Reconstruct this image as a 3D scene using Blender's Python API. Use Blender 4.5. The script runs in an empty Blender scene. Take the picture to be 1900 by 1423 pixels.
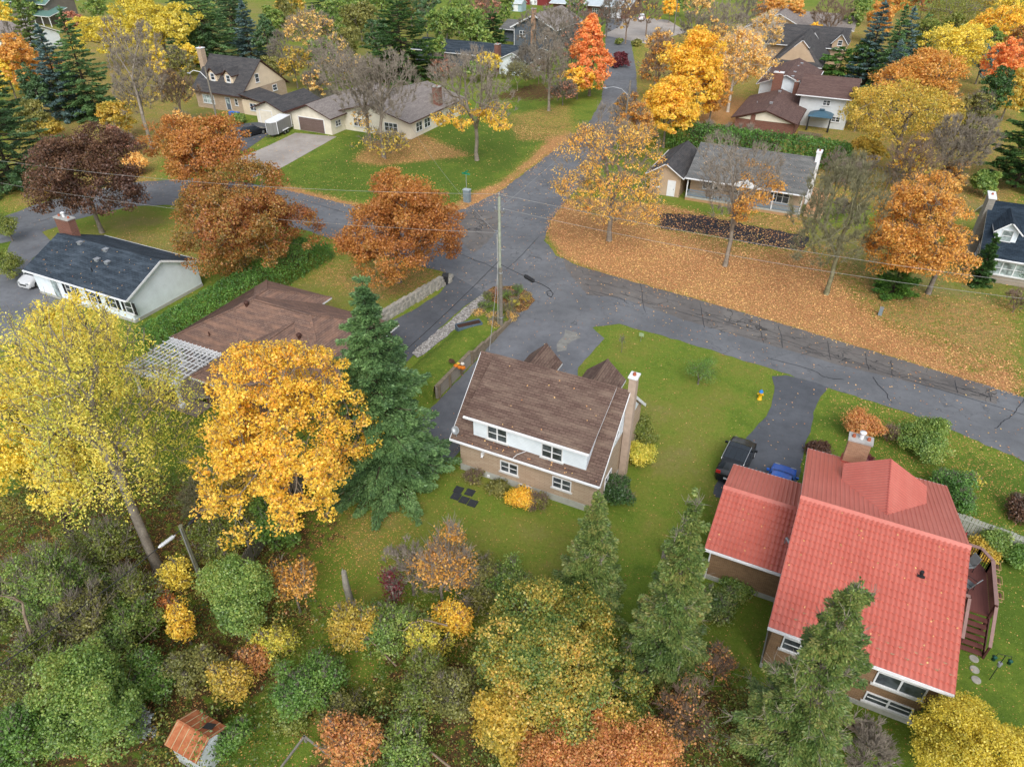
import bpy, bmesh, math, random
import numpy as np
from mathutils import Vector, Matrix

# ------------------------------------------------------------------ camera
FPX, PITCH, CAMH, YAW = 1318.0, math.radians(35.3), 34.0, math.radians(26)
W0, H0 = 1900.0, 1423.0
scene = bpy.context.scene
cam_d = bpy.data.cameras.new("camera"); cam = bpy.data.objects.new("camera", cam_d)
scene.collection.objects.link(cam)
cam.location = (0, 0, CAMH)
cam.rotation_euler = (math.pi/2 - PITCH, 0, YAW)
cam_d.sensor_fit = 'HORIZONTAL'; cam_d.sensor_width = 36.0
cam_d.lens = 36.0*FPX/W0
cam_d.clip_start = 0.5; cam_d.clip_end = 6000
scene.camera = cam
scene.render.resolution_x, scene.render.resolution_y = 1024, 766

# ------------------------------------------------------------------ sky + sun (overcast)
SUN_EL, SUN_AZ = math.radians(44), math.radians(152)
world = bpy.data.worlds.new("World"); scene.world = world; world.use_nodes = True
wn, wl = world.node_tree.nodes, world.node_tree.links
wn.clear()
sky = wn.new('ShaderNodeTexSky'); sky.sky_type = 'NISHITA'; sky.sun_disc = False
sky.sun_elevation = SUN_EL; sky.sun_rotation = SUN_AZ
sky.air_density = 1.0; sky.dust_density = 2.0; sky.ozone_density = 1.0
hs = wn.new('ShaderNodeHueSaturation'); hs.inputs['Saturation'].default_value = 0.4
bg = wn.new('ShaderNodeBackground'); bg.inputs['Strength'].default_value = 0.145
wo = wn.new('ShaderNodeOutputWorld')
wl.new(sky.outputs[0], hs.inputs['Color']); wl.new(hs.outputs[0], bg.inputs[0]); wl.new(bg.outputs[0], wo.inputs[0])
sl = bpy.data.lights.new("sun", 'SUN'); sl.energy = 1.25; sl.angle = math.radians(35); sl.color = (1.0, 0.98, 0.95)
sun = bpy.data.objects.new("sun", sl); scene.collection.objects.link(sun)
_sd = Vector((math.sin(SUN_AZ)*math.cos(SUN_EL), math.cos(SUN_AZ)*math.cos(SUN_EL), math.sin(SUN_EL)))
sun.rotation_euler = _sd.to_track_quat('Z', 'Y').to_euler()
scene.view_settings.view_transform = 'Standard'; scene.view_settings.look = 'None'
scene.view_settings.exposure = 0.72; scene.view_settings.gamma = 1.0

# ------------------------------------------------------------------ survey helpers (photo pixel -> world metres)
_sp, _cp = math.sin(PITCH), math.cos(PITCH)
_sy, _cy = math.sin(YAW), math.cos(YAW)
def gp(x, y, z=0.0):
    u = (x-W0/2)/FPX; v = (H0/2-y)/FPX
    f = _cp+v*_sp; d = -_sp+v*_cp; t = (CAMH-z)/-d
    r, f = u*t, f*t
    return Vector((r*_cy - f*_sy, r*_sy + f*_cy, z))
def pj(p):
    r = p[0]*_cy + p[1]*_sy; f = -p[0]*_sy + p[1]*_cy; z = p[2]-CAMH
    dep = f*_cp - z*_sp; up = f*_sp + z*_cp
    return (W0/2+FPX*r/dep, H0/2-FPX*up/dep, dep)
def z_at(base, ytop):
    """height of the point above base that shows at image row ytop"""
    lo, hi = 0.0, 33.0
    for _ in range(30):
        m = (lo+hi)/2
        if pj((base[0], base[1], base[2]+m))[1] > ytop: lo = m
        else: hi = m
    return lo
def on_v(x, y, v):
    """point of the vertical plane Y=v seen at pixel"""
    a, b = gp(x, y, 0), gp(x, y, 8)
    t = (v-a.y)/(b.y-a.y); p = a.lerp(b, t); return p
def on_u(x, y, u):
    a, b = gp(x, y, 0), gp(x, y, 8)
    t = (u-a.x)/(b.x-a.x); return a.lerp(b, t)

# ------------------------------------------------------------------ object helpers
COL = scene.collection
def tagset(o, label=None, cat=None, group=None, kind=None):
    if label: o['label'] = label
    if cat: o['category'] = cat
    if group: o['group'] = group
    if kind: o['kind'] = kind
    return o
def thing(name, label, cat, loc=(0, 0, 0), rz=0.0, group=None):
    o = bpy.data.objects.new(name, None); COL.objects.link(o)
    o.empty_display_size = 0.3
    o.location = loc; o.rotation_euler = (0, 0, rz)
    return tagset(o, label, cat, group)

class MB:
    def __init__(s): s.v = []; s.f = []; s.m = []; s.sm = []
    def add(s, vs, fs, mi=0, smooth=False):
        b = len(s.v); s.v += [tuple(p) for p in vs]
        for f in fs: s.f.append([b+i for i in f]); s.m.append(mi); s.sm.append(smooth)
    def quad(s, a, b, c, d, mi=0): s.add([a, b, c, d], [(0, 1, 2, 3)], mi)
    def poly(s, pts, mi=0): s.add(pts, [tuple(range(len(pts)))], mi)
    def box(s, x0, x1, y0, y1, z0, z1, mi=0):
        vs = [(x, y, z) for z in (z0, z1) for y in (y0, y1) for x in (x0, x1)]
        s.add(vs, [(0, 2, 3, 1), (4, 5, 7, 6), (0, 1, 5, 4), (2, 6, 7, 3), (0, 4, 6, 2), (1, 3, 7, 5)], mi)
    def obox(s, c, ax, ay, az, mi=0):
        """oriented box: centre and three half-axis vectors"""
        c, ax, ay, az = map(Vector, (c, ax, ay, az))
        vs = [c+i*ax+j*ay+k*az for k in (-1, 1) for j in (-1, 1) for i in (-1, 1)]
        s.add(vs, [(0, 2, 3, 1), (4, 5, 7, 6), (0, 1, 5, 4), (2, 6, 7, 3), (0, 4, 6, 2), (1, 3, 7, 5)], mi)
    def beam(s, a, b, w, h, mi=0):
        a, b = Vector(a), Vector(b); d = b-a
        if d.length < 1e-6: return
        side = d.cross(Vector((0, 0, 1)))
        side = side.normalized() if side.length > 1e-4 else Vector((1, 0, 0))
        up = side.cross(d).normalized()
        s.obox((a+b)/2, d/2, side*(w/2), up*(h/2), mi)
    def prism(s, prof, axis, a0, a1, mi=0, cap=0):
        """profile [(t,z)] extruded along axis 'x' or 'y'"""
        n = len(prof)
        P = (lambda a, t, z: (a, t, z)) if axis == 'x' else (lambda a, t, z: (t, a, z))
        vs = [P(a0, t, z) for t, z in prof]+[P(a1, t, z) for t, z in prof]
        b = len(s.v); s.v += vs
        for i in range(n):
            j = (i+1) % n; s.f.append([b+i, b+j, b+n+j, b+n+i]); s.m.append(mi if not isinstance(mi, (list, tuple)) else mi[i]); s.sm.append(False)
        s.f.append([b+i for i in range(n)][::-1]); s.m.append(cap); s.sm.append(False)
        s.f.append([b+n+i for i in range(n)]); s.m.append(cap); s.sm.append(False)
    def column(s, poly, z0, z1, mi=0):
        """vertical prism over a ground polygon; z0/z1 numbers or lists"""
        n = len(poly)
        zl = z0 if isinstance(z0, (list, tuple)) else [z0]*n; zh = z1 if isinstance(z1, (list, tuple)) else [z1]*n
        vs = [(p[0], p[1], zl[i]) for i, p in enumerate(poly)]+[(p[0], p[1], zh[i]) for i, p in enumerate(poly)]
        s.add(vs, [(i, (i+1) % n, n+(i+1) % n, n+i) for i in range(n)]+[tuple(range(n, 2*n)), tuple(range(n-1, -1, -1))], mi)
    def cyl(s, a, b, r0, r1=None, n=10, mi=0, cap=True):
        a, b = Vector(a), Vector(b); r1 = r0 if r1 is None else r1
        d = (b-a).normalized(); x = d.orthogonal().normalized(); y = d.cross(x)
        vs = []
        for c, r in ((a, r0), (b, r1)):
            for i in range(n):
                t = 2*math.pi*i/n; vs.append(c+x*math.cos(t)*r+y*math.sin(t)*r)
        s.add(vs, [(i, (i+1) % n, n+(i+1) % n, n+i) for i in range(n)], mi, True)
        if cap: s.add(vs, [tuple(range(n-1, -1, -1)), tuple(range(n, 2*n))], mi)
    def tube(s, path, r, n=6, mi=0):
        for a, b in zip(path, path[1:]): s.cyl(a, b, r, n=n, mi=mi)
    def lathe(s, prof, c=(0, 0, 0), n=16, mi=0):
        vs = []
        for r, z in prof:
            for i in range(n):
                t = 2*math.pi*i/n; vs.append((c[0]+r*math.cos(t), c[1]+r*math.sin(t), c[2]+z))
        fs = [(k*n+i, k*n+(i+1) % n, (k+1)*n+(i+1) % n, (k+1)*n+i) for k in range(len(prof)-1) for i in range(n)]
        s.add(vs, fs, mi, True)
    def ball(s, c, rx, ry, rz, n=12, mi=0):
        k = n//2
        s.add(*_ball(c, rx, ry, rz, n, k), mi, True)
    def build(s, name, mats, parent=None, auto_uv=True):
        me = bpy.data.meshes.new(name); me.from_pydata(s.v, [], s.f)
        if not isinstance(mats, (list, tuple)): mats = [mats]
        for m in mats: me.materials.append(m)
        me.polygons.foreach_set('material_index', s.m); me.polygons.foreach_set('use_smooth', s.sm)
        if auto_uv:
            uv = me.uv_layers.new(name='UVMap'); Z = Vector((0, 0, 1))
            for p in me.polygons:
                n = p.normal; t = Z.cross(n)
                t = t.normalized() if t.length > 0.05 else Vector((1, 0, 0))
                b = n.cross(t)
                for li in p.loop_indices:
                    co = me.vertices[me.loops[li].vertex_index].co
                    uv.data[li].uv = (co.dot(t), co.dot(b))
        me.update()
        o = bpy.data.objects.new(name, me); COL.objects.link(o)
        if parent is not None: o.parent = parent
        return o
def _ball(c, rx, ry, rz, n, k):
    vs = []
    for j in range(k+1):
        ph = math.pi*j/k
        for i in range(n):
            t = 2*math.pi*i/n; vs.append((c[0]+rx*math.sin(ph)*math.cos(t), c[1]+ry*math.sin(ph)*math.sin(t), c[2]+rz*math.cos(ph)))
    fs = [(j*n+i, (j+1)*n+i, (j+1)*n+(i+1) % n, j*n+(i+1) % n) for j in range(k) for i in range(n)]
    return vs, fs

# ------------------------------------------------------------------ materials
def srgb(r, g, b):
    f = lambda c: (c/255/12.92) if c/255 <= 0.04045 else ((c/255+0.055)/1.055)**2.4
    return (f(r), f(g), f(b), 1.0)
class NT:
    def __init__(s, name):
        s.mat = bpy.data.materials.new(name); s.mat.use_nodes = True
        s.n = s.mat.node_tree.nodes; s.l = s.mat.node_tree.links; s.n.clear()
        s.out = s.n.new('ShaderNodeOutputMaterial')
    def new(s, t, **kw):
        nd = s.n.new(t)
        for k, v in kw.items(): setattr(nd, k, v)
        return nd
    def link(s, a, b): s.l.new(a, b)
    def inp(s, nd, **kw):
        for k, v in kw.items(): nd.inputs[k.replace('_', ' ')].default_value = v
        return nd
    def noise(s, vec, scale, detail=3, rough=0.6):
        n = s.new('ShaderNodeTexNoise'); n.inputs['Scale'].default_value = scale
        n.inputs['Detail'].default_value = detail; n.inputs['Roughness'].default_value = rough
        if vec is not None: s.link(vec, n.inputs['Vector'])
        return n.outputs['Fac']
    def math(s, op, a, b=None, c=None, clamp=False):
        m = s.new('ShaderNodeMath', operation=op); m.use_clamp = clamp
        for i, x in enumerate((a, b, c)):
            if x is None: continue
            if isinstance(x, (int, float)): m.inputs[i].default_value = x
            else: s.link(x, m.inputs[i])
        return m.outputs[0]
    def mix(s, fac, a, b):
        m = s.new('ShaderNodeMix', data_type='RGBA')
        for k, x in ((0, fac), (6, a), (7, b)):
            if isinstance(x, (int, float)): m.inputs[k].default_value = x
            elif isinstance(x, tuple): m.inputs[k].default_value = x
            else: s.link(x, m.inputs[k])
        return m.outputs[2]
    def ramp(s, fac, stops, interp='LINEAR'):
        r = s.new('ShaderNodeValToRGB'); cr = r.color_ramp; cr.interpolation = interp
        while len(cr.elements) < len(stops): cr.elements.new(0.5)
        for e, (p, c) in zip(cr.elements, stops): e.position = p; e.color = c if len(c) == 4 else (*c, 1)
        s.link(fac, r.inputs[0]); return r.outputs[0]
    def mapr(s, x, a, b, c=0.0, d=1.0):
        m = s.new('ShaderNodeMapRange'); s.link(x, m.inputs[0])
        for i, v in zip((1, 2, 3, 4), (a, b, c, d)): m.inputs[i].default_value = v
        return m.outputs[0]
    def bump(s, h, strength=0.3, dist=0.02):
        b = s.new('ShaderNodeBump'); b.inputs['Strength'].default_value = strength; b.inputs['Distance'].default_value = dist
        s.link(h, b.inputs['Height']); return b.outputs[0]
    def bsdf(s, col, rough=0.7, metal=0.0, normal=None, spec=0.3):
        b = s.new('ShaderNodeBsdfPrincipled')
        if isinstance(col, tuple): b.inputs['Base Color'].default_value = col
        else: s.link(col, b.inputs['Base Color'])
        if isinstance(rough, (int, float)): b.inputs['Roughness'].default_value = rough
        else: s.link(rough, b.inputs['Roughness'])
        b.inputs['Metallic'].default_value = metal
        b.inputs['Specular IOR Level'].default_value = spec
        if normal is not None: s.link(normal, b.inputs['Normal'])
        s.link(b.outputs[0], s.out.inputs[0]); return b
    def uv(s): return s.new('ShaderNodeTexCoord').outputs['UV']
    def obj(s): return s.new('ShaderNodeTexCoord').outputs['Object']
    def pos(s): return s.new('ShaderNodeNewGeometry').outputs['Position']
def mul(c, k): return (c[0]*k, c[1]*k, c[2]*k, 1.0)
def plain(name, col, rough=0.6, metal=0.0, var=0.12, spec=0.3, scale=3.0):
    t = NT(name); v = t.pos(); n = t.noise(v, scale, 5)
    c = t.mix(t.mapr(n, 0.3, 0.7), mul(col, 1-var), mul(col, 1+var)); t.bsdf(c, rough, metal, spec=spec); return t.mat
def shingle(name, c1, c2, c3, patch=0.35, row=0.19, w=0.4):
    t = NT(name); uv = t.uv()
    b = t.new('ShaderNodeTexBrick'); t.link(uv, b.inputs['Vector'])
    b.offset = 0.5; b.inputs['Scale'].default_value = 1.0
    b.inputs['Brick Width'].default_value = w; b.inputs['Row Height'].default_value = row
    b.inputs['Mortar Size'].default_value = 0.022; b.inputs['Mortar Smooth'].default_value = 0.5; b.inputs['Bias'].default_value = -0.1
    b.inputs['Color1'].default_value = c1; b.inputs['Color2'].default_value = c2; b.inputs['Mortar'].default_value = mul(c1, 0.42)  # darker joint lines, with the shadow gaps between courses painted in
    mp = t.new('ShaderNodeMapping'); t.link(uv, mp.inputs[0]); mp.inputs['Scale'].default_value = (0.35, 1.6, 1)
    n = t.noise(mp.outputs[0], 1.1, 6, 0.65)
    n2 = t.noise(uv, 30, 2); n3 = t.noise(uv, 0.35, 4)
    c = t.mix(t.math('MULTIPLY', t.mapr(n, 0.45, 0.68), patch), b.outputs['Color'], c3)
    c = t.mix(t.mapr(n3, 0.35, 0.7, 0, 0.3), c, mul(c1, 0.6))
    c = t.mix(t.mapr(n2, 0.3, 0.7, 0, 0.25), c, mul(c2, 1.3))
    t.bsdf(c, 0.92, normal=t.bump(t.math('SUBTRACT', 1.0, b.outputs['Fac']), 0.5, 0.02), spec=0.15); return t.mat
def brickmat(name, c1, c2, mortar, w=0.22, h=0.075, ms=0.01, patch=0.2):
    t = NT(name); uv = t.uv()
    b = t.new('ShaderNodeTexBrick'); t.link(uv, b.inputs['Vector']); b.inputs['Scale'].default_value = 1.0
    b.inputs['Brick Width'].default_value = w; b.inputs['Row Height'].default_value = h
    b.inputs['Mortar Size'].default_value = ms; b.inputs['Mortar Smooth'].default_value = 0.3
    b.inputs['Color1'].default_value = c1; b.inputs['Color2'].default_value = c2; b.inputs['Mortar'].default_value = mortar
    n = t.noise(uv, 0.8, 5); c = t.mix(t.mapr(n, 0.4, 0.75, 0, patch), b.outputs['Color'], mul(c2, 0.55))
    t.bsdf(c, 0.9, normal=t.bump(t.math('SUBTRACT', 1.0, b.outputs['Fac']), 0.4, 0.01), spec=0.15); return t.mat
def siding(name, col, row=0.12, vert=False):
    t = NT(name); uv = t.uv(); sx = t.new('ShaderNodeSeparateXYZ'); t.link(uv, sx.inputs[0])
    f = t.math('FRACT', t.math('DIVIDE', sx.outputs['X' if vert else 'Y'], row))
    line = t.math('LESS_THAN', f, 0.13)
    n = t.noise(uv, 0.9, 5)
    c = t.mix(t.mapr(n, 0.35, 0.75), mul(col, 1.04), mul(col, 0.86))
    c = t.mix(t.math('MULTIPLY', line, 0.35), c, mul(col, 0.45))
    t.bsdf(c, 0.55, normal=t.bump(f, 0.35, 0.02), spec=0.3); return t.mat
def glassmat(name, col=(0.03, 0.035, 0.04, 1), rough=0.08):
    t = NT(name); n = t.noise(t.pos(), 1.6, 3)
    c = t.mix(t.mapr(n, 0.4, 0.65), col, mul(col, 3.2)); t.bsdf(c, rough, spec=0.8); return t.mat

WHITE = plain('white_paint', (0.74, 0.75, 0.76, 1), 0.5, var=0.05)
OFFWHITE = plain('aged_white_trim', (0.55, 0.55, 0.53, 1), 0.6, var=0.08)
GLASS = glassmat('window_glass'); GLASS2 = glassmat('curtained_glass', (0.16, 0.19, 0.19, 1), 0.15)
BLACK = plain('black_plastic', (0.02, 0.02, 0.022, 1), 0.5)
DARKMETAL = plain('dark_metal', (0.06, 0.06, 0.065, 1), 0.4, metal=0.3)
GALV = plain('galvanised_metal', (0.42, 0.44, 0.46, 1), 0.4, metal=0.5)
CONC = plain('concrete', (0.36, 0.35, 0.33, 1), 0.9, var=0.22, scale=1.5)
BROWNTRIM = plain('brown_trim', (0.07, 0.03, 0.022, 1), 0.6)
POLEWOOD = plain('weathered_pole_wood', (0.19, 0.17, 0.14, 1), 0.9, var=0.3, scale=5)
GREYWOOD = plain('weathered_grey_wood', (0.22, 0.20, 0.17, 1), 0.9, var=0.3, scale=4)

# ------------------------------------------------------------------ building kit
FR = {'-y': (Vector((1, 0, 0)), Vector((0, -1, 0))), '+y': (Vector((-1, 0, 0)), Vector((0, 1, 0))),
      '+x': (Vector((0, 1, 0)), Vector((1, 0, 0))), '-x': (Vector((0, -1, 0)), Vector((-1, 0, 0)))}
class WB(MB):
    """builder working in a wall frame: a along the wall, n outward, z up"""
    def setw(s, face, o): s.A, s.N = FR[face]; s.O = Vector(o); return s
    def wbox(s, a0, a1, n0, n1, z0, z1, mi=0):
        c = s.O+s.A*((a0+a1)/2)+s.N*((n0+n1)/2)+Vector((0, 0, (z0+z1)/2))
        s.obox(c, s.A*((a1-a0)/2), s.N*((n1-n0)/2), Vector((0, 0, (z1-z0)/2)), mi)
def window(parent, face, o, w, h, panes=2, frame=WHITE, glass=GLASS, sill=True, hung=True, shutters=None, name='window', fw=0.07):
    """o = bottom centre of the opening on the outer wall plane"""
    b = WB().setw(face, o)
    b.wbox(-w/2-fw, w/2+fw, 0, .06, h, h+fw); b.wbox(-w/2-fw, w/2+fw, 0, .06, -fw, 0)
    b.wbox(-w/2-fw, -w/2, 0, .06, 0, h); b.wbox(w/2, w/2+fw, 0, .06, 0, h)
    for i in range(1, panes):
        x = -w/2+w*i/panes; b.wbox(x-.045, x+.045, 0, .055, 0, h)
    if hung:
        for i in range(panes):
            x0 = -w/2+w*i/panes+.045; x1 = -w/2+w*(i+1)/panes-.045
            b.wbox(x0, x1, .012, .045, h*.5-.025, h*.5+.025)
    fr = b.build(name, frame, parent)
    g = WB().setw(face, o); g.wbox(-w/2, w/2, .004, .018, 0, h); g.build('pane', glass, fr)
    if sill:
        s = WB().setw(face, o); s.wbox(-w/2-.16, w/2+.16, .0, .11, -fw-.1, -fw-.003); s.build('sill', OFFWHITE, fr)
    if shutters:
        for sx in (-1, 1):
            q = WB().setw(face, o); a = sx*(w/2+fw+.22); q.wbox(a-.19, a+.19, 0, .04, -.03, h+.03)
            for k in range(int(h/.12)): q.wbox(a-.15, a+.15, .04, .055, .02+k*.12, .08+k*.12)
            q.build('shutter', shutters, parent)
    return fr
def door(parent, face, o, w, h, mat, glass=None, name='door'):
    b = WB().setw(face, o)
    b.wbox(-w/2-.08, -w/2, 0, .07, 0, h+.08, 1); b.wbox(w/2, w/2+.08, 0, .07, 0, h+.08, 1); b.wbox(-w/2, w/2, 0, .07, h, h+.08, 1)
    b.wbox(-w/2, w/2, 0, .04, 0, h)
    for k in range(3): b.wbox(-w/2+.12, w/2-.12, .04, .052, .15+k*h*.31, .15+k*h*.31+h*.24)
    d = b.build(name, [mat, WHITE], parent)
    if glass:
        g = WB().setw(face, o); g.wbox(-w/2+.2, w/2-.2, .053, .06, h*.5, h*.9); g.build('pane', glass, d)
    k = WB().setw(face, o); k.wbox(w/2-.14, w/2-.08, .04, .1, h*.46, h*.5); k.build('handle', DARKMETAL, d)
    return d
def garage_door(parent, face, o, w, h, mat):
    b = WB().setw(face, o)
    b.wbox(-w/2-.1, -w/2, 0, .07, 0, h+.1, 1); b.wbox(w/2, w/2+.1, 0, .07, 0, h+.1, 1); b.wbox(-w/2, w/2, 0, .07, h, h+.1, 1)
    for r in range(4):
        b.wbox(-w/2, w/2, 0, .04, h*r/4+.008, h*(r+1)/4-.008)
        for c in range(8): b.wbox(-w/2+w*c/8+.06, -w/2+w*(c+1)/8-.06, .04, .05, h*r/4+.08, h*(r+1)/4-.08)
    return b.build('garage_door', [mat, WHITE], parent)
def gable_walls(parent, x0, x1, y0, y1, ze, zr, axis, mat, z0=0.0, ym=None, name='wall'):
    """walls with gables; axis = ridge direction; ze wall top, zr apex of the gable wall"""
    b = MB()
    if axis == 'x':
        m = (y0+y1)/2 if ym is None else ym
        b.prism([(y0, z0), (y1, z0), (y1, ze), (m, zr), (y0, ze)], 'x', x0, x1)
    else:
        m = (x0+x1)/2 if ym is None else ym
        b.prism([(x0, z0), (x1, z0), (x1, ze), (m, zr), (x0, ze)], 'y', y0, y1)
    return b.build(name, mat, parent)
def gable_roof(parent, x0, x1, y0, y1, ze, zr, axis, mat, trim=WHITE, th=0.16, m=None, zf=None, name='roof', gutter=True, ends=None):
    b = MB(); zf = ze if zf is None else zf
    if axis == 'x': t0, t1, a0, a1 = y0, y1, x0, x1
    else: t0, t1, a0, a1 = x0, x1, y0, y1
    m = (t0+t1)/2 if m is None else m
    prof = [(t0, ze), (t0, ze-th), (m, zr-th), (t1, zf-th), (t1, zf), (m, zr)]
    b.prism(prof, axis, a0, a1, [1, 1, 1, 1, 0, 0], 1)
    r = b.build(name, [mat, trim], parent)
    c = MB()
    k = 0.16; s0 = (zr-ze)/max(.01, m-t0); s1 = (zr-zf)/max(.01, t1-m)
    c.prism([(m-k, zr-k*s0+.012), (m, zr+.035), (m+k, zr-k*s1+.012)], axis, a0-.02, a1+.02)
    c.build('ridge_cap', mat, r)
    if gutter:
        for t, z, sg in ((t0, ze, -1), (t1, zf, 1)):
            g = MB(); lo, hi = sorted((t+sg*.003, t+sg*.11))
            if axis == 'x': g.box(a0, a1, lo, hi, z-.13, z-.03)
            else: g.box(lo, hi, a0, a1, z-.13, z-.03)
            g.build('gutter', trim, parent)
    return r
def chimney(parent, x0, x1, y0, y1, z0, z1, mat, cap=CONC, flues=1, metal=False):
    b = MB(); b.box(x0, x1, y0, y1, z0, z1); c = b.build('chimney', mat, parent)
    k = MB(); k.box(x0-.07, x1+.07, y0-.07, y1+.07, z1, z1+.12); k.build('chimney_cap', cap, c)
    for i in range(flues):
        f = MB(); cx = x0+(x1-x0)*(i+.5)/flues; cy = (y0+y1)/2
        if x1-x0 < y1-y0: cx = (x0+x1)/2; cy = y0+(y1-y0)*(i+.5)/flues
        if metal and i == flues//2:
            f.cyl((cx, cy, z1+.12), (cx, cy, z1+.5), .13); f.lathe([(.0, .0), (.2, .02), (.2, .12), (.0, .18)], (cx, cy, z1+.5)); f.build('flue', WHITE, c)
        else: f.cyl((cx, cy, z1+.12), (cx, cy, z1+.3), .12, .1); f.build('flue', TERRA, c)
    return c
TERRA = plain('terracotta', (0.35, 0.1, 0.05, 1), 0.8)
def roofz(y, y0, ze, ym, zr): return ze+(zr-ze)*(y-y0)/(ym-y0)
def vent(parent, p, kind='box', mat=None):
    b = MB(); x, y, z = p
    if kind == 'box': b.box(x-.2, x+.2, y-.2, y+.2, z-.15, z+.14); b.box(x-.25, x+.25, y-.25, y+.25, z+.14, z+.19)
    elif kind == 'dome': b.cyl((x, y, z-.2), (x, y, z+.2), .14); b.ball((x, y, z+.3), .22, .22, .18)
    else: b.cyl((x, y, z-.2), (x, y, z+.35), .06); b.cyl((x, y, z-.1), (x, y, z+.05), .1, .07)
    return b.build('roof_vent', mat or GALV, parent)
# ------------------------------------------------------------------ ground sheet
def settle(root, loc):
    """move a thing's empty to loc while its parts stay where they were built"""
    loc = Vector(loc); root.location = loc; T = Matrix.Translation(-loc); seen = set()
    def rec(o):
        for c in o.children:
            if c.data is not None and c.data.name not in seen:
                seen.add(c.data.name); c.data.transform(T)
            rec(c)
    bpy.context.view_layer.update(); rec(root); return root
def ppoly(L): return np.array([gp(x, y)[:2] for x, y in L])
def inside(P, X, Y):
    r = np.zeros(X.shape, bool); n = len(P); j = n-1
    for i in range(n):
        xi, yi = P[i]; xj, yj = P[j]
        if yi != yj:
            c = ((yi > Y) != (yj > Y)) & (X < (xj-xi)*(Y-yi)/(yj-yi)+xi); r ^= c
        j = i
    return r
def axis(segs):
    out = []
    for a, b, s in segs: out += list(np.arange(a, b, s))
    return np.array(out+[segs[-1][1]])
GX = axis([(-2200, -400, 150), (-400, -240, 10), (-240, -110, 2), (-110, 40, .5), (40, 120, 4), (120, 400, 40), (400, 2200, 150)])
GY = axis([(-1200, -60, 120), (-60, 0, 6), (0, 110, .5), (110, 280, 1.5), (280, 500, 20), (500, 3200, 200)])
gx, gy = np.meshgrid(GX, GY)
def blur(a, k):
    for _ in range(2):
        c = np.cumsum(np.pad(a, ((k+1, k), (0, 0)), 'edge'), 0); a = (c[2*k+1:]-c[:-2*k-1])/(2*k+1)
        c = np.cumsum(np.pad(a, ((0, 0), (k+1, k)), 'edge'), 1); a = (c[:, 2*k+1:]-c[:, :-2*k-1])/(2*k+1)
    return a
LEAF = [  # (strength, photo outline)
 (.07, [(0, 0), (1900, 0), (1900, 1423), (0, 1423)]),
 (.45, [(0, 60), (360, 60), (360, 180), (290, 330), (0, 400)]), (.5, [(1180, 60), (1900, 0), (1900, 380), (1560, 380), (1240, 240), (1150, 190)]),
 (.04, [(1100, 610), (1270, 640), (1430, 700), (1330, 900), (1300, 1060), (1000, 1000), (1180, 820), (1060, 660)]),
 (1.0, [(1052, 365), (1110, 405), (1245, 430), (1330, 470), (1400, 480), (1500, 500), (1580, 560), (1700, 640), (1800, 690), (1900, 715), (1900, 745), (1719, 686), (1564, 640), (1429, 600), (1270, 552), (1136, 516), (1040, 480), (1010, 435), (1012, 405)]),
 (.82, [(1060, 360), (1245, 380), (1480, 440), (1570, 540), (1640, 600), (1760, 640), (1900, 660), (1900, 720), (1700, 645), (1580, 562), (1500, 502), (1330, 470), (1110, 405)]),
 (.6, [(1480, 440), (1560, 460), (1640, 540), (1900, 560), (1900, 700), (1760, 650), (1620, 600)]),
 (1.0, [(510, 338), (640, 371), (720, 385), (839, 384), (839, 402), (640, 386), (516, 356)]),
 (1.0, [(810, 402), (866, 360), (925, 340), (975, 300), (1020, 255), (1060, 225), (1065, 262), (1028, 284), (967, 326), (934, 353), (923, 370), (866, 394)]),
 (.6, [(930, 215), (1060, 190), (1075, 240), (1010, 262), (960, 262)]),
 (.7, [(210, 335), (290, 325), (300, 340), (216, 348)]),
 (.35, [(560, 900), (720, 880), (760, 960), (740, 1060), (640, 1090), (540, 1000)]),
 (.7, [(680, 800), (830, 820), (860, 840), (760, 900), (690, 900)]),
 (.45, [(1540, 722), (1600, 738), (1700, 770), (1900, 862), (1900, 900), (1700, 800), (1600, 765), (1530, 745)]),
 (.3, [(1540, 722), (1900, 862), (1900, 1010), (1760, 960), (1560, 800)]),
 (.75, [(880, 290), (700, 310), (650, 300), (690, 260), (790, 250)]),
 (.22, [(0, 930), (350, 880), (560, 960), (570, 1080), (720, 1110), (960, 1150), (1300, 1200), (1560, 1360), (1560, 1423), (1640, 1750), (-350, 1750), (-100, 1000)]),
 (.7, [(1240, 400), (1500, 395), (1500, 470), (1380, 470), (1230, 430)]), (.12, [(1222, 397), (1300, 402), (1400, 422), (1500, 442), (1490, 463), (1400, 453), (1300, 430), (1225, 423)]),
 (.9, [(1320, 180), (1440, 190), (1370, 240), (1290, 225)]),
 (.5, [(100, 190), (280, 240), (290, 330), (60, 370), (0, 345), (0, 200)]),
 (.55, [(610, 480), (830, 500), (800, 540), (690, 560), (560, 520)]),
 (.35, [(180, 440), (420, 400), (560, 480), (440, 520), (280, 470)]),
]
DIRT = [
 (.6, [(0, 900), (180, 860), (345, 870), (420, 900), (560, 950), (555, 1090), (640, 1110), (760, 1120), (900, 1200), (1250, 1200), (1500, 1300), (1560, 1423), (1640, 1750), (-350, 1750), (-100, 1000)]),
 (.9, [(640, 790), (790, 800), (850, 835), (800, 870), (720, 910), (640, 880)]),
 (.5, [(500, 930), (640, 930), (690, 980), (600, 1060), (540, 1050)]),
 (.5, [(1010, 930), (1110, 960), (1100, 985), (1000, 955)]), (.6, [(860, 870), (1000, 920), (1000, 945), (855, 890)]),
 (.0, [(560, 1150), (700, 1180), (690, 1290), (560, 1260)]),
 (.0, [(420, 1340), (560, 1310), (580, 1423), (420, 1423)]),
 (.7, [(700, 240), (1000, 150), (1060, 160), (1040, 190), (880, 190)]),
]
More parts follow.
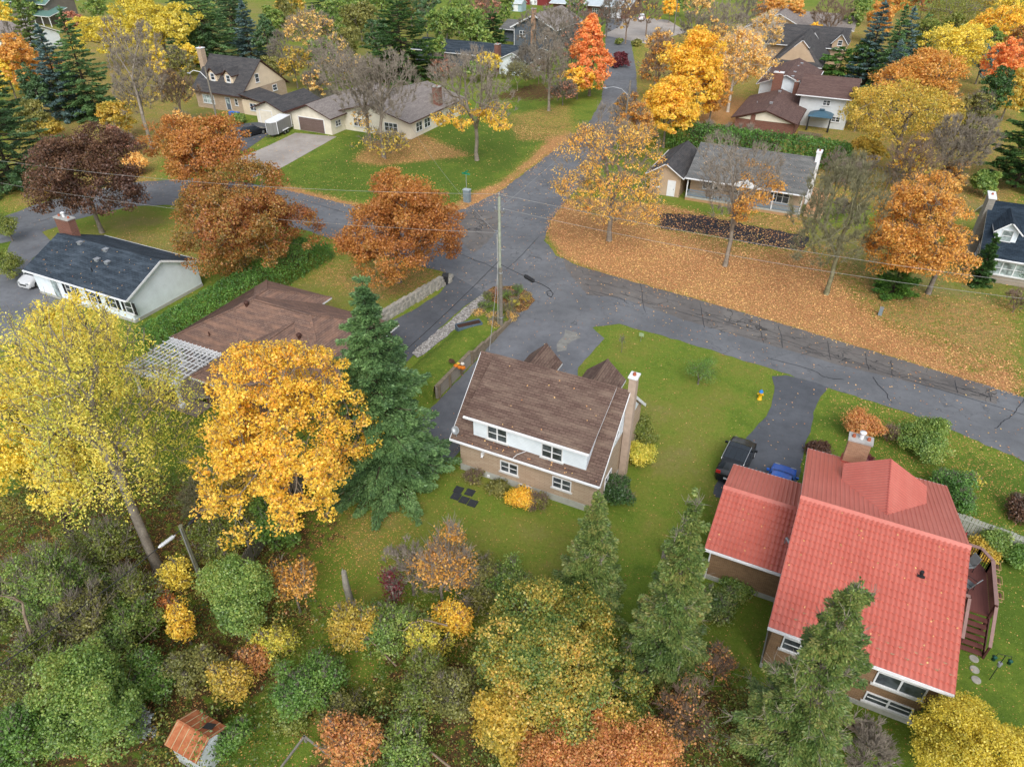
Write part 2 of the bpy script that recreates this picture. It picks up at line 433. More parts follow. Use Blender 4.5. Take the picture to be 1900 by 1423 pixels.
DRY = [
 (.35, [(0, 0), (1900, 0), (1900, 1423), (0, 1423)]),
 (.85, [(0, 0), (520, 0), (540, 90), (640, 130), (560, 170), (340, 230), (290, 330), (0, 400)]), (.75, [(560, 0), (960, 30), (930, 150), (640, 150)]), (.75, [(1300, 0), (1900, 0), (1900, 420), (1560, 380), (1240, 230), (1150, 190), (1200, 120)]),
 (.0, [(520, 350), (660, 250), (800, 240), (960, 200), (1040, 240), (920, 340), (840, 390)]),
 (.1, [(1540, 722), (1900, 862), (1900, 1423), (1560, 1250), (1500, 830)]),
 (.1, [(300, 740), (440, 740), (440, 880), (330, 890)]),
 (.75, [(1180, 740), (1260, 720), (1340, 780), (1330, 860), (1250, 960), (1180, 900)]),
 (.45, [(1090, 620), (1270, 640), (1430, 700), (1400, 790), (1240, 730), (1120, 700)]),
 (.6, [(560, 930), (860, 880), (1060, 960), (1180, 960), (1100, 1120), (640, 1100)]),
 (.9, [(1500, 420), (1900, 450), (1900, 700), (1600, 600)]),
 (.9, [(0, 180), (290, 230), (290, 330), (0, 400)]), (.9, [(1650, 300), (1900, 330), (1900, 420), (1700, 400)]),
 (.8, [(60, 440), (250, 385), (560, 440), (560, 560), (380, 500)]),
 (.85, [(560, 560), (620, 470), (830, 505), (800, 540), (700, 600)]),
]
def mask(table, k):
    a = np.zeros(gx.shape)
    for s, L in table: a[inside(ppoly(L), gx, gy)] = s
    return blur(a, k)
leafM, dirtM, dryM = mask(LEAF, 1), mask(DIRT, 2), mask(DRY, 4)
def grid_mesh(name, X, Y, Z):
    ny, nx = X.shape; me = bpy.data.meshes.new(name)
    co = np.stack([X, Y, Z], -1).reshape(-1, 3).astype(np.float32)
    i = np.arange(ny*nx).reshape(ny, nx)
    q = np.stack([i[:-1, :-1], i[:-1, 1:], i[1:, 1:], i[1:, :-1]], -1).reshape(-1, 4)
    return np_mesh(name, co, q)
def np_mesh(name, co, q, smooth=False, mats=()):
    me = bpy.data.meshes.new(name); k = q.shape[1]
    me.vertices.add(len(co)); me.vertices.foreach_set('co', np.ascontiguousarray(co, dtype=np.float32).ravel())
    me.loops.add(q.size); me.loops.foreach_set('vertex_index', np.ascontiguousarray(q, dtype=np.int32).ravel())
    me.polygons.add(len(q)); me.polygons.foreach_set('loop_start', np.arange(0, q.size, k, dtype=np.int32))
    me.polygons.foreach_set('loop_total', np.full(len(q), k, np.int32))
    if smooth: me.polygons.foreach_set('use_smooth', np.ones(len(q), bool))
    for m in mats: me.materials.append(m)
    me.update(calc_edges=True); return me
gz = np.zeros(gx.shape)
gme = grid_mesh('ground', gx, gy, gz)
ca = gme.color_attributes.new('cover', 'FLOAT_COLOR', 'POINT')
cc = np.stack([leafM, dirtM, dryM, np.ones_like(leafM)], -1).reshape(-1, 4).astype(np.float32)
ca.data.foreach_set('color', cc.ravel())

def groundmat(name, attr=True, leaf=0.1, dirt=0.0, dry=0.2):
    t = NT(name); P = t.pos()
    if attr:
        a = t.new('ShaderNodeVertexColor'); a.layer_name = 'cover'
        s = t.new('ShaderNodeSeparateColor'); t.link(a.outputs['Color'], s.inputs[0]); L, D, R = s.outputs[0], s.outputs[1], s.outputs[2]
    else:
        v = [t.new('ShaderNodeValue') for _ in range(3)]
        for q, x in zip(v, (leaf, dirt, dry)): q.outputs[0].default_value = x
        L, D, R = [q.outputs[0] for q in v]
    n1 = t.noise(P, 0.25, 6, .6); n2 = t.noise(P, 1.7, 5, .65); n3 = t.noise(P, 9, 4, .7); n4 = t.noise(P, 18, 3, .75)
    n5 = t.noise(P, 5, 5, .8)
    # grass: lush <-> dry
    dr = t.math('ADD', R, t.math('MULTIPLY', t.math('SUBTRACT', n1, .5), 1.5))
    dr = t.math('ADD', dr, t.math('MULTIPLY', t.math('SUBTRACT', n2, .5), .8), clamp=True)
    g = t.ramp(dr, [(0, srgb(78, 108, 30)), (.35, srgb(108, 132, 42)), (.65, srgb(126, 132, 54)), (1, srgb(140, 130, 78))])
    g = t.mix(t.mapr(n3, .32, .68, .0, .45), g, t.mix(.5, g, srgb(38, 54, 18)))
    g = t.mix(t.mapr(n4, .4, .75, .0, .38), g, srgb(148, 148, 88))
    g = t.mix(t.mapr(n5, .46, .62, 0, .45), g, t.mix(.5, g, srgb(30, 48, 10)))
    # bare earth / wood floor litter
    e = t.ramp(n3, [(.25, srgb(48, 36, 26)), (.5, srgb(84, 66, 44)), (.7, srgb(118, 96, 60)), (.9, srgb(74, 84, 36))])
    dm = t.math('ADD', D, t.math('MULTIPLY', t.math('SUBTRACT', n2, .5), 1.6))
    c = t.mix(t.mapr(dm, .42, .62), g, e)
    # fallen leaves: small cells, present where their random value is under the density
    lay = None
    for k, sc in enumerate((9.0, 14.0)):
        vo = t.new('ShaderNodeTexVoronoi'); vo.feature = 'F1'; vo.inputs['Scale'].default_value = sc
        t.link(P, vo.inputs['Vector'])
        sp = t.new('ShaderNodeSeparateColor'); t.link(vo.outputs['Color'], sp.inputs[0])
        dens = t.math('MULTIPLY_ADD', t.math('SUBTRACT', n2, .5), 1.1, L)
        on = t.math('LESS_THAN', sp.outputs[0], t.math('MULTIPLY', dens, (.55, .8)[k]))
        sh = t.math('LESS_THAN', vo.outputs['Distance'], t.math('MULTIPLY_ADD', dens, .35, .28))
        m = t.math('MULTIPLY', on, sh)
        mixd = t.math('ADD', t.math('MULTIPLY', sp.outputs[1], .75), t.math('MULTIPLY', n1, .35))
        lc = t.ramp(mixd, [(0, srgb(112, 74, 48)), (.25, srgb(156, 104, 64)), (.5, srgb(190, 134, 84)), (.75, srgb(210, 162, 104)), (1, srgb(216, 180, 92))])
        c = t.mix(m, c, lc)
    # thick carpet between the separate leaves
    cm = t.mapr(t.math('MULTIPLY_ADD', t.math('SUBTRACT', n2, .5), 1.3, L), .5, .95)
    cb = t.ramp(n4, [(.3, srgb(86, 60, 46)), (.46, srgb(158, 110, 76)), (.62, srgb(206, 158, 116))])
    c2 = t.mix(t.math('MULTIPLY', cm, .6), c, cb)
    b = t.bsdf(c2, .95, normal=t.bump(t.math('ADD', n3, n4), .6, .06), spec=.1); return t.mat
GROUND = groundmat('lawn_and_litter')
gme.materials.append(GROUND)
ground = bpy.data.objects.new('ground', gme); COL.objects.link(ground); ground['kind'] = 'structure'

# ------------------------------------------------------------------ paved surfaces
def asphaltmat(name, c1, c2, leafy=.05, crack=.5, stain=.5):
    t = NT(name); P = t.pos()
    n1 = t.noise(P, .22, 5, .55); n2 = t.noise(P, 1.3, 6, .65); n4 = t.noise(P, 45, 2, .7)
    c = t.mix(t.mapr(n1, .35, .65), c1, c2)
    c = t.mix(t.mapr(n2, .45, .8, 0, stain), c, mul(c1, .62))
    c = t.mix(t.mapr(n4, .35, .7, 0, .35), c, mul(c2, 1.5))
    vo = t.new('ShaderNodeTexVoronoi'); vo.feature = 'DISTANCE_TO_EDGE'; vo.inputs['Scale'].default_value = .32
    mp = t.new('ShaderNodeMix', data_type='VECTOR'); mp.inputs[0].default_value = .25; t.link(P, mp.inputs[4])
    nn = t.new('ShaderNodeTexNoise'); nn.inputs['Scale'].default_value = .8; t.link(P, nn.inputs['Vector'])
    va = t.new('ShaderNodeVectorMath', operation='MULTIPLY_ADD'); t.link(nn.outputs['Color'], va.inputs[0]); va.inputs[1].default_value = (3, 3, 0); t.link(P, va.inputs[2])
    t.link(va.outputs[0], vo.inputs['Vector'])
    ck = t.math('MULTIPLY', t.math('LESS_THAN', vo.outputs['Distance'], .012), t.mapr(n1, .45, .6, 0, crack))
    c = t.mix(ck, c, mul(c1, .4))
    t.bsdf(c, t.mapr(n2, .3, .7, .55, .85), normal=t.bump(n4, .25, .01), spec=.35); return t.mat
ROADM = asphaltmat('road_asphalt', srgb(86, 88, 91), srgb(108, 110, 113))
ROADB = asphaltmat('old_brownish_asphalt', srgb(84, 80, 78), srgb(110, 106, 102), crack=.8)
DRIVEM = asphaltmat('driveway_asphalt', srgb(84, 86, 90), srgb(112, 114, 118), crack=.1)
DRIVED = asphaltmat('dark_driveway_asphalt', srgb(66, 69, 74), srgb(90, 93, 98), crack=.05)
DRIVEC = asphaltmat('concrete_driveway', srgb(138, 130, 122), srgb(166, 158, 150), crack=.3, stain=.3)
def smooth_poly(P, it=2, keep=()):
    P = [Vector(p) for p in P]
    for _ in range(it):
        Q = []
        n = len(P)
        for i in range(n):
            a, b = P[i], P[(i+1) % n]; Q += [a.lerp(b, .25), a.lerp(b, .75)]
        P = Q
    return P
PAVED = []
def sheet(name, L, z, mat, label=None, smooth=0, kind='structure', jitter=0.0, world=False, seed=0):
    P = [Vector((p[0], p[1])) if world else Vector(gp(*p)[:2]) for p in L]
    if smooth: P = smooth_poly(P, smooth)
    PAVED.append(np.array([(p.x, p.y) for p in P]))
    if jitter:
        rn = random.Random(seed); Q = []
        for i in range(len(P)):
            a, b = P[i], P[(i+1) % len(P)]; n = max(1, int((b-a).length/.6))
            for k in range(n): Q.append(a.lerp(b, k/n)+Vector((rn.uniform(-jitter, jitter), rn.uniform(-jitter, jitter))))
        P = Q
    bm = bmesh.new(); vs = [bm.verts.new((p.x, p.y, z)) for p in P]; f = bm.faces.new(vs)
    if f.normal.z < 0: f.normal_flip()
    bmesh.ops.triangulate(bm, faces=[f]); bmesh.ops.recalc_face_normals(bm, faces=bm.faces)
    for f in bm.faces:
        if f.normal.z < 0: f.normal_flip()
    me = bpy.data.meshes.new(name); bm.to_mesh(me); bm.free(); me.materials.append(mat)
    o = bpy.data.objects.new(name, me); COL.objects.link(o)
    if kind: o['kind'] = kind
    if label: o['label'] = label
    return o

main_road = [(-170, 20), (-110, 32), (-93, 45), (-93.5, 52), (-92, 58), (-89, 63.5), (-83, 68), (-75, 70), (-66, 70.2), (-57.6, 69.6), (-49, 70.2), (-45, 71.6), (-43.2, 75), (-42, 83), (-42.4, 101), (-43, 118), (-46.5, 134), (-55, 160), (-66, 190), (-82, 235), (-100, 290),
             (-92, 290), (-75, 235), (-59, 190), (-48, 160), (-39.5, 134), (-36, 118), (-34.2, 101), (-32.8, 84), (-31.9, 76), (-30.2, 70.5), (-27.5, 67.4), (-24, 65.9), (-12, 64.3), (-3.6, 63.1), (9.8, 60.8), (17, 59.6), (30, 56.6), (60, 48),
             (60, 38.5), (30, 46.5), (16.2, 50.6), (9.1, 53.1), (3.2, 53.9), (-2.6, 54.8), (-9.9, 55.8), (-16.3, 56.2), (-18.5, 54.4), (-25.4, 53.2), (-34.6, 56.6), (-35.6, 58.3), (-40, 58.6), (-51.6, 59.8), (-56.2, 60.6), (-65, 61), (-72, 60.6), (-78.5, 59.3), (-82.3, 56.5), (-84.4, 51), (-84.8, 45), (-88, 38), (-108, 24), (-168, 10)]
sheet('road', main_road, .012, ROADM, 'grey asphalt road junction between the houses', world=True, jitter=.12, seed=3)
# older browner lane along the far side of the road
sheet('road_lane_patch', [(1045, 478), (1065, 491), (1136, 512), (1204, 532), (1270, 549), (1429, 595), (1564, 635), (1719, 682), (1850, 722), (1848, 750), (1700, 712), (1560, 678), (1400, 632), (1270, 594), (1150, 552), (1090, 548), (1050, 500)], .016, ROADB, 'older brownish cracked lane of the road', jitter=.05, seed=4)
sheet('road_patch', [(839, 402), (880, 392), (935, 395), (915, 440), (880, 470), (842, 440)], .016, ROADB, 'brownish cracked patch of the junction', jitter=.1, seed=5)
sheet('planted_island', [(897, 546), (915, 532), (955, 531), (982, 544), (992, 558), (978, 575), (955, 585), (930, 600), (900, 575)], .045, groundmat('island_soil', False, .5, .75, .7), 'earth of the planted island around the utility pole', jitter=.08)
main_drive = [(-18.3, 54.5), (-16.6, 53.2), (-17.0, 47.8), (-16.6, 46.5), (-17.2, 44.6), (-20.5, 44.0), (-20.8, 32.4), (-25.3, 32.4), (-25.3, 45), (-25.6, 53.3)]
sheet('driveway', main_drive, .018, DRIVEM, 'grey asphalt driveway of the brown roofed house', world=True, jitter=.05)
sheet('driveway_patch', [(1030, 640), (1045, 625), (1048, 612), (1070, 618), (1078, 626), (1058, 634), (1048, 650), (1035, 652)], .022, plain('worn_asphalt', srgb(126, 125, 120), .9, var=.25, scale=2), 'pale worn patch on the driveway', jitter=.16)
sheet('driveway', [(1432, 690), (1540, 716), (1527, 730), (1510, 757), (1506, 794), (1493, 824), (1480, 905), (1440, 935), (1330, 925), (1321, 912), (1345, 870), (1380, 815), (1400, 795), (1428, 764), (1438, 726)], .018, DRIVED, 'dark asphalt driveway of the red roofed house', jitter=.06, smooth=1)
sheet('driveway', [(843, 512), (898, 544), (860, 570), (815, 610), (772, 655), (735, 690), (700, 680), (690, 640), (724, 597), (765, 577), (815, 545)], .02, DRIVED, 'narrow dark driveway beside the stone wall', jitter=.04)
sheet('driveway', [(500, 270), (548, 247), (625, 254), (520, 313), (470, 330), (430, 300)], .018, DRIVEC, 'pale concrete driveway of the cream bungalow', jitter=.03)
sheet('driveway', [(425, 232), (500, 225), (498, 250), (452, 282), (410, 262)], .02, DRIVED, 'driveway of the house with two dormers', jitter=.03)
sheet('driveway', [(20, 449), (70, 425), (100, 452), (60, 480), (40, 520), (150, 570), (60, 640), (0, 640), (0, 500)], .018, DRIVEM, 'driveway of the white bungalow with the dark roof', jitter=.04)
sheet('driveway', [(1222, 395), (1300, 400), (1400, 420), (1500, 440), (1490, 465), (1400, 455), (1300, 432), (1225, 425)], .02, asphaltmat('black_asphalt', srgb(24, 22, 26), srgb(46, 42, 46), crack=0), 'blackish driveway strewn with leaves before the grey bungalow', jitter=.25)  # the asphalt's own near-black colour
sheet('driveway', [(1118, 66), (1200, 82), (1275, 60), (1240, 38), (1160, 30), (1150, 50)], .02, DRIVEC, 'pale driveway of the far white roofed house', jitter=.03)
sheet('patio', [(-20.9, 32.0), (-20.9, 30.8), (-24.2, 30.8), (-24.2, 32.0)], .03, CONC, 'small patio slab at the corner of the brown roofed house', world=True)
def pebblemat():
    t = NT('pale_pebbles'); v = t.new('ShaderNodeTexVoronoi'); v.inputs['Scale'].default_value = 9; t.link(t.pos(), v.inputs['Vector'])
    sp = t.new('ShaderNodeSeparateColor'); t.link(v.outputs['Color'], sp.inputs[0])
    c = t.ramp(sp.outputs[0], [(0, srgb(104, 100, 96)), (.5, srgb(144, 140, 134)), (1, srgb(184, 180, 174))])
    t.bsdf(c, .9, normal=t.bump(t.math('SUBTRACT', 1.0, v.outputs['Distance']), .8, .05)); return t.mat
sheet('pebble_strip', [(893, 546), (903, 556), (868, 590), (820, 632), (776, 665), (764, 655), (806, 620), (855, 578)], .05, pebblemat(), 'strip of pale pebbles beside the narrow driveway', jitter=.1)
# ------------------------------------------------------------------ main house (brown shingles, stone walls)
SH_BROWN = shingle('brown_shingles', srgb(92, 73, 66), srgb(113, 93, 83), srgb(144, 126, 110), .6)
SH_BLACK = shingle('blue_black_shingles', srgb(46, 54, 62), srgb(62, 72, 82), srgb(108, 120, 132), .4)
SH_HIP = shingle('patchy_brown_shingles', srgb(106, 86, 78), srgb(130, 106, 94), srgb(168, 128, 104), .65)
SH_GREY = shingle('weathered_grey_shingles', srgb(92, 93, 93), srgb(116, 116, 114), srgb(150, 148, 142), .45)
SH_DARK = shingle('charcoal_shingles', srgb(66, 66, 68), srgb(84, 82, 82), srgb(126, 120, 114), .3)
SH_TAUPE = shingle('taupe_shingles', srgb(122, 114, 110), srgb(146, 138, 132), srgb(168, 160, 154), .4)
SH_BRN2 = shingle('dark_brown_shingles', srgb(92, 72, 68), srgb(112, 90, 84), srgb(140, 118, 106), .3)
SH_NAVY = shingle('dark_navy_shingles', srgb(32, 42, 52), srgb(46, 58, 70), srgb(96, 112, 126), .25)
STONE = brickmat('beige_stone_block', srgb(172, 150, 128), srgb(184, 164, 142), srgb(140, 122, 104), w=.7, h=.14, ms=.01, patch=.12)
BRICK_Y = brickmat('tan_brown_brick', srgb(142, 112, 82), srgb(120, 92, 66), srgb(150, 130, 108))
BRICK_R = brickmat('red_brown_brick', srgb(128, 80, 66), srgb(104, 64, 54), srgb(140, 120, 108))
BRICK_C = brickmat('buff_chimney_brick', srgb(178, 138, 108), srgb(150, 112, 86), srgb(172, 150, 130))
BRICK_G = brickmat('grey_block', srgb(150, 146, 138), srgb(136, 132, 124), srgb(116, 112, 106), w=.5, h=.2)
SIDE_W = siding('white_siding', (.78, .85, .9, 1)); SIDE_W2 = siding('white_wide_siding', (.6, .62, .62, 1), .22)
SIDE_CREAM = siding('cream_siding', srgb(226, 218, 200), .15); SIDE_BEIGE = siding('beige_siding', srgb(222, 202, 174), .15)
SIDE_TAN = siding('tan_siding', srgb(184, 160, 134), .14); SIDE_GREY = siding('slate_siding', srgb(92, 100, 110), .15)
FND = plain('foundation_concrete', srgb(168, 168, 160), .9, var=.12)

h = thing('brown_roofed_house', 'beige stone house with brown shingle roof and wide white rear dormer', 'house')
gable_walls(h, -19.7, -9.55, 32.2, 40.8, 3.28, 7.1, 'x', STONE)
b = MB(); b.box(-19.73, -9.52, 32.17, 40.83, 0, .55); b.build('foundation', FND, h)
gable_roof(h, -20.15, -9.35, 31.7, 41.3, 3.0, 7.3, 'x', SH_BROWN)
b = MB(); b.prism([(32.24, 3.2), (36.2, 6.85), (36.2, 7.08), (32.24, 5.2)], 'x', -18.6, -10.5); dw = b.build('dormer_wall', SIDE_W, h)
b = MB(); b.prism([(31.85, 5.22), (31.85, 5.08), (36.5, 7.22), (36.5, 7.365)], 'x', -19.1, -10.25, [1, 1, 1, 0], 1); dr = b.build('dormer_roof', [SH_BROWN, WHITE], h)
b = MB(); b.box(-19.1, -10.25, 31.75, 31.846, 5.07, 5.19); b.build('gutter', WHITE, dr)
b = MB(); b.prism([(33.1, 3.9), (39.9, 3.9), (36.5, 6.95)], 'x', -9.55, -9.52); b.build('gable_panel', SIDE_W, h)
for x in (-20.15, -9.35):
    for y0, z0, y1, z1 in ((31.7, 2.96, 36.5, 7.26), (41.3, 2.96, 36.5, 7.26)):
        s = .02 if x > -15 else -.02
        b = MB(); b.beam((x+s, y0, z0-.08), (x+s, y1, z1-.08), .035, .2)
        b.build('fascia', WHITE, h)
for px, py, w, hh in ((923, 816, 1.35, 1.0), (1024, 850, 1.35, 1.0)): window(h, '-y', on_v(px, py, 32.24), w, hh, 2)
for px, py, w, hh in ((945, 876, 1.2, .82), (1042, 906, 1.2, .82)): window(h, '-y', on_v(px, py, 32.2), w, hh, 2)
b = on_v(975, 915, 32.17); b.z = .14; window(h, '-y', b, .8, .34, 2, hung=False, sill=False)
window(h, '+x', (-9.52, 37.9, 4.5), .7, 1.0, 1); window(h, '+x', (-9.52, 35.1, 4.5), .6, .9, 1); window(h, '+x', (-9.55, 34.0, 1.1), 1.1, 1.0, 2)
window(h, '-x', (-19.7, 35.0, 1.1), 1.0, 1.0, 2); door(h, '-x', (-19.7, 38.3, .1), .95, 2.0, WHITE, GLASS2)
window(h, '+y', (-17.2, 40.8, 1.0), 1.8, 1.2, 3); window(h, '+y', (-11.9, 40.8, 1.0), 1.4, 1.2, 2); door(h, '+y', (-14.6, 40.8, .3), 1.0, 2.05, BROWNTRIM)
for pk, hw in (((1009, 643), 1.35), ((1123, 673), 1.5)):
    q = gp(pk[0], pk[1], 6.1); xc = q.x
    gable_walls(h, xc-hw+.2, xc+hw-.2, 37.4, 40.9, 4.75, 5.92, 'y', SIDE_W, z0=3.3, name='gable_dormer_wall')
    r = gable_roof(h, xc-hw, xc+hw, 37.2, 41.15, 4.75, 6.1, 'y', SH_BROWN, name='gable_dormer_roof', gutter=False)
    window(h, '+y', (xc, 40.9, 4.0), .9, 1.1, 1)
ch = chimney(h, -9.5, -9.02, 36.4, 37.0, 0, 8.3, plain('beige_chimney_brick', srgb(176, 156, 140), .9), cap=WHITE, flues=1)
for p in ((907, 882), (979, 902)):
    q = on_v(*p, 32.2); b = MB(); b.box(q.x-.09, q.x+.09, 32.1, 32.2, q.z-.09, q.z+.09); b.build('wall_vent', WHITE, h)
q = on_v(897, 840, 32.2); b = MB(); b.box(q.x-.1, q.x+.1, 32.0, 32.2, q.z-.12, q.z+.1); b.cyl((q.x, 32.02, q.z-.1), (q.x, 31.9, q.z-.2), .06, .09); b.build('wall_lamp', WHITE, h)
b = MB()  # overhead service line running down the roof to the wall
q = [Vector((-15.5, 31.66, 2.9)), Vector((-15.2, 31.9, 3.27)), Vector((-14.6, 32.18, 3.6))]
b.tube(q, .02, 5); b.build('service_cable', WHITE, h)
b = MB(); b.cyl((-19.75, 31.9, 3.15), (-19.75, 31.9, 3.7), .025); b.lathe([(0, -.03), (.18, 0), (.3, .09), (.29, .1), (.17, .02), (0, 0)], (0, 0, 0), 16)
for i in range(len(b.v)-96, len(b.v)):
    v = Vector(b.v[i]); v = Matrix.Rotation(math.radians(62), 3, 'X') @ v; b.v[i] = tuple(v+Vector((-19.75, 31.85, 3.75)))
sd = b.build('satellite_dish', GALV); tagset(sd, 'grey satellite dish on the left rear roof corner of the stone house', 'dish')
settle(h, (-14.6, 36.5, 0))

# ------------------------------------------------------------------ red metal roofs
RED = NT('red_painted_metal'); _n = RED.noise(RED.pos(), .5, 4); _n2 = RED.noise(RED.pos(), 6, 3)
_c = RED.mix(RED.mapr(_n, .3, .7), srgb(180, 93, 78), srgb(192, 105, 90)); _m = RED.new('ShaderNodeMapping'); RED.link(RED.pos(), _m.inputs[0]); _m.inputs['Scale'].default_value = (3.0, .25, .25); _n3 = RED.noise(_m.outputs[0], 1.2, 5)
_c = RED.mix(RED.mapr(_n3, .45, .75, 0, .18), _c, srgb(204, 140, 124)); _c = RED.mix(RED.mapr(_n2, .4, .8, 0, .3), _c, srgb(160, 84, 72))
RED.bsdf(_c, .42, spec=.45); RED = RED.mat
def metal_slope(name, parent, e0, e1, r0, step=.41, rib=.24, tiles=True, r1=None):
    """tile-profiled sheet between eave e0-e1 and ridge r0(-r1)"""
    e0, e1, r0 = map(Vector, (e0, e1, r0)); r1 = Vector(r1) if r1 is not None else r0+(e1-e0)
    A = e1-e0; S = r0-e0; n = A.cross(S).normalized()
    if n.z < 0: n = -n
    na = max(2, int(round(A.length/rib))*6); ns = max(1, int(round(S.length/step))) if tiles else 1
    rows = []
    for k in range(ns):
        rows += [(k/ns+1e-5, .06), ((k+1)/ns-1e-4, .0)] if tiles else [(0, 0.0), (1, 0.0)]
    V = []
    for s, off in rows:
        a0 = e0.lerp(r0, s); a1 = e1.lerp(r1, s)
        for i in range(na+1):
            t = i/na; ph = (t*na/6) % 1.0
            hgt = .028*max(0, math.cos(2*math.pi*(ph-.5)))**2 if not tiles else .02*math.sin(2*math.pi*ph)
            scal = -.05*math.cos(2*math.pi*ph) if tiles and off > 0 and s > .01 else 0
            p = a0.lerp(a1, t)+n*(hgt+off+.02)+S.normalized()*scal
            V.append(p)
    w = na+1; F = [(j*w+i, j*w+i+1, (j+1)*w+i+1, (j+1)*w+i) for j in range(len(rows)-1) for i in range(na)]
    b = MB(); b.add(V, F); o = b.build(name, RED, parent)
    return o
def snow_guards(parent, pts):
    for p in pts:
        b = MB(); b.box(p[0]-.07, p[0]+.07, p[1]-.05, p[1]+.05, p[2], p[2]+.045); b.box(p[0]-.09, p[0]+.09, p[1]-.03, p[1]-.015, p[2], p[2]+.09)
        b.build('snow_guard', BRICK_C, parent)
h = thing('red_roofed_house', 'tan brick house under a broad red tiled metal roof with a cross gable', 'house')
b = MB(); b.prism([(25.6, 0), (40.2, 0), (40.2, 3.42), (32.1, 6.38), (25.6, 4.0)], 'x', 2.15, 9.75); b.build('wall', BRICK_Y, h)
b = MB(); b.box(2.1, 9.8, 25.56, 40.24, 0, .35); b.build('foundation', FND, h)
TR = plain('red_trim', srgb(164, 80, 70), .5)
r = gable_roof(h, 1.85, 10.05, 25.0, 40.6, 4.0, 6.6, 'x', TR, trim=WHITE, m=32.1, zf=3.5)
metal_slope('metal_sheet', r, (1.85, 24.97, 4.0), (10.05, 24.97, 4.0), (1.85, 32.1, 6.6))
metal_slope('metal_sheet', r, (1.85, 40.62, 3.5), (10.05, 40.62, 3.5), (1.85, 32.1, 6.6), tiles=False)
b = MB(); b.prism([(31.9, 6.56), (32.1, 6.72), (32.3, 6.56)], 'x', 1.83, 10.07); b.build('ridge_cap', RED, r)
xg = gable_roof(h, 3.95, 8.45, 32.4, 38.1, 5.0, 6.25, 'y', TR, name='cross_gable_roof', trim=RED, gutter=False)
metal_slope('metal_sheet', xg, (3.93, 38.1, 5.0), (3.93, 32.6, 5.0), (6.2, 38.1, 6.25), tiles=False)
metal_slope('metal_sheet', xg, (8.47, 32.6, 5.0), (8.47, 38.1, 5.0), (6.2, 32.6, 6.25), tiles=False)
gable_walls(h, 4.15, 8.25, 33, 37.9, 4.9, 6.05, 'y', SIDE_TAN, z0=3.8, name='cross_gable_wall')
rv = MB(); q = on_v(1721, 1042, 29.9); zz = 4.0+(29.9-25)*.366
rv.cyl((q.x, 29.9, zz-.1), (q.x, 29.9, zz+.28), .09); rv.box(q.x-.17, q.x+.17, 29.72, 30.08, zz-.02, zz+.08); rv.build('roof_vent', BLACK, h)
snow_guards(r, [(3.0+i*.62-.3*k, 25.75+.42*k, 4.0+(.75+.42*k)*.366+.02) for k in range(2) for i in range(12)])
w1 = on_v(1663, 1284, 25.6); w2 = on_v(1643, 1318, 25.6)
window(h, '-y', (w1.x, 25.6, 2.15), 2.05, .82, 2, hung=False); window(h, '-y', (w2.x-.05, 25.6, .62), 2.0, .6, 2, hung=True)
window(h, '-y', (3.6, 25.6, 2.15), 1.6, .82, 2)
window(h, '+x', (9.75, 28.5, 1.8), 1.2, 1.0, 2); window(h, '-x', (2.15, 27.6, 1.8), 1.2, 1.0, 2); door(h, '+x', (9.75, 34.0, 1.55), 1.6, 2.0, GLASS)
window(h, '+y', (4, 40.2, 1.4), 1.6, 1.2, 2); door(h, '+y', (7.2, 40.2, .4), 1.0, 2.05, BROWNTRIM)
b = MB(); b.tube([(9.85, 25.2, 3.9), (9.78, 25.45, 3.6), (9.78, 25.45, .2)], .05, 8); b.build('downspout', WHITE, h)
c_ = chimney(h, 3.95, 5.25, 39.9, 40.6, 3.2, 5.5, BRICK_C, flues=3, metal=True)
b = MB(); b.box(3.88, 5.32, 39.83, 40.67, 3.2, 3.85); b.build('flashing', TR, c_)
settle(h, (6, 32.5, 0))
h = thing('attached_garage', 'low brick garage with ribbed red metal roof left of the red roofed house', 'garage')
gable_walls(h, -1.95, 2.13, 30.2, 37.0, 2.85, 4.2, 'x', BRICK_Y)
b = MB(); b.box(-2.0, 2.12, 30.15, 37.0, 0, .35); b.build('foundation', FND, h)
r = gable_roof(h, -2.25, 2.1, 29.6, 37.5, 3.0, 4.4, 'x', TR)
metal_slope('metal_sheet', r, (-2.25, 29.58, 3.0), (2.1, 29.58, 3.0), (-2.25, 33.55, 4.4))
metal_slope('metal_sheet', r, (-2.25, 37.52, 3.0), (2.1, 37.52, 3.0), (-2.25, 33.55, 4.4), tiles=False)
b = MB(); b.prism([(33.35, 4.37), (33.55, 4.53), (33.75, 4.37)], 'x', -2.27, 2.1); b.build('ridge_cap', RED, r)
garage_door(h, '+y', (.1, 37.0, .05), 2.9, 2.2, WHITE)
b = MB(); b.tube([(-2.1, 29.65, 2.85), (-1.9, 30.1, 2.6), (-1.9, 30.1, .1)], .045, 8); b.build('downspout', WHITE, h)
b = MB(); b.cyl((1.75, 31.3, 3.6), (1.75, 31.3, 4.1), .035); b.cyl((1.75, 31.3, 4.1), (2.0, 31.1, 3.95), .09, .09); b.build('vent_pipe', GALV, h)
settle(h, (0, 33.5, 0))

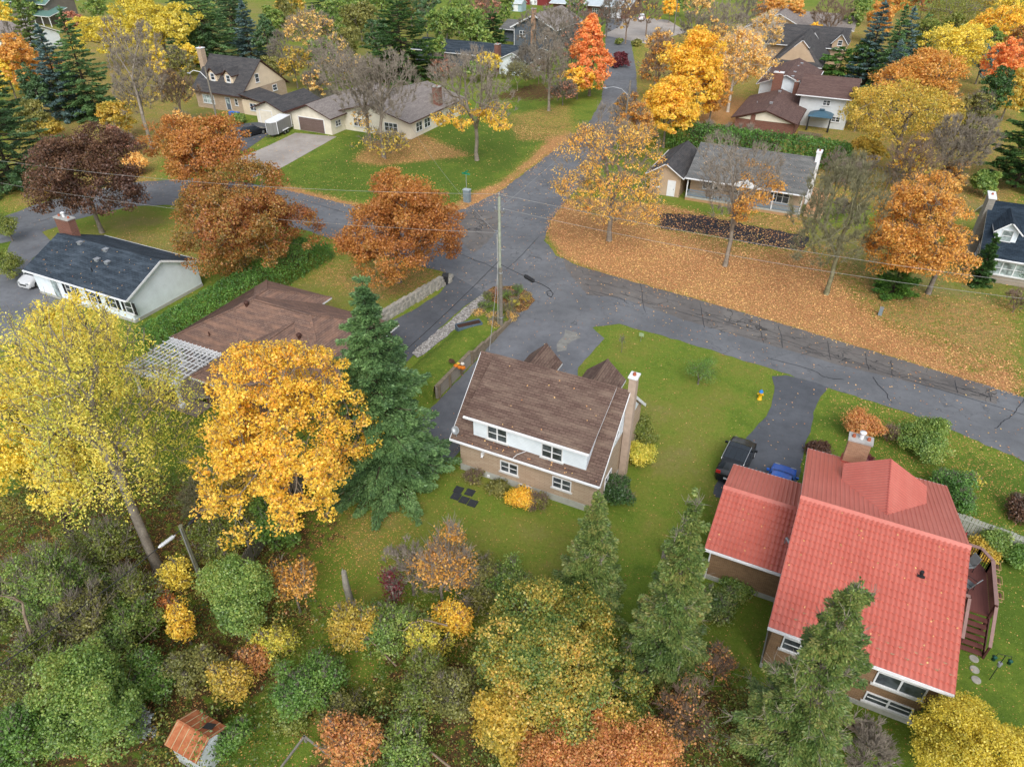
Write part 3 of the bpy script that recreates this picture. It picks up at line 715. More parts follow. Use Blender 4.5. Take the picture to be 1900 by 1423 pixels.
# ------------------------------------------------------------------ white bungalow, dark roof
h = thing('white_bungalow', 'white sided bungalow with blue black shingle roof and brick chimney by the long hedge', 'house')
gable_walls(h, -70.7, -57.2, 36.5, 44.8, 2.75, 4.55, 'x', SIDE_W)
b = MB(); b.box(-70.74, -57.16, 36.46, 44.84, 0, .3); b.build('foundation', FND, h)
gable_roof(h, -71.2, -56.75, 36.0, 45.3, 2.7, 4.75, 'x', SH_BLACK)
for y0, y1 in ((36.0, 40.65), (45.3, 40.65)): b = MB(); b.beam((-56.73, y0, 2.6), (-56.73, y1, 4.65), .035, .2); b.build('fascia', WHITE, h)
d = on_v(118, 566, 36.5); door(h, '-y', (d.x, 36.5, .25), .95, 2.05, GLASS2)
for px, n, w in ((141, 2, 1.3), (177, 1, .9), (209, 1, .9), (236, 1, .9)):
    q = on_v(px, 560, 36.5); window(h, '-y', (q.x, 36.5, 1.05), w, 1.15, n, shutters=BLACK)
window(h, '-x', (-70.7, 40, 1.0), 1.4, 1.1, 2); window(h, '+y', (-66, 44.8, 1), 2.2, 1.3, 3, shutters=BLACK); window(h, '+y', (-60, 44.8, 1), 1.4, 1.1, 2, shutters=BLACK)
c_ = chimney(h, -72.0, -69.9, 41.3, 42.1, 2.5, 6.0, BRICK_R, flues=3, metal=True)
for p in ((146, 444), (194, 457), (182, 487), (201, 492)):
    y = 39.0 if p[1] > 470 else 40.2
    q = on_v(p[0], p[1], y); vent(h, (q.x, y, roofz(y, 36, 2.7, 40.65, 4.75)), 'box')
q = on_v(172, 506, 37.8); vent(h, (q.x, 37.8, roofz(37.8, 36, 2.7, 40.65, 4.75)), 'pipe', BLACK)
settle(h, (-64, 40.6, 0))

# ------------------------------------------------------------------ brown hip roofed house
def hip(b, x0, x1, y0, y1, z, s, th=.16):
    w, d = x1-x0, y1-y0; k = min(w, d)/2; zr = z+k*s
    if w >= d: A, B = (x0+k, (y0+y1)/2, zr), (x1-k, (y0+y1)/2, zr)
    else: A, B = ((x0+x1)/2, y0+k, zr), ((x0+x1)/2, y1-k, zr)
    c = [(x0, y0, z), (x1, y0, z), (x1, y1, z), (x0, y1, z)]; l = [(x, y, z-th) for x, y, z in c]
    vs = c+[A, B]+l
    fs = [(0, 1, 5, 4), (1, 2, 5), (2, 3, 4, 5), (3, 0, 4)] if w >= d else [(0, 1, 4), (1, 2, 5, 4), (2, 3, 5), (3, 0, 4, 5)]
    b.add(vs, fs, 0); b.add(vs, [(6, 7, 1, 0), (7, 8, 2, 1), (8, 9, 3, 2), (9, 6, 0, 3), (9, 8, 7, 6)], 1)
    return A, B, c
h = thing('hip_roofed_house', 'low house with a patchy brown hip roof between the hedge and the spruce', 'house')
b = MB()
parts_ = [(-48.1, -32.0, 33.2, 43.4), (-48.1, -40.3, 33.25, 44.8), (-42.2, -33.9, 29.6, 43.35)]
caps = []
for q in parts_:
    A, B, c = hip(b, *q, 2.7, .45); caps.append((A, B, c, (q[1]-q[0]) >= (q[3]-q[2])))
r = b.build('roof', [SH_HIP, WHITE], h)
b = MB()
for A, B, c, wide in caps:
    L = [(A, B)]+([(c[0], A), (c[3], A), (c[1], B), (c[2], B)] if wide else [(c[0], A), (c[1], A), (c[2], B), (c[3], B)])
    for p, q in L: b.beam(Vector(p)+Vector((0, 0, .01)), Vector(q)+Vector((0, 0, .01)), .22, .035)
b.build('ridge_cap', SH_HIP, r)
b = MB()
for x0, x1, y0, y1 in parts_: b.box(x0+.5, x1-.5, y0+.5, y1-.5, 0, 2.58)
b.build('wall', siding('brown_siding', srgb(110, 84, 72)), h)
for p, k in (((457, 563), 'dome'), ((550, 600), 'dome'), ((391, 630), 'pipe')):
    y = {457: 37.6, 550: 36.2, 391: 34.3}[p[0]]; q = on_v(p[0], p[1], y)
    vent(h, (q.x, y, 2.7+.45*(y-33.2)), k, BROWNTRIM)
window(h, '-y', (-45.3, 33.7, .5), 2.2, 1.7, 3, hung=False); window(h, '-y', (-39.0, 30.1, .9), 1.6, 1.1, 2); window(h, '-x', (-47.6, 39, 1), 1.4, 1.1, 2)
door(h, '+y', (-37.5, 42.9, .1), 1, 2.05, WHITE); window(h, '+y', (-44, 44.3, 1), 1.6, 1.1, 2)
settle(h, (-40, 38, 0))

# ------------------------------------------------------------------ grey bungalow with porch and deck
h = thing('grey_bungalow', 'tan bungalow with weathered grey roof, front porch and side deck beyond the leaf covered verge', 'house')
gable_walls(h, -18.9, -4.8, 92.0, 103.2, 2.9, 5.5, 'x', SIDE_TAN, z0=0, ym=96.4)
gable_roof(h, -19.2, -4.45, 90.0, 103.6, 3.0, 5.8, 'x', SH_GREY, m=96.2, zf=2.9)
b = MB(); b.box(-19.0, -4.7, 90.3, 92, .35, .55); b.build('porch_floor', FND, h)
b = MB(); b.box(-19.0, -4.7, 90.28, 90.36, 0, .34); b.build('porch_skirt', siding('tan_skirt', srgb(178, 142, 104), .2, True), h)
for x in (-18.9, -15.6, -12.4, -8.2, -4.85):
    b = MB(); b.box(x-.06, x+.06, 90.32, 90.44, .55, 2.85); b.build('porch_post', WHITE, h)
BLUEG = plain('blue_grey_paint', srgb(112, 132, 150), .6)
for x0, x1 in ((-18.8, -12.5), (-10.5, -4.9)):
    b = MB(); b.box(x0, x1, 90.34, 90.42, 1.35, 1.42); b.box(x0, x1, 90.34, 90.42, .68, .74); x = x0+.1
    while x < x1: b.box(x, x+.05, 90.36, 90.4, .74, 1.35); x += .16
    b.build('railing', BLUEG, h)
xc = gp(1378, 350, 3.2).x
b = MB(); b.prism([(xc-2.1, 3.0), (xc+2.1, 3.0), (xc, 4.0)], 'y', 89.9, 92.6, [1, 0, 0], 1); b.build('porch_gable', [SH_GREY, WHITE], h)
window(h, '-y', (-16.3, 92.0, 1.3), 1.8, 1.2, 3); window(h, '-y', (-12.9, 92.0, 1.3), 1.0, 1.2, 1); door(h, '-y', (-11.2, 92.0, .56), 1.0, 2.05, DARKMETAL, GLASS2)
window(h, '-y', (-7.6, 92.0, 1.0), 2.2, 1.5, 3); window(h, '+x', (-4.8, 95, 1.2), 1.2, 1.1, 2)
c_ = chimney(h, -4.75, -4.2, 95.4, 96.6, 0, 6.6, WHITE, cap=WHITE)
settle(h, (-12, 96.5, 0))
h = thing('side_deck', 'tan wooden deck with a railing at the right end of the grey bungalow', 'deck')
DECK = siding('tan_deck_boards', srgb(196, 148, 106), .14)
b = MB(); b.box(-4.35, -2.2, 91.2, 101, .35, .5); b.build('floor', DECK, h)
b = MB()
for y in (91.25, 93.7, 96.1, 98.5, 100.9): b.box(-2.3, -2.2, y-.05, y+.05, 0, 1.45)
b.box(-2.32, -2.18, 91.2, 101, 1.45, 1.51); y = 91.4
while y < 100.9: b.box(-2.27, -2.23, y, y+.04, .55, 1.45); y += .17
b.box(-4.3, -2.2, 91.2, 91.28, 0, .34)
b.build('railing', siding('pale_deck_rail', srgb(206, 172, 138), .3), h); settle(h, (-3.2, 96, 0))
h = thing('detached_garage', 'small tan garage with grey gable roof and white door left of the grey bungalow', 'garage')
gable_walls(h, -23.9, -19.9, 90.6, 100.5, 2.7, 4.15, 'y', SIDE_TAN, name='wall')
gable_roof(h, -24.4, -19.45, 90.0, 101.0, 2.8, 4.4, 'y', SH_DARK)
d = on_v(1244, 360, 90.6); door(h, '-y', (d.x, 90.6, .05), .9, 2.0, WHITE); window(h, '-y', (-23.1, 90.6, 1.1), .9, .8, 1)
settle(h, (-21.9, 95.5, 0))

# ------------------------------------------------------------------ house with two dormers
h = thing('dormered_house', 'steep charcoal roofed house with two small dormers behind the parked hatchback', 'house')
gable_walls(h, -111.5, -100.3, 97.1, 108.6, 3.3, 7.75, 'x', STONE, name='wall')
gable_roof(h, -112.0, -99.9, 96.5, 109.2, 3.0, 8.0, 'x', SH_DARK, trim=BROWNTRIM)
b = MB(); b.prism([(97.4, 3.6), (108.3, 3.6), (102.85, 7.7)], 'x', -100.3, -100.26); b.build('gable_panel', SIDE_BEIGE, h)
window(h, '+x', (-100.26, 101.5, 4.5), .8, 1.3, 1); window(h, '+x', (-100.26, 105.5, 2.3), 1.0, .9, 1)
for px in (384, 427):
    xc = gp(px, 152, 4.7).x
    gable_walls(h, xc-.95, xc+.95, 98.5, 102.4, 5.85, 6.6, 'y', SIDE_BEIGE, z0=4.4, name='dormer_wall')
    gable_roof(h, xc-1.2, xc+1.2, 98.1, 102.4, 5.8, 6.85, 'y', SH_DARK, trim=BROWNTRIM, name='dormer_roof', gutter=False)
    window(h, '-y', (xc, 98.5, 4.75), .75, 1.0, 1, fw=.14)
c_ = chimney(h, -112.6, -111.6, 100.6, 101.6, 0, 9.2, STONE, cap=WHITE)
q = on_v(390, 195, 97.1); window(h, '-y', (q.x, 97.1, 1.0), 2.6, 1.3, 3, glass=GLASS2)
for k, px in enumerate((425, 440)):
    q = on_v(px, 196, 97.1)
    if k == 0: door(h, '-y', (q.x, 97.1, .3), 1, 2.05, SIDE_GREY, GLASS2)
    else: window(h, '-y', (q.x, 97.1, 1.3), .6, 1.0, 1)
b = MB(); b.box(-100.28, -95.2, 96.9, 101.2, 0, 2.5); b.build('side_room_wall', SIDE_BEIGE, h)
b = MB(); b.prism([(-100.25, 3.6), (-100.25, 3.45), (-94.6, 2.45), (-94.6, 2.6)], 'y', 96.2, 101.6, [1, 1, 1, 0], 1); b.build('side_room_roof', [SH_DARK, BROWNTRIM], h)
window(h, '-y', (-97.8, 96.9, .9), 1.4, 1.1, 2); door(h, '-y', (-96.1, 96.9, .1), .95, 2.05, WHITE, GLASS)
settle(h, (-106, 102.8, 0))
h = thing('cream_garage', 'cream garage with a charcoal gable roof beside the dormered house', 'garage')
gable_walls(h, -94.4, -88.2, 93.9, 102.6, 2.55, 3.75, 'y', SIDE_CREAM)
gable_roof(h, -94.8, -87.8, 93.2, 103.2, 2.6, 4.0, 'y', SH_DARK, trim=BROWNTRIM)
garage_door(h, '-y', (-92.3, 93.9, .03), 2.6, 2.1, SIDE_CREAM); settle(h, (-91.3, 98, 0))

# ------------------------------------------------------------------ cream bungalow with attached garage
h = thing('cream_bungalow', 'cream bungalow with taupe roofs and an attached double garage behind bare maples', 'house')
gable_walls(h, -86.2, -78.2, 93.4, 111, 2.7, 4.15, 'y', SIDE_CREAM, name='garage_wall')
gable_roof(h, -86.8, -77.6, 92.7, 111.5, 2.75, 4.5, 'y', SH_TAUPE, trim=BROWNTRIM)
garage_door(h, '-y', (-82.2, 93.4, .05), 5.1, 2.15, siding('grey_brown_door', srgb(112, 94, 88), .3))
gable_walls(h, -80.0, -65.3, 97.0, 113.8, 2.7, 4.5, 'y', SIDE_CREAM, ym=-72.9)
gable_roof(h, -80.6, -64.8, 96.2, 114.5, 2.75, 4.75, 'y', SH_TAUPE, trim=BROWNTRIM)
window(h, '-y', (-69.0, 97.0, .9), 2.4, 1.2, 3); window(h, '-y', (-75.5, 97.0, .9), 1.6, 1.2, 2)
for y in (99.5, 102.0, 106, 110): window(h, '+x', (-65.3, y, .8), 1.7, 1.3, 2)
window(h, '+x', (-78.2, 95.2, 1.1), 1.2, .8, 2)
c_ = chimney(h, -66.8, -65.6, 106.5, 107.7, 2, 5.9, BRICK_R)
settle(h, (-75, 103, 0))

# ------------------------------------------------------------------ dark roofed house at the right edge
h = thing('navy_roofed_house', 'stone house with a dark navy roof and one white dormer at the right edge', 'house')
gable_walls(h, 14.1, 28, 81.3, 93.5, 2.9, 6.2, 'x', brickmat('grey_tan_block', srgb(160, 148, 134), srgb(146, 136, 122), srgb(128, 120, 110), w=.6, h=.15))
gable_roof(h, 13.6, 28.5, 80.7, 94.1, 2.8, 6.4, 'x', SH_NAVY)
xc = gp(1867, 450, 4.2).x
gable_walls(h, xc-.95, xc+.95, 82.8, 86.4, 5.0, 5.8, 'y', SIDE_W, z0=3.6, name='dormer_wall')
gable_roof(h, xc-1.3, xc+1.3, 82.3, 86.6, 4.95, 6.1, 'y', SH_NAVY, name='dormer_roof', gutter=False); window(h, '-y', (xc, 82.8, 3.95), .9, 1.1, 1, glass=GLASS2)
q = on_v(1870, 500, 81.3); window(h, '-y', (q.x, 81.3, 1.0), 3.4, 1.3, 3, glass=GLASS2); window(h, '-x', (14.1, 86, 1), 1.4, 1.1, 2)
window(h, '-y', (q.x+6, 81.3, 1.0), 1.6, 1.3, 2)
c_ = chimney(h, 13.35, 13.98, 86.2, 88.4, 0, 6.9, BRICK_G, cap=WHITE)
settle(h, (20, 87, 0))

# ------------------------------------------------------------------ brown roofed split level group upper right
h = thing('split_level_house', 'white split level house with brown roofs and two brick chimneys behind the cedar hedge', 'house')
gable_walls(h, -19.6, -10.4, 123.2, 137.2, 2.6, 4.0, 'y', BRICK_R, name='wall')
b = MB(); b.prism([(-19.2, 2.5), (-10.8, 2.5), (-15, 3.9)], 'y', 123.14, 123.19); b.build('gable_panel', SIDE_CREAM, h)
b = MB(); b.box(-17.2, -16.5, 123.0, 123.13, 0, 3.3); b.build('pilaster', BRICK_R, h)
gable_roof(h, -20.1, -9.9, 122.5, 138.2, 2.7, 4.3, 'y', SH_BRN2, trim=BROWNTRIM)
gable_walls(h, -19.3, -10.6, 141.5, 156, 4.2, 5.8, 'y', SIDE_W, name='wall')
gable_roof(h, -19.8, -10.2, 140.8, 157, 4.2, 6.1, 'y', SH_BRN2)
gable_walls(h, -11.2, -3.4, 133, 145, 4.9, 6.5, 'x', SIDE_W2, name='wall'); gable_roof(h, -12, -2.8, 132.2, 146, 5.0, 6.9, 'x', SH_BRN2)
chimney(h, -16.9, -15.3, 138.6, 139.5, 0, 6.7, BRICK_R, cap=WHITE); chimney(h, -13.2, -12.4, 138.3, 139.0, 2, 5.6, BRICK_R)
window(h, '-y', (-7.0, 133, 3.6), 1.0, .7, 2); window(h, '-y', (-12.0, 141.5, 2.4), .8, 1.1, 1); window(h, '-y', (-5, 133, 1.2), 1.2, .7, 2)
for p in ((1447, 170), (1435, 192)): q = gp(*p, 4.4); vent(h, (-15, q.y, 4.35), 'box')
q = gp(1405, 190, 3.6); vent(h, (q.x, q.y, 3.4), 'pipe')
for p in ((1488, 118), (1480, 123), (1475, 134), (1471, 142)): q = gp(*p, 5.8); vent(h, (q.x, q.y, 5.7), 'box')
settle(h, (-13, 138, 0))
h = thing('gazebo', 'teal hard roofed gazebo with dark curtains behind the cedar hedge', 'gazebo')
gx0, gy0 = gp(1517, 240, 0)[:2]
b = MB(); hip(b, gx0-1.9, gx0+1.9, gy0-1.8, gy0+1.8, 2.35, .42, .08); b.build('canopy', [siding('teal_canopy', srgb(70, 100, 116), .5)]*2, h)
b = MB(); b.box(gx0-.4, gx0+.4, gy0-.4, gy0+.4, 3.05, 3.2); b.build('canopy_vent', plain('teal', srgb(60, 88, 104)), h)
for sx in (-1, 1):
    for sy in (-1, 1): b = MB(); b.box(gx0+sx*1.7-.05, gx0+sx*1.7+.05, gy0+sy*1.6-.05, gy0+sy*1.6+.05, 0, 2.3); b.cyl((gx0+sx*1.65, gy0+sy*1.5, .1), (gx0+sx*1.65, gy0+sy*1.5, 2.2), .16, .1); b.build('post', BLACK, h)
settle(h, (gx0, gy0, 0))
h = thing('far_dormered_house', 'tan house with charcoal roofs and a white framed dormer above the split level house', 'house')
gable_walls(h, -21.0, -11.8, 166.8, 184, 2.8, 7.2, 'y', SIDE_TAN, name='wall')
b = MB(); hip(b, -21.6, -11.2, 166, 186, 3.0, .95); b.build('roof', [SH_DARK, WHITE], h)
xc = gp(1481, 108, 4.6).x
gable_walls(h, xc-1.1, xc+1.1, 168.2, 172, 6.3, 7.3, 'y', SIDE_TAN, z0=4.2, name='dormer_wall'); gable_roof(h, xc-1.5, xc+1.5, 167.7, 172, 6.2, 7.6, 'y', SH_DARK, name='dormer_roof', gutter=False); window(h, '-y', (xc, 168.2, 4.7), .9, 1.4, 1, fw=.16)
gable_walls(h, -25, -9, 182, 194, 4.2, 7.2, 'x', SIDE_TAN, name='wall'); gable_roof(h, -25.6, -8.4, 181.2, 195, 4.2, 7.4, 'x', SH_DARK)
for xx, zz_ in ((-15.4, 0), (-9.8, 0)):
    gable_roof(h, xx-1.8, xx+1.8, 181, 187, 5.2, 7.2, 'y', SH_DARK, name='gable_dormer_roof', gutter=False); gable_walls(h, xx-1.5, xx+1.5, 181.5, 186, 5.2, 6.9, 'y', SIDE_TAN, z0=4, name='gable_dormer_wall'); window(h, '-y', (xx, 181.5, 4.9), .8, .9, 1)
settle(h, (-16, 178, 0))
h = thing('far_grey_house', 'distant grey roofed house behind a bare tree near the top right', 'house')
gable_walls(h, -34, -20, 210, 226, 3.0, 6.3, 'y', SIDE_TAN); gable_roof(h, -35, -19, 209, 227, 3.0, 6.6, 'y', SH_TAUPE)
gable_walls(h, -24, -10, 216, 228, 3, 5.6, 'x', SIDE_TAN, name='wall'); gable_roof(h, -25, -9, 215, 229, 3.0, 5.8, 'x', SH_TAUPE)
window(h, '-y', (-27, 210, 3.6), .9, 1.2, 1); settle(h, (-24, 218, 0))

# ------------------------------------------------------------------ houses along the top edge
h = thing('long_dark_bungalow', 'long bungalow with a dark blue grey roof and brick chimney behind bare shrubs', 'house')
gable_walls(h, -97, -68.6, 148.5, 158, 2.7, 4.1, 'x', SIDE_GREY); gable_roof(h, -97.6, -68, 147.6, 159, 2.8, 4.4, 'x', SH_BLACK)
gable_walls(h, -74, -67.4, 145.5, 155, 2.8, 4.4, 'y', SIDE_W, name='wall'); gable_roof(h, -74.6, -66.8, 144.8, 156, 2.8, 4.6, 'y', SH_GREY)
chimney(h, -75.9, -74.9, 147.0, 148.2, 0, 5.4, BRICK_R); window(h, '-y', (-70.6, 145.5, 1), 1.6, 1.2, 2); settle(h, (-82, 153, 0))
h = thing('slate_sided_house', 'slate blue sided gable house with white trim and a brick chimney beyond the long bungalow', 'house')
gable_walls(h, -84.4, -73.2, 174, 190, 4.6, 7.4, 'y', SIDE_GREY); gable_roof(h, -85, -72.6, 173.2, 191, 4.6, 7.7, 'y', SH_TAUPE)
b = MB(); b.beam((-85, 173.15, 4.5), (-78.8, 173.15, 7.6), .06, .3); b.beam((-72.6, 173.15, 4.5), (-78.8, 173.15, 7.6), .06, .3); b.build('fascia', WHITE, h)
gable_walls(h, -90, -84.5, 180, 188, 3, 4.5, 'x', SIDE_GREY, name='wall'); gable_roof(h, -91, -84.6, 179, 189, 3, 4.6, 'x', SH_GREY)
chimney(h, -79.3, -78.3, 173.0, 173.9, 0, 8.9, BRICK_C); window(h, '-y', (-82, 174, 2.6), 1.4, 1.2, 2); window(h, '-y', (-75.8, 174, 2.6), 1.4, 1.2, 2)
b = MB(); b.tube([(-84.3, 173.4, 4.5), (-84.2, 173.9, 4.2), (-84.2, 173.9, .2)], .07, 6); b.build('downspout', WHITE, h)
settle(h, (-79, 182, 0))
h = thing('white_metal_roofed_house', 'brick house with pale metal roof and white garage door at the top of the street', 'house')
PALE = siding('pale_metal_roof', srgb(186, 196, 200), .4, True)
gable_walls(h, -97, -73, 228, 242, 3.1, 5.0, 'x', BRICK_R); gable_roof(h, -98, -72, 227, 243, 3.1, 5.4, 'x', PALE)
garage_door(h, '-y', (-76.5, 228, .05), 3.2, 2.4, WHITE); window(h, '-y', (-83, 228, 1), 2, 1.3, 3); window(h, '-y', (-90, 228, 1), 2, 1.3, 3); door(h, '-y', (-79.6, 228, .1), 1, 2.1, BROWNTRIM)
settle(h, (-85, 235, 0))
h = thing('garden_shed', 'small pale blue shed on the far green lawn at the top edge', 'shed')
q = gp(957, 22, 0)
gable_walls(h, q.x-2, q.x+2, q.y, q.y+3.5, 2.3, 3.2, 'x', siding('pale_blue_siding', srgb(160, 182, 190), .2)); gable_roof(h, q.x-2.2, q.x+2.2, q.y-.3, q.y+3.8, 2.3, 3.4, 'x', PALE); door(h, '-y', (q.x, q.y, .05), 1.4, 1.9, WHITE); settle(h, (q.x, q.y, 0))
h = thing('red_barn', 'distant dark red outbuilding at the top edge', 'barn')
q = gp(990, 10, 0)
gable_walls(h, q.x-5, q.x+5, q.y, q.y+8, 3, 5, 'x', siding('barn_red', srgb(128, 52, 52), .3)); gable_roof(h, q.x-5.5, q.x+5.5, q.y-.5, q.y+8.5, 3, 5.2, 'x', PALE); door(h, '-y', (q.x, q.y, .05), 2.4, 2.4, WHITE); settle(h, (q.x, q.y, 0))
h = thing('green_roofed_house', 'grey sided house with a green metal roof and porch at the top left corner', 'house')
GRN = siding('green_metal_roof', srgb(96, 128, 120), .4, True)
q = gp(60, 42, 0)
gable_walls(h, q.x-9, q.x+9, q.y, q.y+9, 5.2, 7.6, 'x', siding('taupe_siding', srgb(112, 106, 98), .2)); gable_roof(h, q.x-9.6, q.x+9.6, q.y-.8, q.y+9.8, 5.2, 8.2, 'x', GRN)
b = MB(); b.prism([(q.y-3.4, 2.7), (q.y-3.4, 2.55), (q.y+3, 4.2), (q.y+3, 4.35)], 'x', q.x+2.5, q.x+13.5, [1, 1, 1, 0], 1); b.build('porch_roof', [GRN, WHITE], h)
for k in range(4): b = MB(); xx = q.x+3+k*3.3; b.box(xx, xx+.16, q.y-3.2, q.y-3.04, 0, 2.6); b.build('porch_post', WHITE, h)
window(h, '-y', (q.x-1.5, q.y, 3.6), 1.6, 1.3, 2); window(h, '-y', (q.x-2.6, q.y, .5), 2.8, 2.0, 3); window(h, '-y', (q.x-6.5, q.y, 3.6), 1.6, 1.3, 2)
settle(h, (q.x, q.y+4, 0))
h = thing('far_taupe_house', 'distant pale house almost hidden behind the orange tree at the left edge', 'house')
q = gp(20, 92, 0); gable_walls(h, q.x-7, q.x+7, q.y, q.y+9, 3, 5, 'x', SIDE_W); gable_roof(h, q.x-7.6, q.x+7.6, q.y-.8, q.y+9.8, 3, 5.3, 'x', SH_TAUPE); window(h, '-y', (q.x, q.y, 1), 2, 1.2, 3); settle(h, (q.x, q.y+4, 0))
# ------------------------------------------------------------------ vegetation kit (all numpy, real small faces)
def unit(a): return a/np.maximum(np.linalg.norm(a, axis=-1, keepdims=True), 1e-9)
def rdir(rng, n):
    return unit(rng.normal(size=(n, 3)))
def kites(C, D, N, L, W):
    """leaf-shaped quads: centre C, long axis D, normal-ish N, length L, width W"""
    D = unit(D); S = unit(np.cross(D, N)); L = L[:, None]; W = W[:, None]
    up = unit(np.cross(S, D))
    v = np.stack([C-D*L*.5, C+S*W*.5+D*L*.08+up*L*.06, C+D*L*.5, C-S*W*.5+D*L*.08+up*L*.06], 1)
    return v.reshape(-1, 3)
def leaf_mesh(name, V, mat):
    n = len(V)//4; me = np_mesh(name, V, np.arange(n*4).reshape(n, 4), mats=(mat,)); return me
def tube_mesh(name, A, B, ra, rb, mat, n=4):
    D = unit(B-A); X = np.cross(D, np.where(np.abs(D[:, 2:3]) > .9, [[1., 0, 0]], [[0, 0, 1.]])); X = unit(X); Y = np.cross(D, X)
    t = np.arange(n)*2*math.pi/n; c, s = np.cos(t), np.sin(t)
    R = X[:, None, :]*c[None, :, None]+Y[:, None, :]*s[None, :, None]
    V = np.concatenate([A[:, None]+R*ra[:, None, None], B[:, None]+R*rb[:, None, None]], 1).reshape(-1, 3)
    k = np.arange(n); f = np.stack([k, (k+1) % n, n+(k+1) % n, n+k], 1)
    F = (np.arange(len(A))[:, None, None]*2*n+f[None]).reshape(-1, 4)
    return np_mesh(name, V, F, smooth=True, mats=(mat,))
def branches(base, tips, fork, r0, rng, lean=(0, 0), up=.25, wig=.12, pw=.48):
    """limbs reaching every tip: returns arrays A, B, ra, rb"""
    A, B, RA, RB = [], [], [], []; N = len(tips)
    p = np.array(base, float); steps = 4; top = p+np.array([lean[0], lean[1], fork]); prev = p; pr = r0*1.35
    for i in range(1, steps+1):
        q = p+(top-p)*i/steps+np.array([*rng.normal(0, .06*r0*3, 2), 0])*(i < steps); r = r0*(1-.12*i/steps)
        A.append(prev); B.append(q); RA.append(pr); RB.append(r); prev, pr = q, r
    st = [(prev, np.arange(N), pr)]
    while st:
        o, idx, ro = st.pop(); P = tips[idx]
        if len(idx) == 1:
            A.append(o); B.append(P[0]); RA.append(ro); RB.append(ro*.35); continue
        c = P.mean(0); X = P-c; w = rng.normal(size=3)
        w = X.T @ (X @ w); w = X.T @ (X @ w); s = X @ w
        k = len(idx); cut = int(np.clip(k*rng.uniform(.3, .7), 1, k-1)); od = np.argsort(s)
        for sub in (od[:cut], od[cut:]):
            I = idx[sub]; c2 = tips[I].mean(0); d = c2-o; L = np.linalg.norm(d); f = rng.uniform(.3, .5) if len(I) > 1 else 1
            q = o+d*f
            if len(I) > 1: q[2] += up*L*f*.3; q += rng.normal(0, wig*L*f, 3)
            r = r0*(len(I)/N)**pw
            r = min(r, ro)
            if len(I) == 1: q = tips[I[0]]
            A.append(o); B.append(q); RA.append(min(ro, r*1.15)); RB.append(r if len(I) > 1 else r*.4)
            if len(I) > 1: st.append((q, I, r))
    return np.array(A), np.array(B), np.array(RA), np.array(RB)
def crown_tips(rng, n, r, z0, z1, shape='round', inner=.35, lump=.28, cx=0, cy=0, sx=1., sy=1.):
    """tips on the skins of a dozen overlapping boughs, so the outline is lobed and gaps open between them"""
    small = r < 2.2
    K = int(rng.integers(9, 14)) if small else int(rng.integers(11, 17))
    C = rdir(rng, K); C[:, 2] = np.sort(rng.uniform(-.85, .95, K))[rng.permutation(K)]; C = unit(C*np.array([1, 1, .9]))
    rad = rng.uniform(.42, .74, K) if not small else rng.uniform(.3, .85, K); R = (rng.uniform(.28, .48, K) if not small else rng.uniform(.18, .42, K))*(1.1-lump*.3)
    C = C*rad[:, None]
    C = np.concatenate([C, [[0, 0, .1]], [[0, 0, -.2]]]); R = np.concatenate([R, [.5, .5] if not small else [.38, .42]])
    w = R**2; k = rng.choice(len(C), n*3, p=w/w.sum()); D = rdir(rng, n*3); D[:, 2] = np.where(D[:, 2] < -.75, -D[:, 2], D[:, 2])
    P = C[k]+D*R[k][:, None]*np.where(rng.random(n*3) < inner*.5, rng.uniform(.3, .8, n*3), rng.uniform(.85, 1.06, n*3))[:, None]
    dist = np.linalg.norm(P[:, None]-C[None], axis=2)/R[None]; dist[np.arange(len(P)), k] = 9
    P = P[(dist.min(1) > .72) | (rng.random(len(P)) < inner*.3)]
    if len(P) < n: P = np.concatenate([P, P+rng.normal(0, .04, P.shape)])
    t = (P[:, 2]+1)/2
    if shape == 'vase': w = .5+.72*np.clip(t, 0, 1)**.7
    elif shape == 'cone': w = 1.3*(1-np.clip(t, 0, .93))+.12
    elif shape == 'oval': w = np.full(len(t), .95)
    else: w = 1.14-.28*t
    P[:, 0] *= w; P[:, 1] *= w; P = P[P[:, 2] > -.95][:n]
    P[:, 2] = np.clip(P[:, 2], -.95, 1.05)
    return np.stack([cx+P[:, 0]*r*sx, cy+P[:, 1]*r*sy, z0+(P[:, 2]+1)/2*(z1-z0)], 1)
def foliage(rng, tips, per, rc, size, flat=.6, upb=.7, centre=None, droop=0.0, keep=None, asp=.75):
    n = len(tips)*per; T = np.repeat(tips, per, 0); D = rdir(rng, n); cl = np.repeat(rng.uniform(.65, 1.3, len(tips)), per)
    R = rc*cl*rng.uniform(.25, 1, n)**.5; O = D*R[:, None]; O[:, 2] *= flat
    if droop: O[:, 2] -= droop*rng.random(n)**1.5
    C = T+O
    N = rdir(rng, n)+D*.6; N[:, 2] += upb
    if centre is not None:
        N += unit(C-centre)*.8
    ax = rdir(rng, n); ax[:, 2] -= .25
    s = size*rng.uniform(.65, 1.35, n)
    return kites(C, ax, unit(N), s, s*asp)
def twigs(rng, tips, per, L, r, spread=.9, up=.5, origin=None):
    n = len(tips)*per; T = np.repeat(tips, per, 0)
    base = unit(T-origin) if origin is not None else np.array([[0, 0, 1.]])
    D = unit(base+rdir(rng, n)*spread+np.array([0, 0, up])); l = L*rng.uniform(.4, 1.2, n)
    S = T-D*(l*.35)[:, None]*rng.random(n)[:, None]; M = S+D*(l*.5)[:, None]; D2 = unit(D+rdir(rng, n)*.35+np.array([0, 0, .15])); E = M+D2*(l*.5)[:, None]
    rr = np.full(n, r)
    return np.concatenate([S, M]), np.concatenate([M, E]), np.concatenate([rr, rr*.8]), np.concatenate([rr*.8, rr*.35])

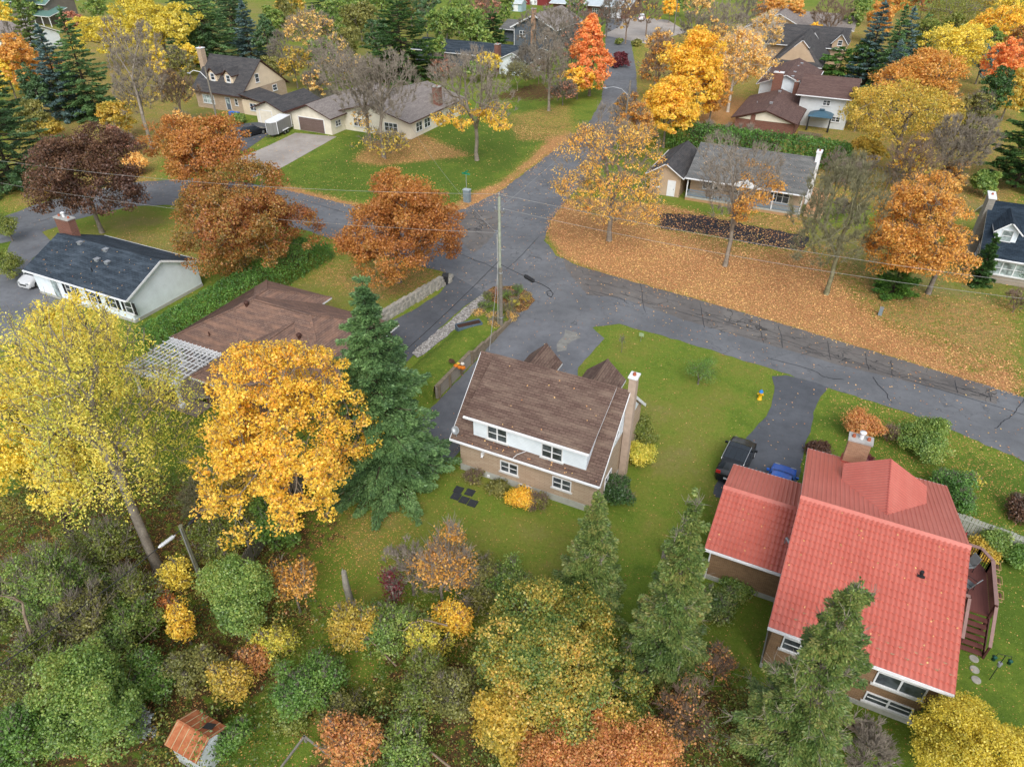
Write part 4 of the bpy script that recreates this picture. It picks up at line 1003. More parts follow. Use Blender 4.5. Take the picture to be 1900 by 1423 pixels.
def leafmat(name, cols, var=.55, scale=.55, trans=.45, mixn=.55):
    """cols: list of colours drawn leaf by leaf and clump by clump (the leaves' own turning colours)"""
    t = NT(name); g = t.new('ShaderNodeNewGeometry'); o = t.new('ShaderNodeTexCoord')
    n = t.noise(o.outputs['Object'], scale, 4, .6); n = t.mapr(n, .32, .68)
    f = t.math('ADD', t.math('MULTIPLY', n, mixn), t.math('MULTIPLY', g.outputs['Random Per Island'], 1-mixn), clamp=True)
    c = t.ramp(f, [(i/(len(cols)-1) if len(cols) > 1 else 0, c) for i, c in enumerate(cols)])
    r2 = t.math('FRACT', t.math('MULTIPLY', g.outputs['Random Per Island'], 17.31))
    hs = t.new('ShaderNodeHueSaturation'); t.link(c, hs.inputs['Color']); t.link(t.mapr(r2, 0, 1, 1.12-var*.6, 1.12+var*.6), hs.inputs['Value']); hs.inputs['Saturation'].default_value = .93
    d = t.new('ShaderNodeBsdfDiffuse'); tr = t.new('ShaderNodeBsdfTranslucent'); m = t.new('ShaderNodeMixShader'); m.inputs[0].default_value = trans
    t.link(hs.outputs[0], d.inputs[0]); t.link(hs.outputs[0], tr.inputs[0]); t.link(d.outputs[0], m.inputs[1]); t.link(tr.outputs[0], m.inputs[2])
    gl = t.new('ShaderNodeBsdfGlossy'); gl.inputs['Roughness'].default_value = .45; gl.inputs['Color'].default_value = (1, 1, 1, 1)
    m2 = t.new('ShaderNodeMixShader'); m2.inputs[0].default_value = .03; t.link(m.outputs[0], m2.inputs[1]); t.link(gl.outputs[0], m2.inputs[2])
    t.link(m2.outputs[0], t.out.inputs[0]); return t.mat
def barkmat(name, c1, c2):
    t = NT(name); o = t.obj(); n = t.noise(o, 2.2, 4); n2 = t.noise(o, 14, 3)
    c = t.mix(t.mapr(n, .35, .65), c1, c2); c = t.mix(t.mapr(n2, .4, .7, 0, .4), c, mul(c1, .5)); t.bsdf(c, .95, spec=.1); return t.mat
LM = {
 'gold': [(186, 148, 20), (214, 176, 26), (226, 190, 32), (214, 154, 28), (200, 182, 40)],
 'goldgreen': [(120, 120, 40), (168, 150, 42), (202, 170, 48), (206, 156, 46)],
 'mixgold': [(214, 140, 44), (222, 162, 50), (226, 182, 54), (216, 150, 60)],
 'yellow': [(160, 154, 44), (204, 184, 48), (224, 198, 58), (214, 182, 50)],
 'yellowgreen': [(124, 138, 46), (166, 172, 52), (202, 190, 58), (222, 196, 66), (210, 198, 80)],
 'lemon': [(196, 180, 38), (226, 206, 50), (206, 188, 42), (152, 156, 42)],
 'orange': [(168, 114, 36), (204, 146, 44), (218, 168, 54), (204, 136, 48), (216, 180, 60)],
 'redorange': [(176, 104, 44), (210, 128, 56), (222, 148, 62), (224, 168, 62)],
 'rust': [(112, 62, 36), (160, 92, 38), (180, 114, 38), (172, 130, 42), (130, 112, 42), (104, 100, 44)],
 'rustorange': [(130, 78, 36), (178, 110, 36), (198, 130, 40), (200, 144, 44), (146, 122, 44)],
 'maroon': [(70, 48, 38), (94, 64, 46), (112, 80, 50), (124, 94, 56)],
 'russetgreen': [(62, 90, 36), (84, 112, 42), (112, 128, 46), (168, 154, 52), (204, 168, 56), (192, 134, 62)],
 'coral': [(120, 112, 46), (178, 136, 58), (192, 124, 68), (198, 156, 58), (124, 124, 50)],
 'green': [(56, 80, 32), (78, 104, 40), (102, 124, 48), (126, 136, 58), (142, 132, 60)],
 'olive': [(82, 88, 40), (106, 108, 48), (128, 124, 56), (150, 136, 60)],
 'brightgreen': [(64, 98, 34), (88, 126, 42), (114, 146, 52), (140, 154, 62)],
 'limegreen': [(92, 112, 40), (120, 138, 48), (146, 150, 58), (154, 144, 56)],
 'spruce': [(46, 66, 38), (62, 86, 48), (82, 106, 58), (102, 124, 74)],
 'bluespruce': [(50, 70, 66), (74, 96, 90), (100, 124, 116), (124, 144, 134)],
 'cedar': [(50, 70, 32), (70, 92, 40), (92, 110, 48), (118, 122, 60), (134, 112, 62)],
 'darkcedar': [(26, 46, 20), (40, 64, 26), (58, 84, 34), (78, 104, 44)],
 'hedge': [(34, 58, 20), (52, 82, 28), (74, 106, 36), (98, 126, 46)],
 'pine': [(40, 60, 36), (56, 78, 44), (78, 100, 54)],
 'willow': [(92, 100, 36), (124, 126, 42), (154, 148, 50)],
 'crimson': [(110, 36, 40), (148, 50, 56), (168, 70, 76)],
 'pinkrust': [(150, 104, 84), (180, 124, 92), (196, 140, 96)],
 'palegold': [(186, 150, 80), (214, 172, 84), (224, 186, 98), (202, 158, 64)],
}
def tune(c, k):
    r, g, b = c
    b = b+4
    f = {'spruce': 1.5, 'pine': 1.5, 'darkcedar': 1.45, 'hedge': 1.5, 'green': 1.3, 'bluespruce': 1.2, 'cedar': 1.3, 'olive': 1.2, 'lemon': 1.0, 'limegreen': 1.0, 'rustorange': .97, 'rust': 1.0, 'orange': 1.02, 'crimson': .8, 'cedar': 1.32}.get(k, 1.1)
    return tuple(min(240, x*f) for x in (r, g, b))
LMAT = {k: leafmat('leaves_'+k, [srgb(*tune(c, k)) for c in v], scale=.22 if k in ('rust', 'rustorange', 'maroon', 'yellowgreen', 'coral') else .45) for k, v in LM.items()}
BARK = barkmat('grey_bark', srgb(112, 104, 94), srgb(146, 138, 126)); BARKD = barkmat('dark_bark', srgb(62, 54, 46), srgb(92, 82, 70))
TWIG = barkmat('pale_twigs', srgb(130, 120, 108), srgb(160, 150, 136)); TWIGB = barkmat('brown_twigs', srgb(122, 104, 90), srgb(150, 130, 112)); TWIGO = barkmat('olive_twigs', srgb(112, 110, 84), srgb(146, 142, 112))
BIRCH = barkmat('pale_birch_bark', srgb(186, 176, 160), srgb(214, 206, 190))

def mobj(name, me, parent):
    o = bpy.data.objects.new(name, me); COL.objects.link(o)
    if parent is not None: o.parent = parent
    return o
def tree(name, label, cat, px, py, top=None, h=None, r=3.0, pal='gold', shape='round', seed=1, tips=None, per=70, rc=.75, leaf=.2, fork=.28, bare=0.0,
         bark=None, r0=None, z0=.22, group=None, twig=None, inner=.35, lump=.3, sel=None, off=(0, 0), sx=1, sy=1, flat=.6, lean=(0, 0), z=0, twr=.014, pals=None, droop=0, world=None, upb=.7, asp=.75):
    """deciduous tree or shrub: trunk with limbs, and a crown of separate small leaves (and bare twigs)"""
    rng = np.random.default_rng(seed); p = Vector(world) if world else gp(px, py, z)
    H = h if h else z_at(p, top)
    t = thing(name, label, cat, p, 0, group)
    dist = pj((p.x, p.y, H/2))[2]
    n = tips or int(60+r*r*H*.42); n = min(n, 420)
    T = crown_tips(rng, n, r, H*z0, H*.97, shape, inner, lump=lump, cx=off[0], cy=off[1], sx=sx, sy=sy)
    rr = r0 if r0 else .012*H+.014*r
    A, B, RA, RB = branches((0, 0, 0), T, H*fork, rr, rng, lean)
    S = [(A, B, RA, RB)]
    O = np.array([off[0], off[1], H*.3])
    if bare > 0:
        m = rng.random(len(T)) < (bare if twig is None else 1)
        nt = twig or 14
        S.append(twigs(rng, T[m], nt, .9 if r > 2 else .45, twr*max(1, dist/75), origin=O, up=.55))
    tr = [np.concatenate([s[i] for s in S]) for i in range(4)]
    mobj('trunk', tube_mesh(name+'_trunk', *tr, bark or BARK, 5), t)
    if sel is not None: keep = sel(T/np.array([r, r, H]), rng)
    else: keep = rng.random(len(T)) >= bare
    TL = T[keep]
    if len(TL):
        k = max(1., dist/62.); sz = leaf*k*.86; pr = max(10, int(per*1.28/k**1.6))
        V = foliage(rng, TL, pr, rc, sz, flat, centre=O, droop=droop, upb=upb, asp=asp)
        mobj('crown', leaf_mesh(name+'_crown', V, LMAT[pal]), t)
    return t
def conifer(name, label, cat, px, py, top=None, h=None, r=2.5, pal='spruce', seed=1, group=None, dens=1.0, rise=-.12, power=.85, gap=.42, nb=9, world=None, z0=.06, dead=0.0, tuft=1.0, bulge=0.0, z=0, off=None):
    rng = np.random.default_rng(seed); p = Vector(world) if world else gp(px, py, z); H = h if h else z_at(p, top); r = r*1.32
    t = thing(name, label, cat, p, 0, group); dist = pj((p.x, p.y, H/2))[2]; k = max(1., dist/60.)
    A, B, RA, RB = [np.zeros(3)], [np.array([0, 0, H])], [.017*H+.05], [.02]
    zs = np.arange(H*z0, H*.985, gap*min(k, 1.6)); PC, PD, PN, PL = [], [], [], []
    for z in zs:
        u = (z-H*z0)/(H*(1-z0)); Lz = r*((1-u)**power)*(1+bulge*math.sin(math.pi*u))+.12
        a0 = rng.uniform(0, 6.28); m = max(4, int(nb*(.55+.45*(1-u))))
        for i in range(m):
            a = a0+6.283*i/m+rng.normal(0, .3); L = Lz*rng.uniform(.6, 1.14)
            if rng.random() < .06: L *= 1.2
            d = np.array([math.cos(a), math.sin(a), 0]); sd = np.array([-d[1], d[0], 0]); zz = z+rng.normal(0, .22)
            tip = d*L+np.array([0, 0, zz+rise*L*(1-u*1.6)]); mid = d*L*.5+np.array([0, 0, zz+rise*L*(1-u*1.6)*.75-.02*L])
            o = np.array([0, 0, zz]); rb = .012*L+.012
            A += [o, mid]; B += [mid, tip]; RA += [rb, rb*.7]; RB += [rb*.7, .006]
            n = int((16+44*L)*dens/k**1.4)+4; s = rng.uniform(.12 if L < 1 else .25, 1, n)**.8
            C = np.where((s < .5)[:, None], o+(mid-o)*(s*2)[:, None], mid+(tip-mid)*(s*2-1)[:, None])
            w = .42*min(L, 2.4)*(1.08-s)+.1; q = rng.uniform(-1, 1, n)
            C = C+sd*(q*w)[:, None]; C[:, 2] -= np.abs(q)*w*.3; C[:, 2] += rng.normal(0, .07, n)
            D = d[None]+sd[None]*(q*1.2)[:, None]; D = D+rng.normal(0, .25, (n, 3)); D[:, 2] += -.1+.35*u
            PC.append(C); PD.append(D); PN.append(np.array([0, 0, 1.])+rng.normal(0, .45, (n, 3))); PL.append(rng.uniform(.16, .36, n)*tuft*k**.85)
    n = 30; s = rng.random(n); PC.append(np.stack([rng.normal(0, .06, n), rng.normal(0, .06, n), H*(.93+.08*s)], 1)); PD.append(rng.normal(0, .4, (n, 3))+[0, 0, 1]); PN.append(rdir(rng, n)); PL.append(np.full(n, .22*k))
    A, B, RA, RB = map(np.array, (A, B, RA, RB)); tr = (A, B, RA, RB)
    if dead > 0:
        m = int(len(B)*dead); ii = rng.integers(3, len(B), m); tw = twigs(rng, B[ii], 7, .8, .012, origin=np.array([0, 0, H*.3]), up=.1); tr = [np.concatenate([x, y]) for x, y in zip(tr, tw)]
    mobj('trunk', tube_mesh(name+'_trunk', *tr, TWIG if dead > 0 else BARKD, 4), t)
    C, D, N, L = np.concatenate(PC), np.concatenate(PD), np.concatenate(PN), np.concatenate(PL)
    mobj('crown', leaf_mesh(name+'_crown', kites(C, D, unit(N), L, L*.42), LMAT[pal]), t)
    return t
def clone(src, px, py, label, s=1.0, rz=0.0, sz=None, world=None, name=None):
    r = src.copy(); COL.objects.link(r); r.location = Vector(world) if world else gp(px, py, 0); r.scale = (s, s, sz or s); r.rotation_euler = (0, 0, rz)
    r['label'] = label; r.name = name or src.name.split('.')[0]
    for c in src.children: d = c.copy(); COL.objects.link(d); d.parent = r
    return r
def hedge(label, x0, x1, y0, y1, hgt, pal, seed, cat='hedge', n=None, name='hedge', bumps=.25, leaf=.15):
    rng = np.random.default_rng(seed); cx, cy = (x0+x1)/2, (y0+y1)/2; hx, hy = (x1-x0)/2, (y1-y0)/2
    t = thing(name, label, cat, (cx, cy, 0)); area = 4*hx*hy+4*(hx+hy)*hgt; n = n or int(area*150)
    # sample the rounded box surface
    w = np.array([4*hx*hy, 2*hx*hgt*2, 2*hy*hgt*2]); f = rng.choice(3, n, p=w/w.sum()); u = rng.uniform(-1, 1, n); v = rng.uniform(-1, 1, n); sg = rng.choice([-1, 1], n)
    P = np.zeros((n, 3)); N = np.zeros((n, 3))
    m = f == 0; P[m] = np.stack([u[m]*hx, v[m]*hy, np.full(m.sum(), hgt)], 1); N[m] = [0, 0, 1]
    m = f == 1; P[m] = np.stack([u[m]*hx, sg[m]*hy, (v[m]+1)/2*hgt], 1); N[m, 1] = sg[m]
    m = f == 2; P[m] = np.stack([sg[m]*hx, u[m]*hy, (v[m]+1)/2*hgt], 1); N[m, 0] = sg[m]
    q = P*1.0
    bump = bumps*(np.sin(q[:, 0]*3.1+seed)*np.sin(q[:, 1]*2.7+1)+.6*np.sin(q[:, 0]*7.3+q[:, 1]*5.9))
    edge = np.clip((np.abs(P[:, 0])/hx)**6+(np.abs(P[:, 1])/hy)**6 if min(hx, hy) > 0 else 0, 0, 1)
    P += N*(bump[:, None]*.6+rng.uniform(-.35, .05, n)[:, None]); P[:, 2] -= (edge*.35*(P[:, 2]/hgt)**3)
    P[:, :2] *= (1-.10*np.clip(P[:, 2:3]/hgt, 0, 1)**3)
    P[:, 2] = np.maximum(P[:, 2], .02)
    NN = unit(N*.7+rdir(rng, n)*.8+[0, 0, .3]); ax = rdir(rng, n)+np.array([0, 0, .5])
    s = leaf*rng.uniform(.7, 1.4, n)
    mobj('foliage', leaf_mesh(name+'_foliage', kites(P, ax, NN, s, s*.6), LMAT[pal]), t)
    b = MB(); st = max(hx, hy); k = int(2*st/.8)
    for i in range(k):
        a = -st+.4+i*.8; c = (a, rng.uniform(-.15, .15)) if hx > hy else (rng.uniform(-.15, .15), a)
        for j in range(3): b.cyl((c[0], c[1], 0), (c[0]+rng.uniform(-.35, .35), c[1]+rng.uniform(-.35, .35), hgt*.85), .04, .015, 5, cap=False)
    b.build('stems', BARKD, t); return t
_seed = [100]
def ctr(px, py, z): q = gp(px, py, z); return (q.x, q.y, 0)
def T(label, cx, cy, hw, H, pal='gold', base=None, top=None, name='deciduous_tree', cat='tree', seed=None, **kw):
    """tree whose crown centre shows at (cx,cy); hw = crown half width in photo pixels"""
    _seed[0] += 1; seed = seed or _seed[0]
    if base is not None:
        b = gp(*base); 
        if top is not None: H = z_at(b, top)*1.02
        c = gp(cx, cy, H*kw.pop('cf', .58)); off = ((c.x-b.x), (c.y-b.y)); m = math.hypot(*off); lim = .28*H
        if m > lim: off = (off[0]*lim/m, off[1]*lim/m)
        w = (b.x, b.y, 0)
    else:
        w = ctr(cx, cy, H*kw.pop('cf', .58)); off = kw.pop('off', (0, 0))
    dep = pj((w[0], w[1], H*.55))[2]; r = hw*dep/FPX
    kw.setdefault('rc', max(.5, min(.95, r*.15))); 
    return tree(name, label, cat, 0, 0, h=H, r=r, pal=pal, seed=seed, world=w, off=off, **kw)
def S(label, cx, cy, hw, H, pal, name='shrub', cat='shrub', **kw):
    kw.setdefault('z0', .02); kw.setdefault('fork', .12); kw.setdefault('cf', .45); kw.setdefault('shape', 'round'); kw.setdefault('r0', .03+.012*H)
    kw.setdefault('tips', 75); kw.setdefault('leaf', .135); kw.setdefault('per', 62)
    if cy > 880 and 'bare' not in kw and H > 1.5: kw['bare'] = .14; kw['twig'] = 7
    return T(label, cx, cy, hw, H, pal, name=name, cat=cat, **kw)
def CN(label, base, top, hw, pal, **kw):
    _seed[0] += 1; b = gp(*base); H = z_at(b, top); dep = pj((b.x, b.y, H*.4))[2]
    return conifer(kw.pop('name', 'spruce_tree'), label, kw.pop('cat', 'tree'), base[0], base[1], h=H, r=hw*dep/FPX, pal=pal, seed=_seed[0], **kw)

# --- large trees around the lots
tree('deciduous_tree', 'tall yellow green tree spilling over the white pergola at the left', 'tree', 300, 1065, top=565, r=5.3, pal='yellowgreen', seed=3, tips=330, per=85, rc=.8, leaf=.16, off=(-2.0, 1.2), flat=.9, droop=1.0, lump=.4, z0=.25, fork=.38, bare=.2, twig=5, asp=.5, bark=BARK)
T('yellow green tree at the left edge behind the tall one', 40, 800, 125, 13, 'yellow', base=(135, 1000), per=70, leaf=.2, droop=.6, flat=.8, lump=.4, tips=260, bark=BARKD)
T('golden yellow tree leaning out of the upper left of the tall one', 110, 650, 120, 12.5, 'yellow', per=60, leaf=.2, droop=.5, flat=.8, lump=.45, tips=200, bark=BARKD)
T('golden orange maple beside the dark green spruce', 545, 790, 176, 13, 'gold', base=(556, 935), top=600, per=100, leaf=.18, tips=400, lump=.45, z0=.16, fork=.25, upb=.9, bare=.12, twig=5, rc=.68)
CN('large dark green spruce between the golden maple and the stone house', (722, 892), 522, 100, 'spruce', tuft=.8, dens=2.8, nb=11, gap=.36, power=.75, rise=-.16)
T('dark maroon maple by the chimney of the white bungalow', 150, 310, 106, 12, 'maroon', base=(190, 432), top=205, per=130, tips=340, leaf=.19, lump=.35, z0=.08)
T('large rust coloured maple in front of the street left of centre', 450, 395, 124, 12, 'rust', base=(457, 497), top=285, per=130, tips=400, leaf=.19, lump=.4, z0=.06)
T('tall orange brown maple behind the large rust coloured one', 388, 262, 104, 13, 'rustorange', per=120, tips=300, leaf=.2, lump=.4, z0=.2, cf=.62)
T('orange brown maple on the corner lawn left of the utility pole', 730, 415, 118, 11, 'rustorange', base=(741, 524), top=300, per=130, tips=400, leaf=.19, lump=.38, z0=.04)
lowsel = lambda lim, f=1.0: (lambda t, g: (t[:, 2] < lim) & (g.random(len(t)) < f))
T('left of two bare grey maples before the cream bungalow', 655, 170, 68, 13, 'palegold', base=(688, 275), top=72, bare=.95, twig=16, sel=lowsel(.36, .7), per=40, tips=320, shape='vase', z0=.2, bark=TWIG)
T('right of two bare grey maples before the cream bungalow', 720, 175, 62, 13, 'palegold', base=(712, 292), top=82, bare=.95, twig=16, sel=lowsel(.36, .8), per=45, tips=320, shape='vase', z0=.2, bark=TWIG)
T('low yellow brown tree under the bare maples by the street lawn', 712, 262, 62, 4.5, 'goldgreen', per=30, tips=110, bare=.5, twig=8)
T('half bare maple with golden lower boughs on the far corner lawn', 880, 190, 92, 13, 'gold', base=(885, 298), top=76, bare=.9, twig=18, sel=lambda t, g: (t[:, 2] < .5) & (t[:, 0] > -.55), per=130, tips=330, z0=.2, shape='round', bark=TWIG)
T('slender bare tree standing alone on the far corner lawn', 1018, 110, 42, 16, 'gold', base=(1018, 206), top=20, bare=1.0, twig=14, tips=260, shape='oval', bark=TWIG, z0=.2)
T('flame orange tree with a narrow top beside the side street', 1098, 95, 52, 16, 'redorange', per=110, tips=260, shape='cone', z0=.1, leaf=.2, cf=.5)
T('small yellow tree at the foot of the flame orange one', 1072, 148, 40, 6, 'gold', per=70, tips=110)
T('half bare orange and yellow maple on the corner leaf carpet', 1135, 300, 98, 16, 'mixgold', base=(1130, 447), top=150, bare=.85, twig=16, sel=lambda t, g: ((np.hypot(t[:, 0], t[:, 1]) > .5) & (t[:, 2] < .82) & (g.random(len(t)) < .8)) | (t[:, 2] < .22), per=55, tips=380, z0=.1, bark=TWIG, shape='oval', leaf=.16)
T('pale orange half bare maple left of the yellow street trees', 1212, 125, 38, 14, 'orange', base=(1217, 182), top=50, bare=.6, twig=12, per=60, tips=220, bark=TWIGB)
T('bright golden maple in the row along the side street', 1280, 130, 68, 15, 'gold', base=(1282, 225), top=45, per=120, tips=330, leaf=.22, z0=.12)
T('second golden maple of the row, nearer the cedar hedge', 1240, 195, 64, 11, 'gold', per=120, tips=260, leaf=.22)
T('orange tinged maple overhanging the side street', 1180, 235, 42, 9, 'orange', per=60, tips=180, bare=.3, twig=8)
T('pale gold birch with a white trunk behind the cedar hedge', 1385, 110, 62, 14, 'palegold', base=(1350, 208), top=38, bare=.35, twig=10, per=90, tips=300, bark=BIRCH, z0=.2)
T('pale gold thin birch beside the dormered tan house', 1425, 60, 38, 13, 'palegold', bare=.5, twig=10, per=60, tips=200, bark=BIRCH)
T('bare maple with orange leaves on its right boughs before the grey bungalow', 1352, 350, 88, 14, 'orange', base=(1345, 494), top=245, bare=.95, twig=14, sel=lambda t, g: (t[:, 0] > .05) & (t[:, 2] < .72) & (g.random(len(t)) < .75), per=60, tips=300, z0=.25, shape='vase', bark=TWIG)
T('bushy bare tree with olive grey twigs on the leafy verge', 1555, 410, 98, 13, 'olive', base=(1533, 546), top=285, bare=1.0, twig=26, tips=400, z0=.18, bark=TWIGO, twr=.012)
T('orange maple beside the navy roofed house', 1725, 425, 118, 12, 'orange', base=(1722, 545), top=305, bare=.15, twig=6, per=110, tips=340, z0=.12, lump=.35)
T('yellow olive locust tree behind the bare olive tree', 1655, 225, 98, 13, 'goldgreen', base=(1655, 312), top=125, per=70, tips=320, leaf=.17, z0=.2, lump=.35)
T('orange maple rising behind the yellow olive locust', 1712, 135, 74, 14, 'orange', per=90, tips=280, cf=.65)
T('yellow maple at the upper right between orange ones', 1778, 90, 66, 13, 'yellow', per=90, tips=240)
T('pale yellow green tree under the willow', 1722, 62, 35, 10, 'limegreen', per=90, tips=160)
T('grey bare tree leaning right beside the tall cedar', 1785, 260, 66, 12, 'olive', base=(1740, 338), top=178, bare=1.0, twig=26, tips=340, shape='vase', bark=TWIG, z0=.12)
T('thin bare brown tree beside the grey leaning one', 1700, 300, 48, 9, 'goldgreen', bare=.85, twig=12, tips=200, bark=TWIGB, per=30)
T('red orange maple at the right edge above the tall cedar', 1868, 120, 40, 11, 'redorange', per=100, tips=200)
T('golden tree at the top right corner', 1850, 45, 45, 12, 'gold', per=90, tips=200)
T('green and yellow weeping willow at the top right', 1775, 15, 78, 14, 'willow', per=120, tips=300, droop=3.6, flat=.5, leaf=.18, asp=.3)
CN('tall dark cedar at the right edge by the dry lawn', (1882, 348), 130, 46, 'darkcedar', name='cedar_tree', power=.5, dens=2.0, rise=.1, bulge=.3)
CN('tallest blue green spruce behind the round cedar', (1600, 165), 0, 36, 'bluespruce', dens=1.5)
CN('deep green spruce right of the tallest blue one', (1636, 175), 10, 30, 'spruce', dens=1.5)
CN('slender blue spruce between the deep green one and the willow', (1668, 118), 14, 26, 'bluespruce', dens=1.4)
CN('short blue green spruce nearest the willow', (1702, 98), 26, 24, 'spruce', dens=1.4)
CN('silvery low spruce in front of the deep green one', (1640, 190), 75, 30, 'bluespruce', dens=1.4)
CN('clipped round cedar beside the dormered tan house', (1552, 152), 88, 30, 'hedge', name='cedar_tree', power=.35, bulge=.5, dens=2.2, z0=.01)
CN('narrow cone shaped cedar between two brick chimneys', (1453, 172), 134, 10, 'hedge', name='cedar_tree', dens=2.2, power=.7)
S('small yellow green tree beside the teal gazebo', 1500, 193, 17, 4.5, 'limegreen', name='small_tree', cat='tree')
T('broad bare tree with a rounded crown before the far grey house', 1545, 28, 40, 12, 'olive', bare=1.0, twig=12, tips=220, shape='vase', bark=TWIGB)
T('grey bare thicket tree above the golden maples', 1350, 35, 50, 12, 'olive', bare=1.0, twig=12, tips=220, bark=TWIG)
T('bare tree on the far front lawn beside the white car', 1203, 18, 30, 11, 'gold', bare=.9, twig=10, tips=180, bark=TWIGB, per=30)
T('small orange tree at the top right of the far driveway', 1244, 14, 18, 7, 'gold', per=70, tips=90)
T('rust orange tree at the top edge above the birch', 1430, 14, 32, 11, 'orange', per=80, tips=160)
T('bare brown tree at the top edge right of the flame orange tree', 1165, 25, 25, 12, 'palegold', bare=.9, twig=10, tips=160, bark=TWIGB)
# --- upper left
CN('silvery blue spruce at the upper left', (128, 218), 48, 46, 'bluespruce', dens=1.7)
CN('tall green spruce right of the silvery blue one', (176, 216), 14, 52, 'spruce', dens=1.7)
CN('brownish spruce with its tip at the top edge', (90, 165), -12, 40, 'cedar', dens=1.4)
CN('broad dark pine at the left edge above the street', (28, 345), 150, 62, 'pine', name='pine_tree', dens=1.8, power=.5, bulge=.3)
CN('second dark pine at the left edge behind the orange tree', (10, 240), 85, 45, 'pine', name='pine_tree', dens=1.4, power=.6)
T('bright orange tree at the left edge behind blue spruces', 38, 112, 56, 12, 'orange', per=100, tips=240)
T('tall grey bare tree between the spruces and the dormered house', 248, 130, 62, 17, 'goldgreen', base=(283, 278), top=32, bare=.95, twig=20, sel=lowsel(.4, .5), per=30, tips=360, shape='oval', bark=TWIG, z0=.18)
T('thin pinkish bare tree left of the dormered house', 325, 168, 36, 10, 'palegold', bare=.85, twig=14, tips=220, bark=TWIGB, per=30)
T('large lemon yellow tree at the upper left', 295, 48, 84, 15, 'lemon', per=120, tips=330, leaf=.22)
T('lemon yellow tree left of the large one', 195, 62, 56, 12, 'lemon', per=90, tips=220)
T('olive green tree under the large lemon yellow one', 330, 120, 34, 8, 'olive', per=70, tips=140, bare=.3, twig=8)
CN('broad dark green pine behind the dormered house', (392, 118), -14, 46, 'spruce', name='pine_tree', dens=1.6, power=.45, bulge=.3)
CN('dark green pine at the top edge left of the broad one', (350, 95), -20, 34, 'pine', name='pine_tree', dens=1.5, power=.5)
CN('pointed blue spruce right of the dormered house', (468, 112), 0, 31, 'bluespruce', dens=1.6)
CN('dark pine behind the pointed blue spruce', (440, 85), -20, 34, 'pine', name='pine_tree', dens=1.4, power=.5)
T('half bare tree with orange tufts at the top edge', 568, 52, 55, 13, 'palegold', bare=.55, twig=12, per=60, tips=280, bark=TWIG)
T('bushy yellow brown tree left of the bare thicket', 545, 118, 34, 8, 'goldgreen', per=55, tips=150, bare=.35, twig=8)
T('bare grey tree behind the garage of the cream bungalow', 618, 108, 50, 10, 'palegold', bare=.95, twig=14, tips=260, bark=TWIG)
CN('broad dark cedar in front of the long dark bungalow', (748, 150), -2, 54, 'darkcedar', name='cedar_tree', dens=2.0, power=.5, bulge=.3)
T('olive round tree left of the broad dark cedar', 668, 38, 38, 10, 'olive', per=90, tips=200)
T('green tree at the top edge above the olive one', 700, 8, 42, 12, 'green', per=90, tips=200)
T('green tree right of the broad dark cedar', 826, 48, 36, 12, 'green', per=90, tips=200)
T('deep green tree near the top edge above the long dark bungalow', 872, 46, 34, 12, 'green', per=90, tips=200)
T('pinkish bare tree before the deep green one', 898, 22, 30, 12, 'pinkrust', bare=.6, twig=12, per=40, tips=160, bark=TWIGB)
CN('dark green conifer beside the slate sided house', (915, 85), 20, 24, 'darkcedar', name='cedar_tree', dens=1.6, power=.5)
CN('dark conifer at the top edge between green trees', (760, 30), -60, 40, 'spruce', name='pine_tree', dens=1.3, power=.6)
CN('dark green pine at the top edge left of centre', (610, 30), -50, 36, 'pine', name='pine_tree', dens=1.3, power=.6)
T('yellow green bush before the long dark bungalow', 905, 118, 26, 5, 'yellow', per=70, tips=110, name='shrub', cat='shrub')
T('dark green bush before the long dark bungalow', 880, 128, 24, 4.5, 'green', per=80, tips=100, name='shrub', cat='shrub')
T('olive bare thicket right of the yellow green bush', 960, 140, 36, 5, 'olive', per=20, tips=160, bare=.7, twig=14, name='shrub', cat='shrub', bark=TWIGO)
T('bare brown shrub beside the slender lawn tree', 1000, 128, 26, 5, 'olive', per=20, tips=130, bare=.8, twig=12, name='shrub', cat='shrub', bark=TWIGB)
T('bare grey tree before the slate sided house', 1030, 48, 34, 12, 'palegold', bare=1, twig=12, tips=200, bark=TWIG)
S('crimson shrub beside the flame orange tree', 1158, 113, 14, 3, 'crimson'); S('dark red small shrub at the far lawn corner', 1140, 118, 9, 2, 'crimson')
S('green shrub at the bend of the far driveway', 1180, 80, 14, 1.6, 'olive'); S('yellow green shrub left of the far driveway bend', 1150, 78, 8, 1.6, 'limegreen')
S('yellow green shrub beside the street at the left edge', 12, 420, 30, 4, 'limegreen'); S('lime green shrub below the left edge street corner', 18, 488, 26, 3.5, 'limegreen')
S('dark low shrub at the corner of the cream garage', 437, 217, 8, 1.5, 'green'); S('small green bush behind the parked hatchback', 447, 222, 8, 1.3, 'green')
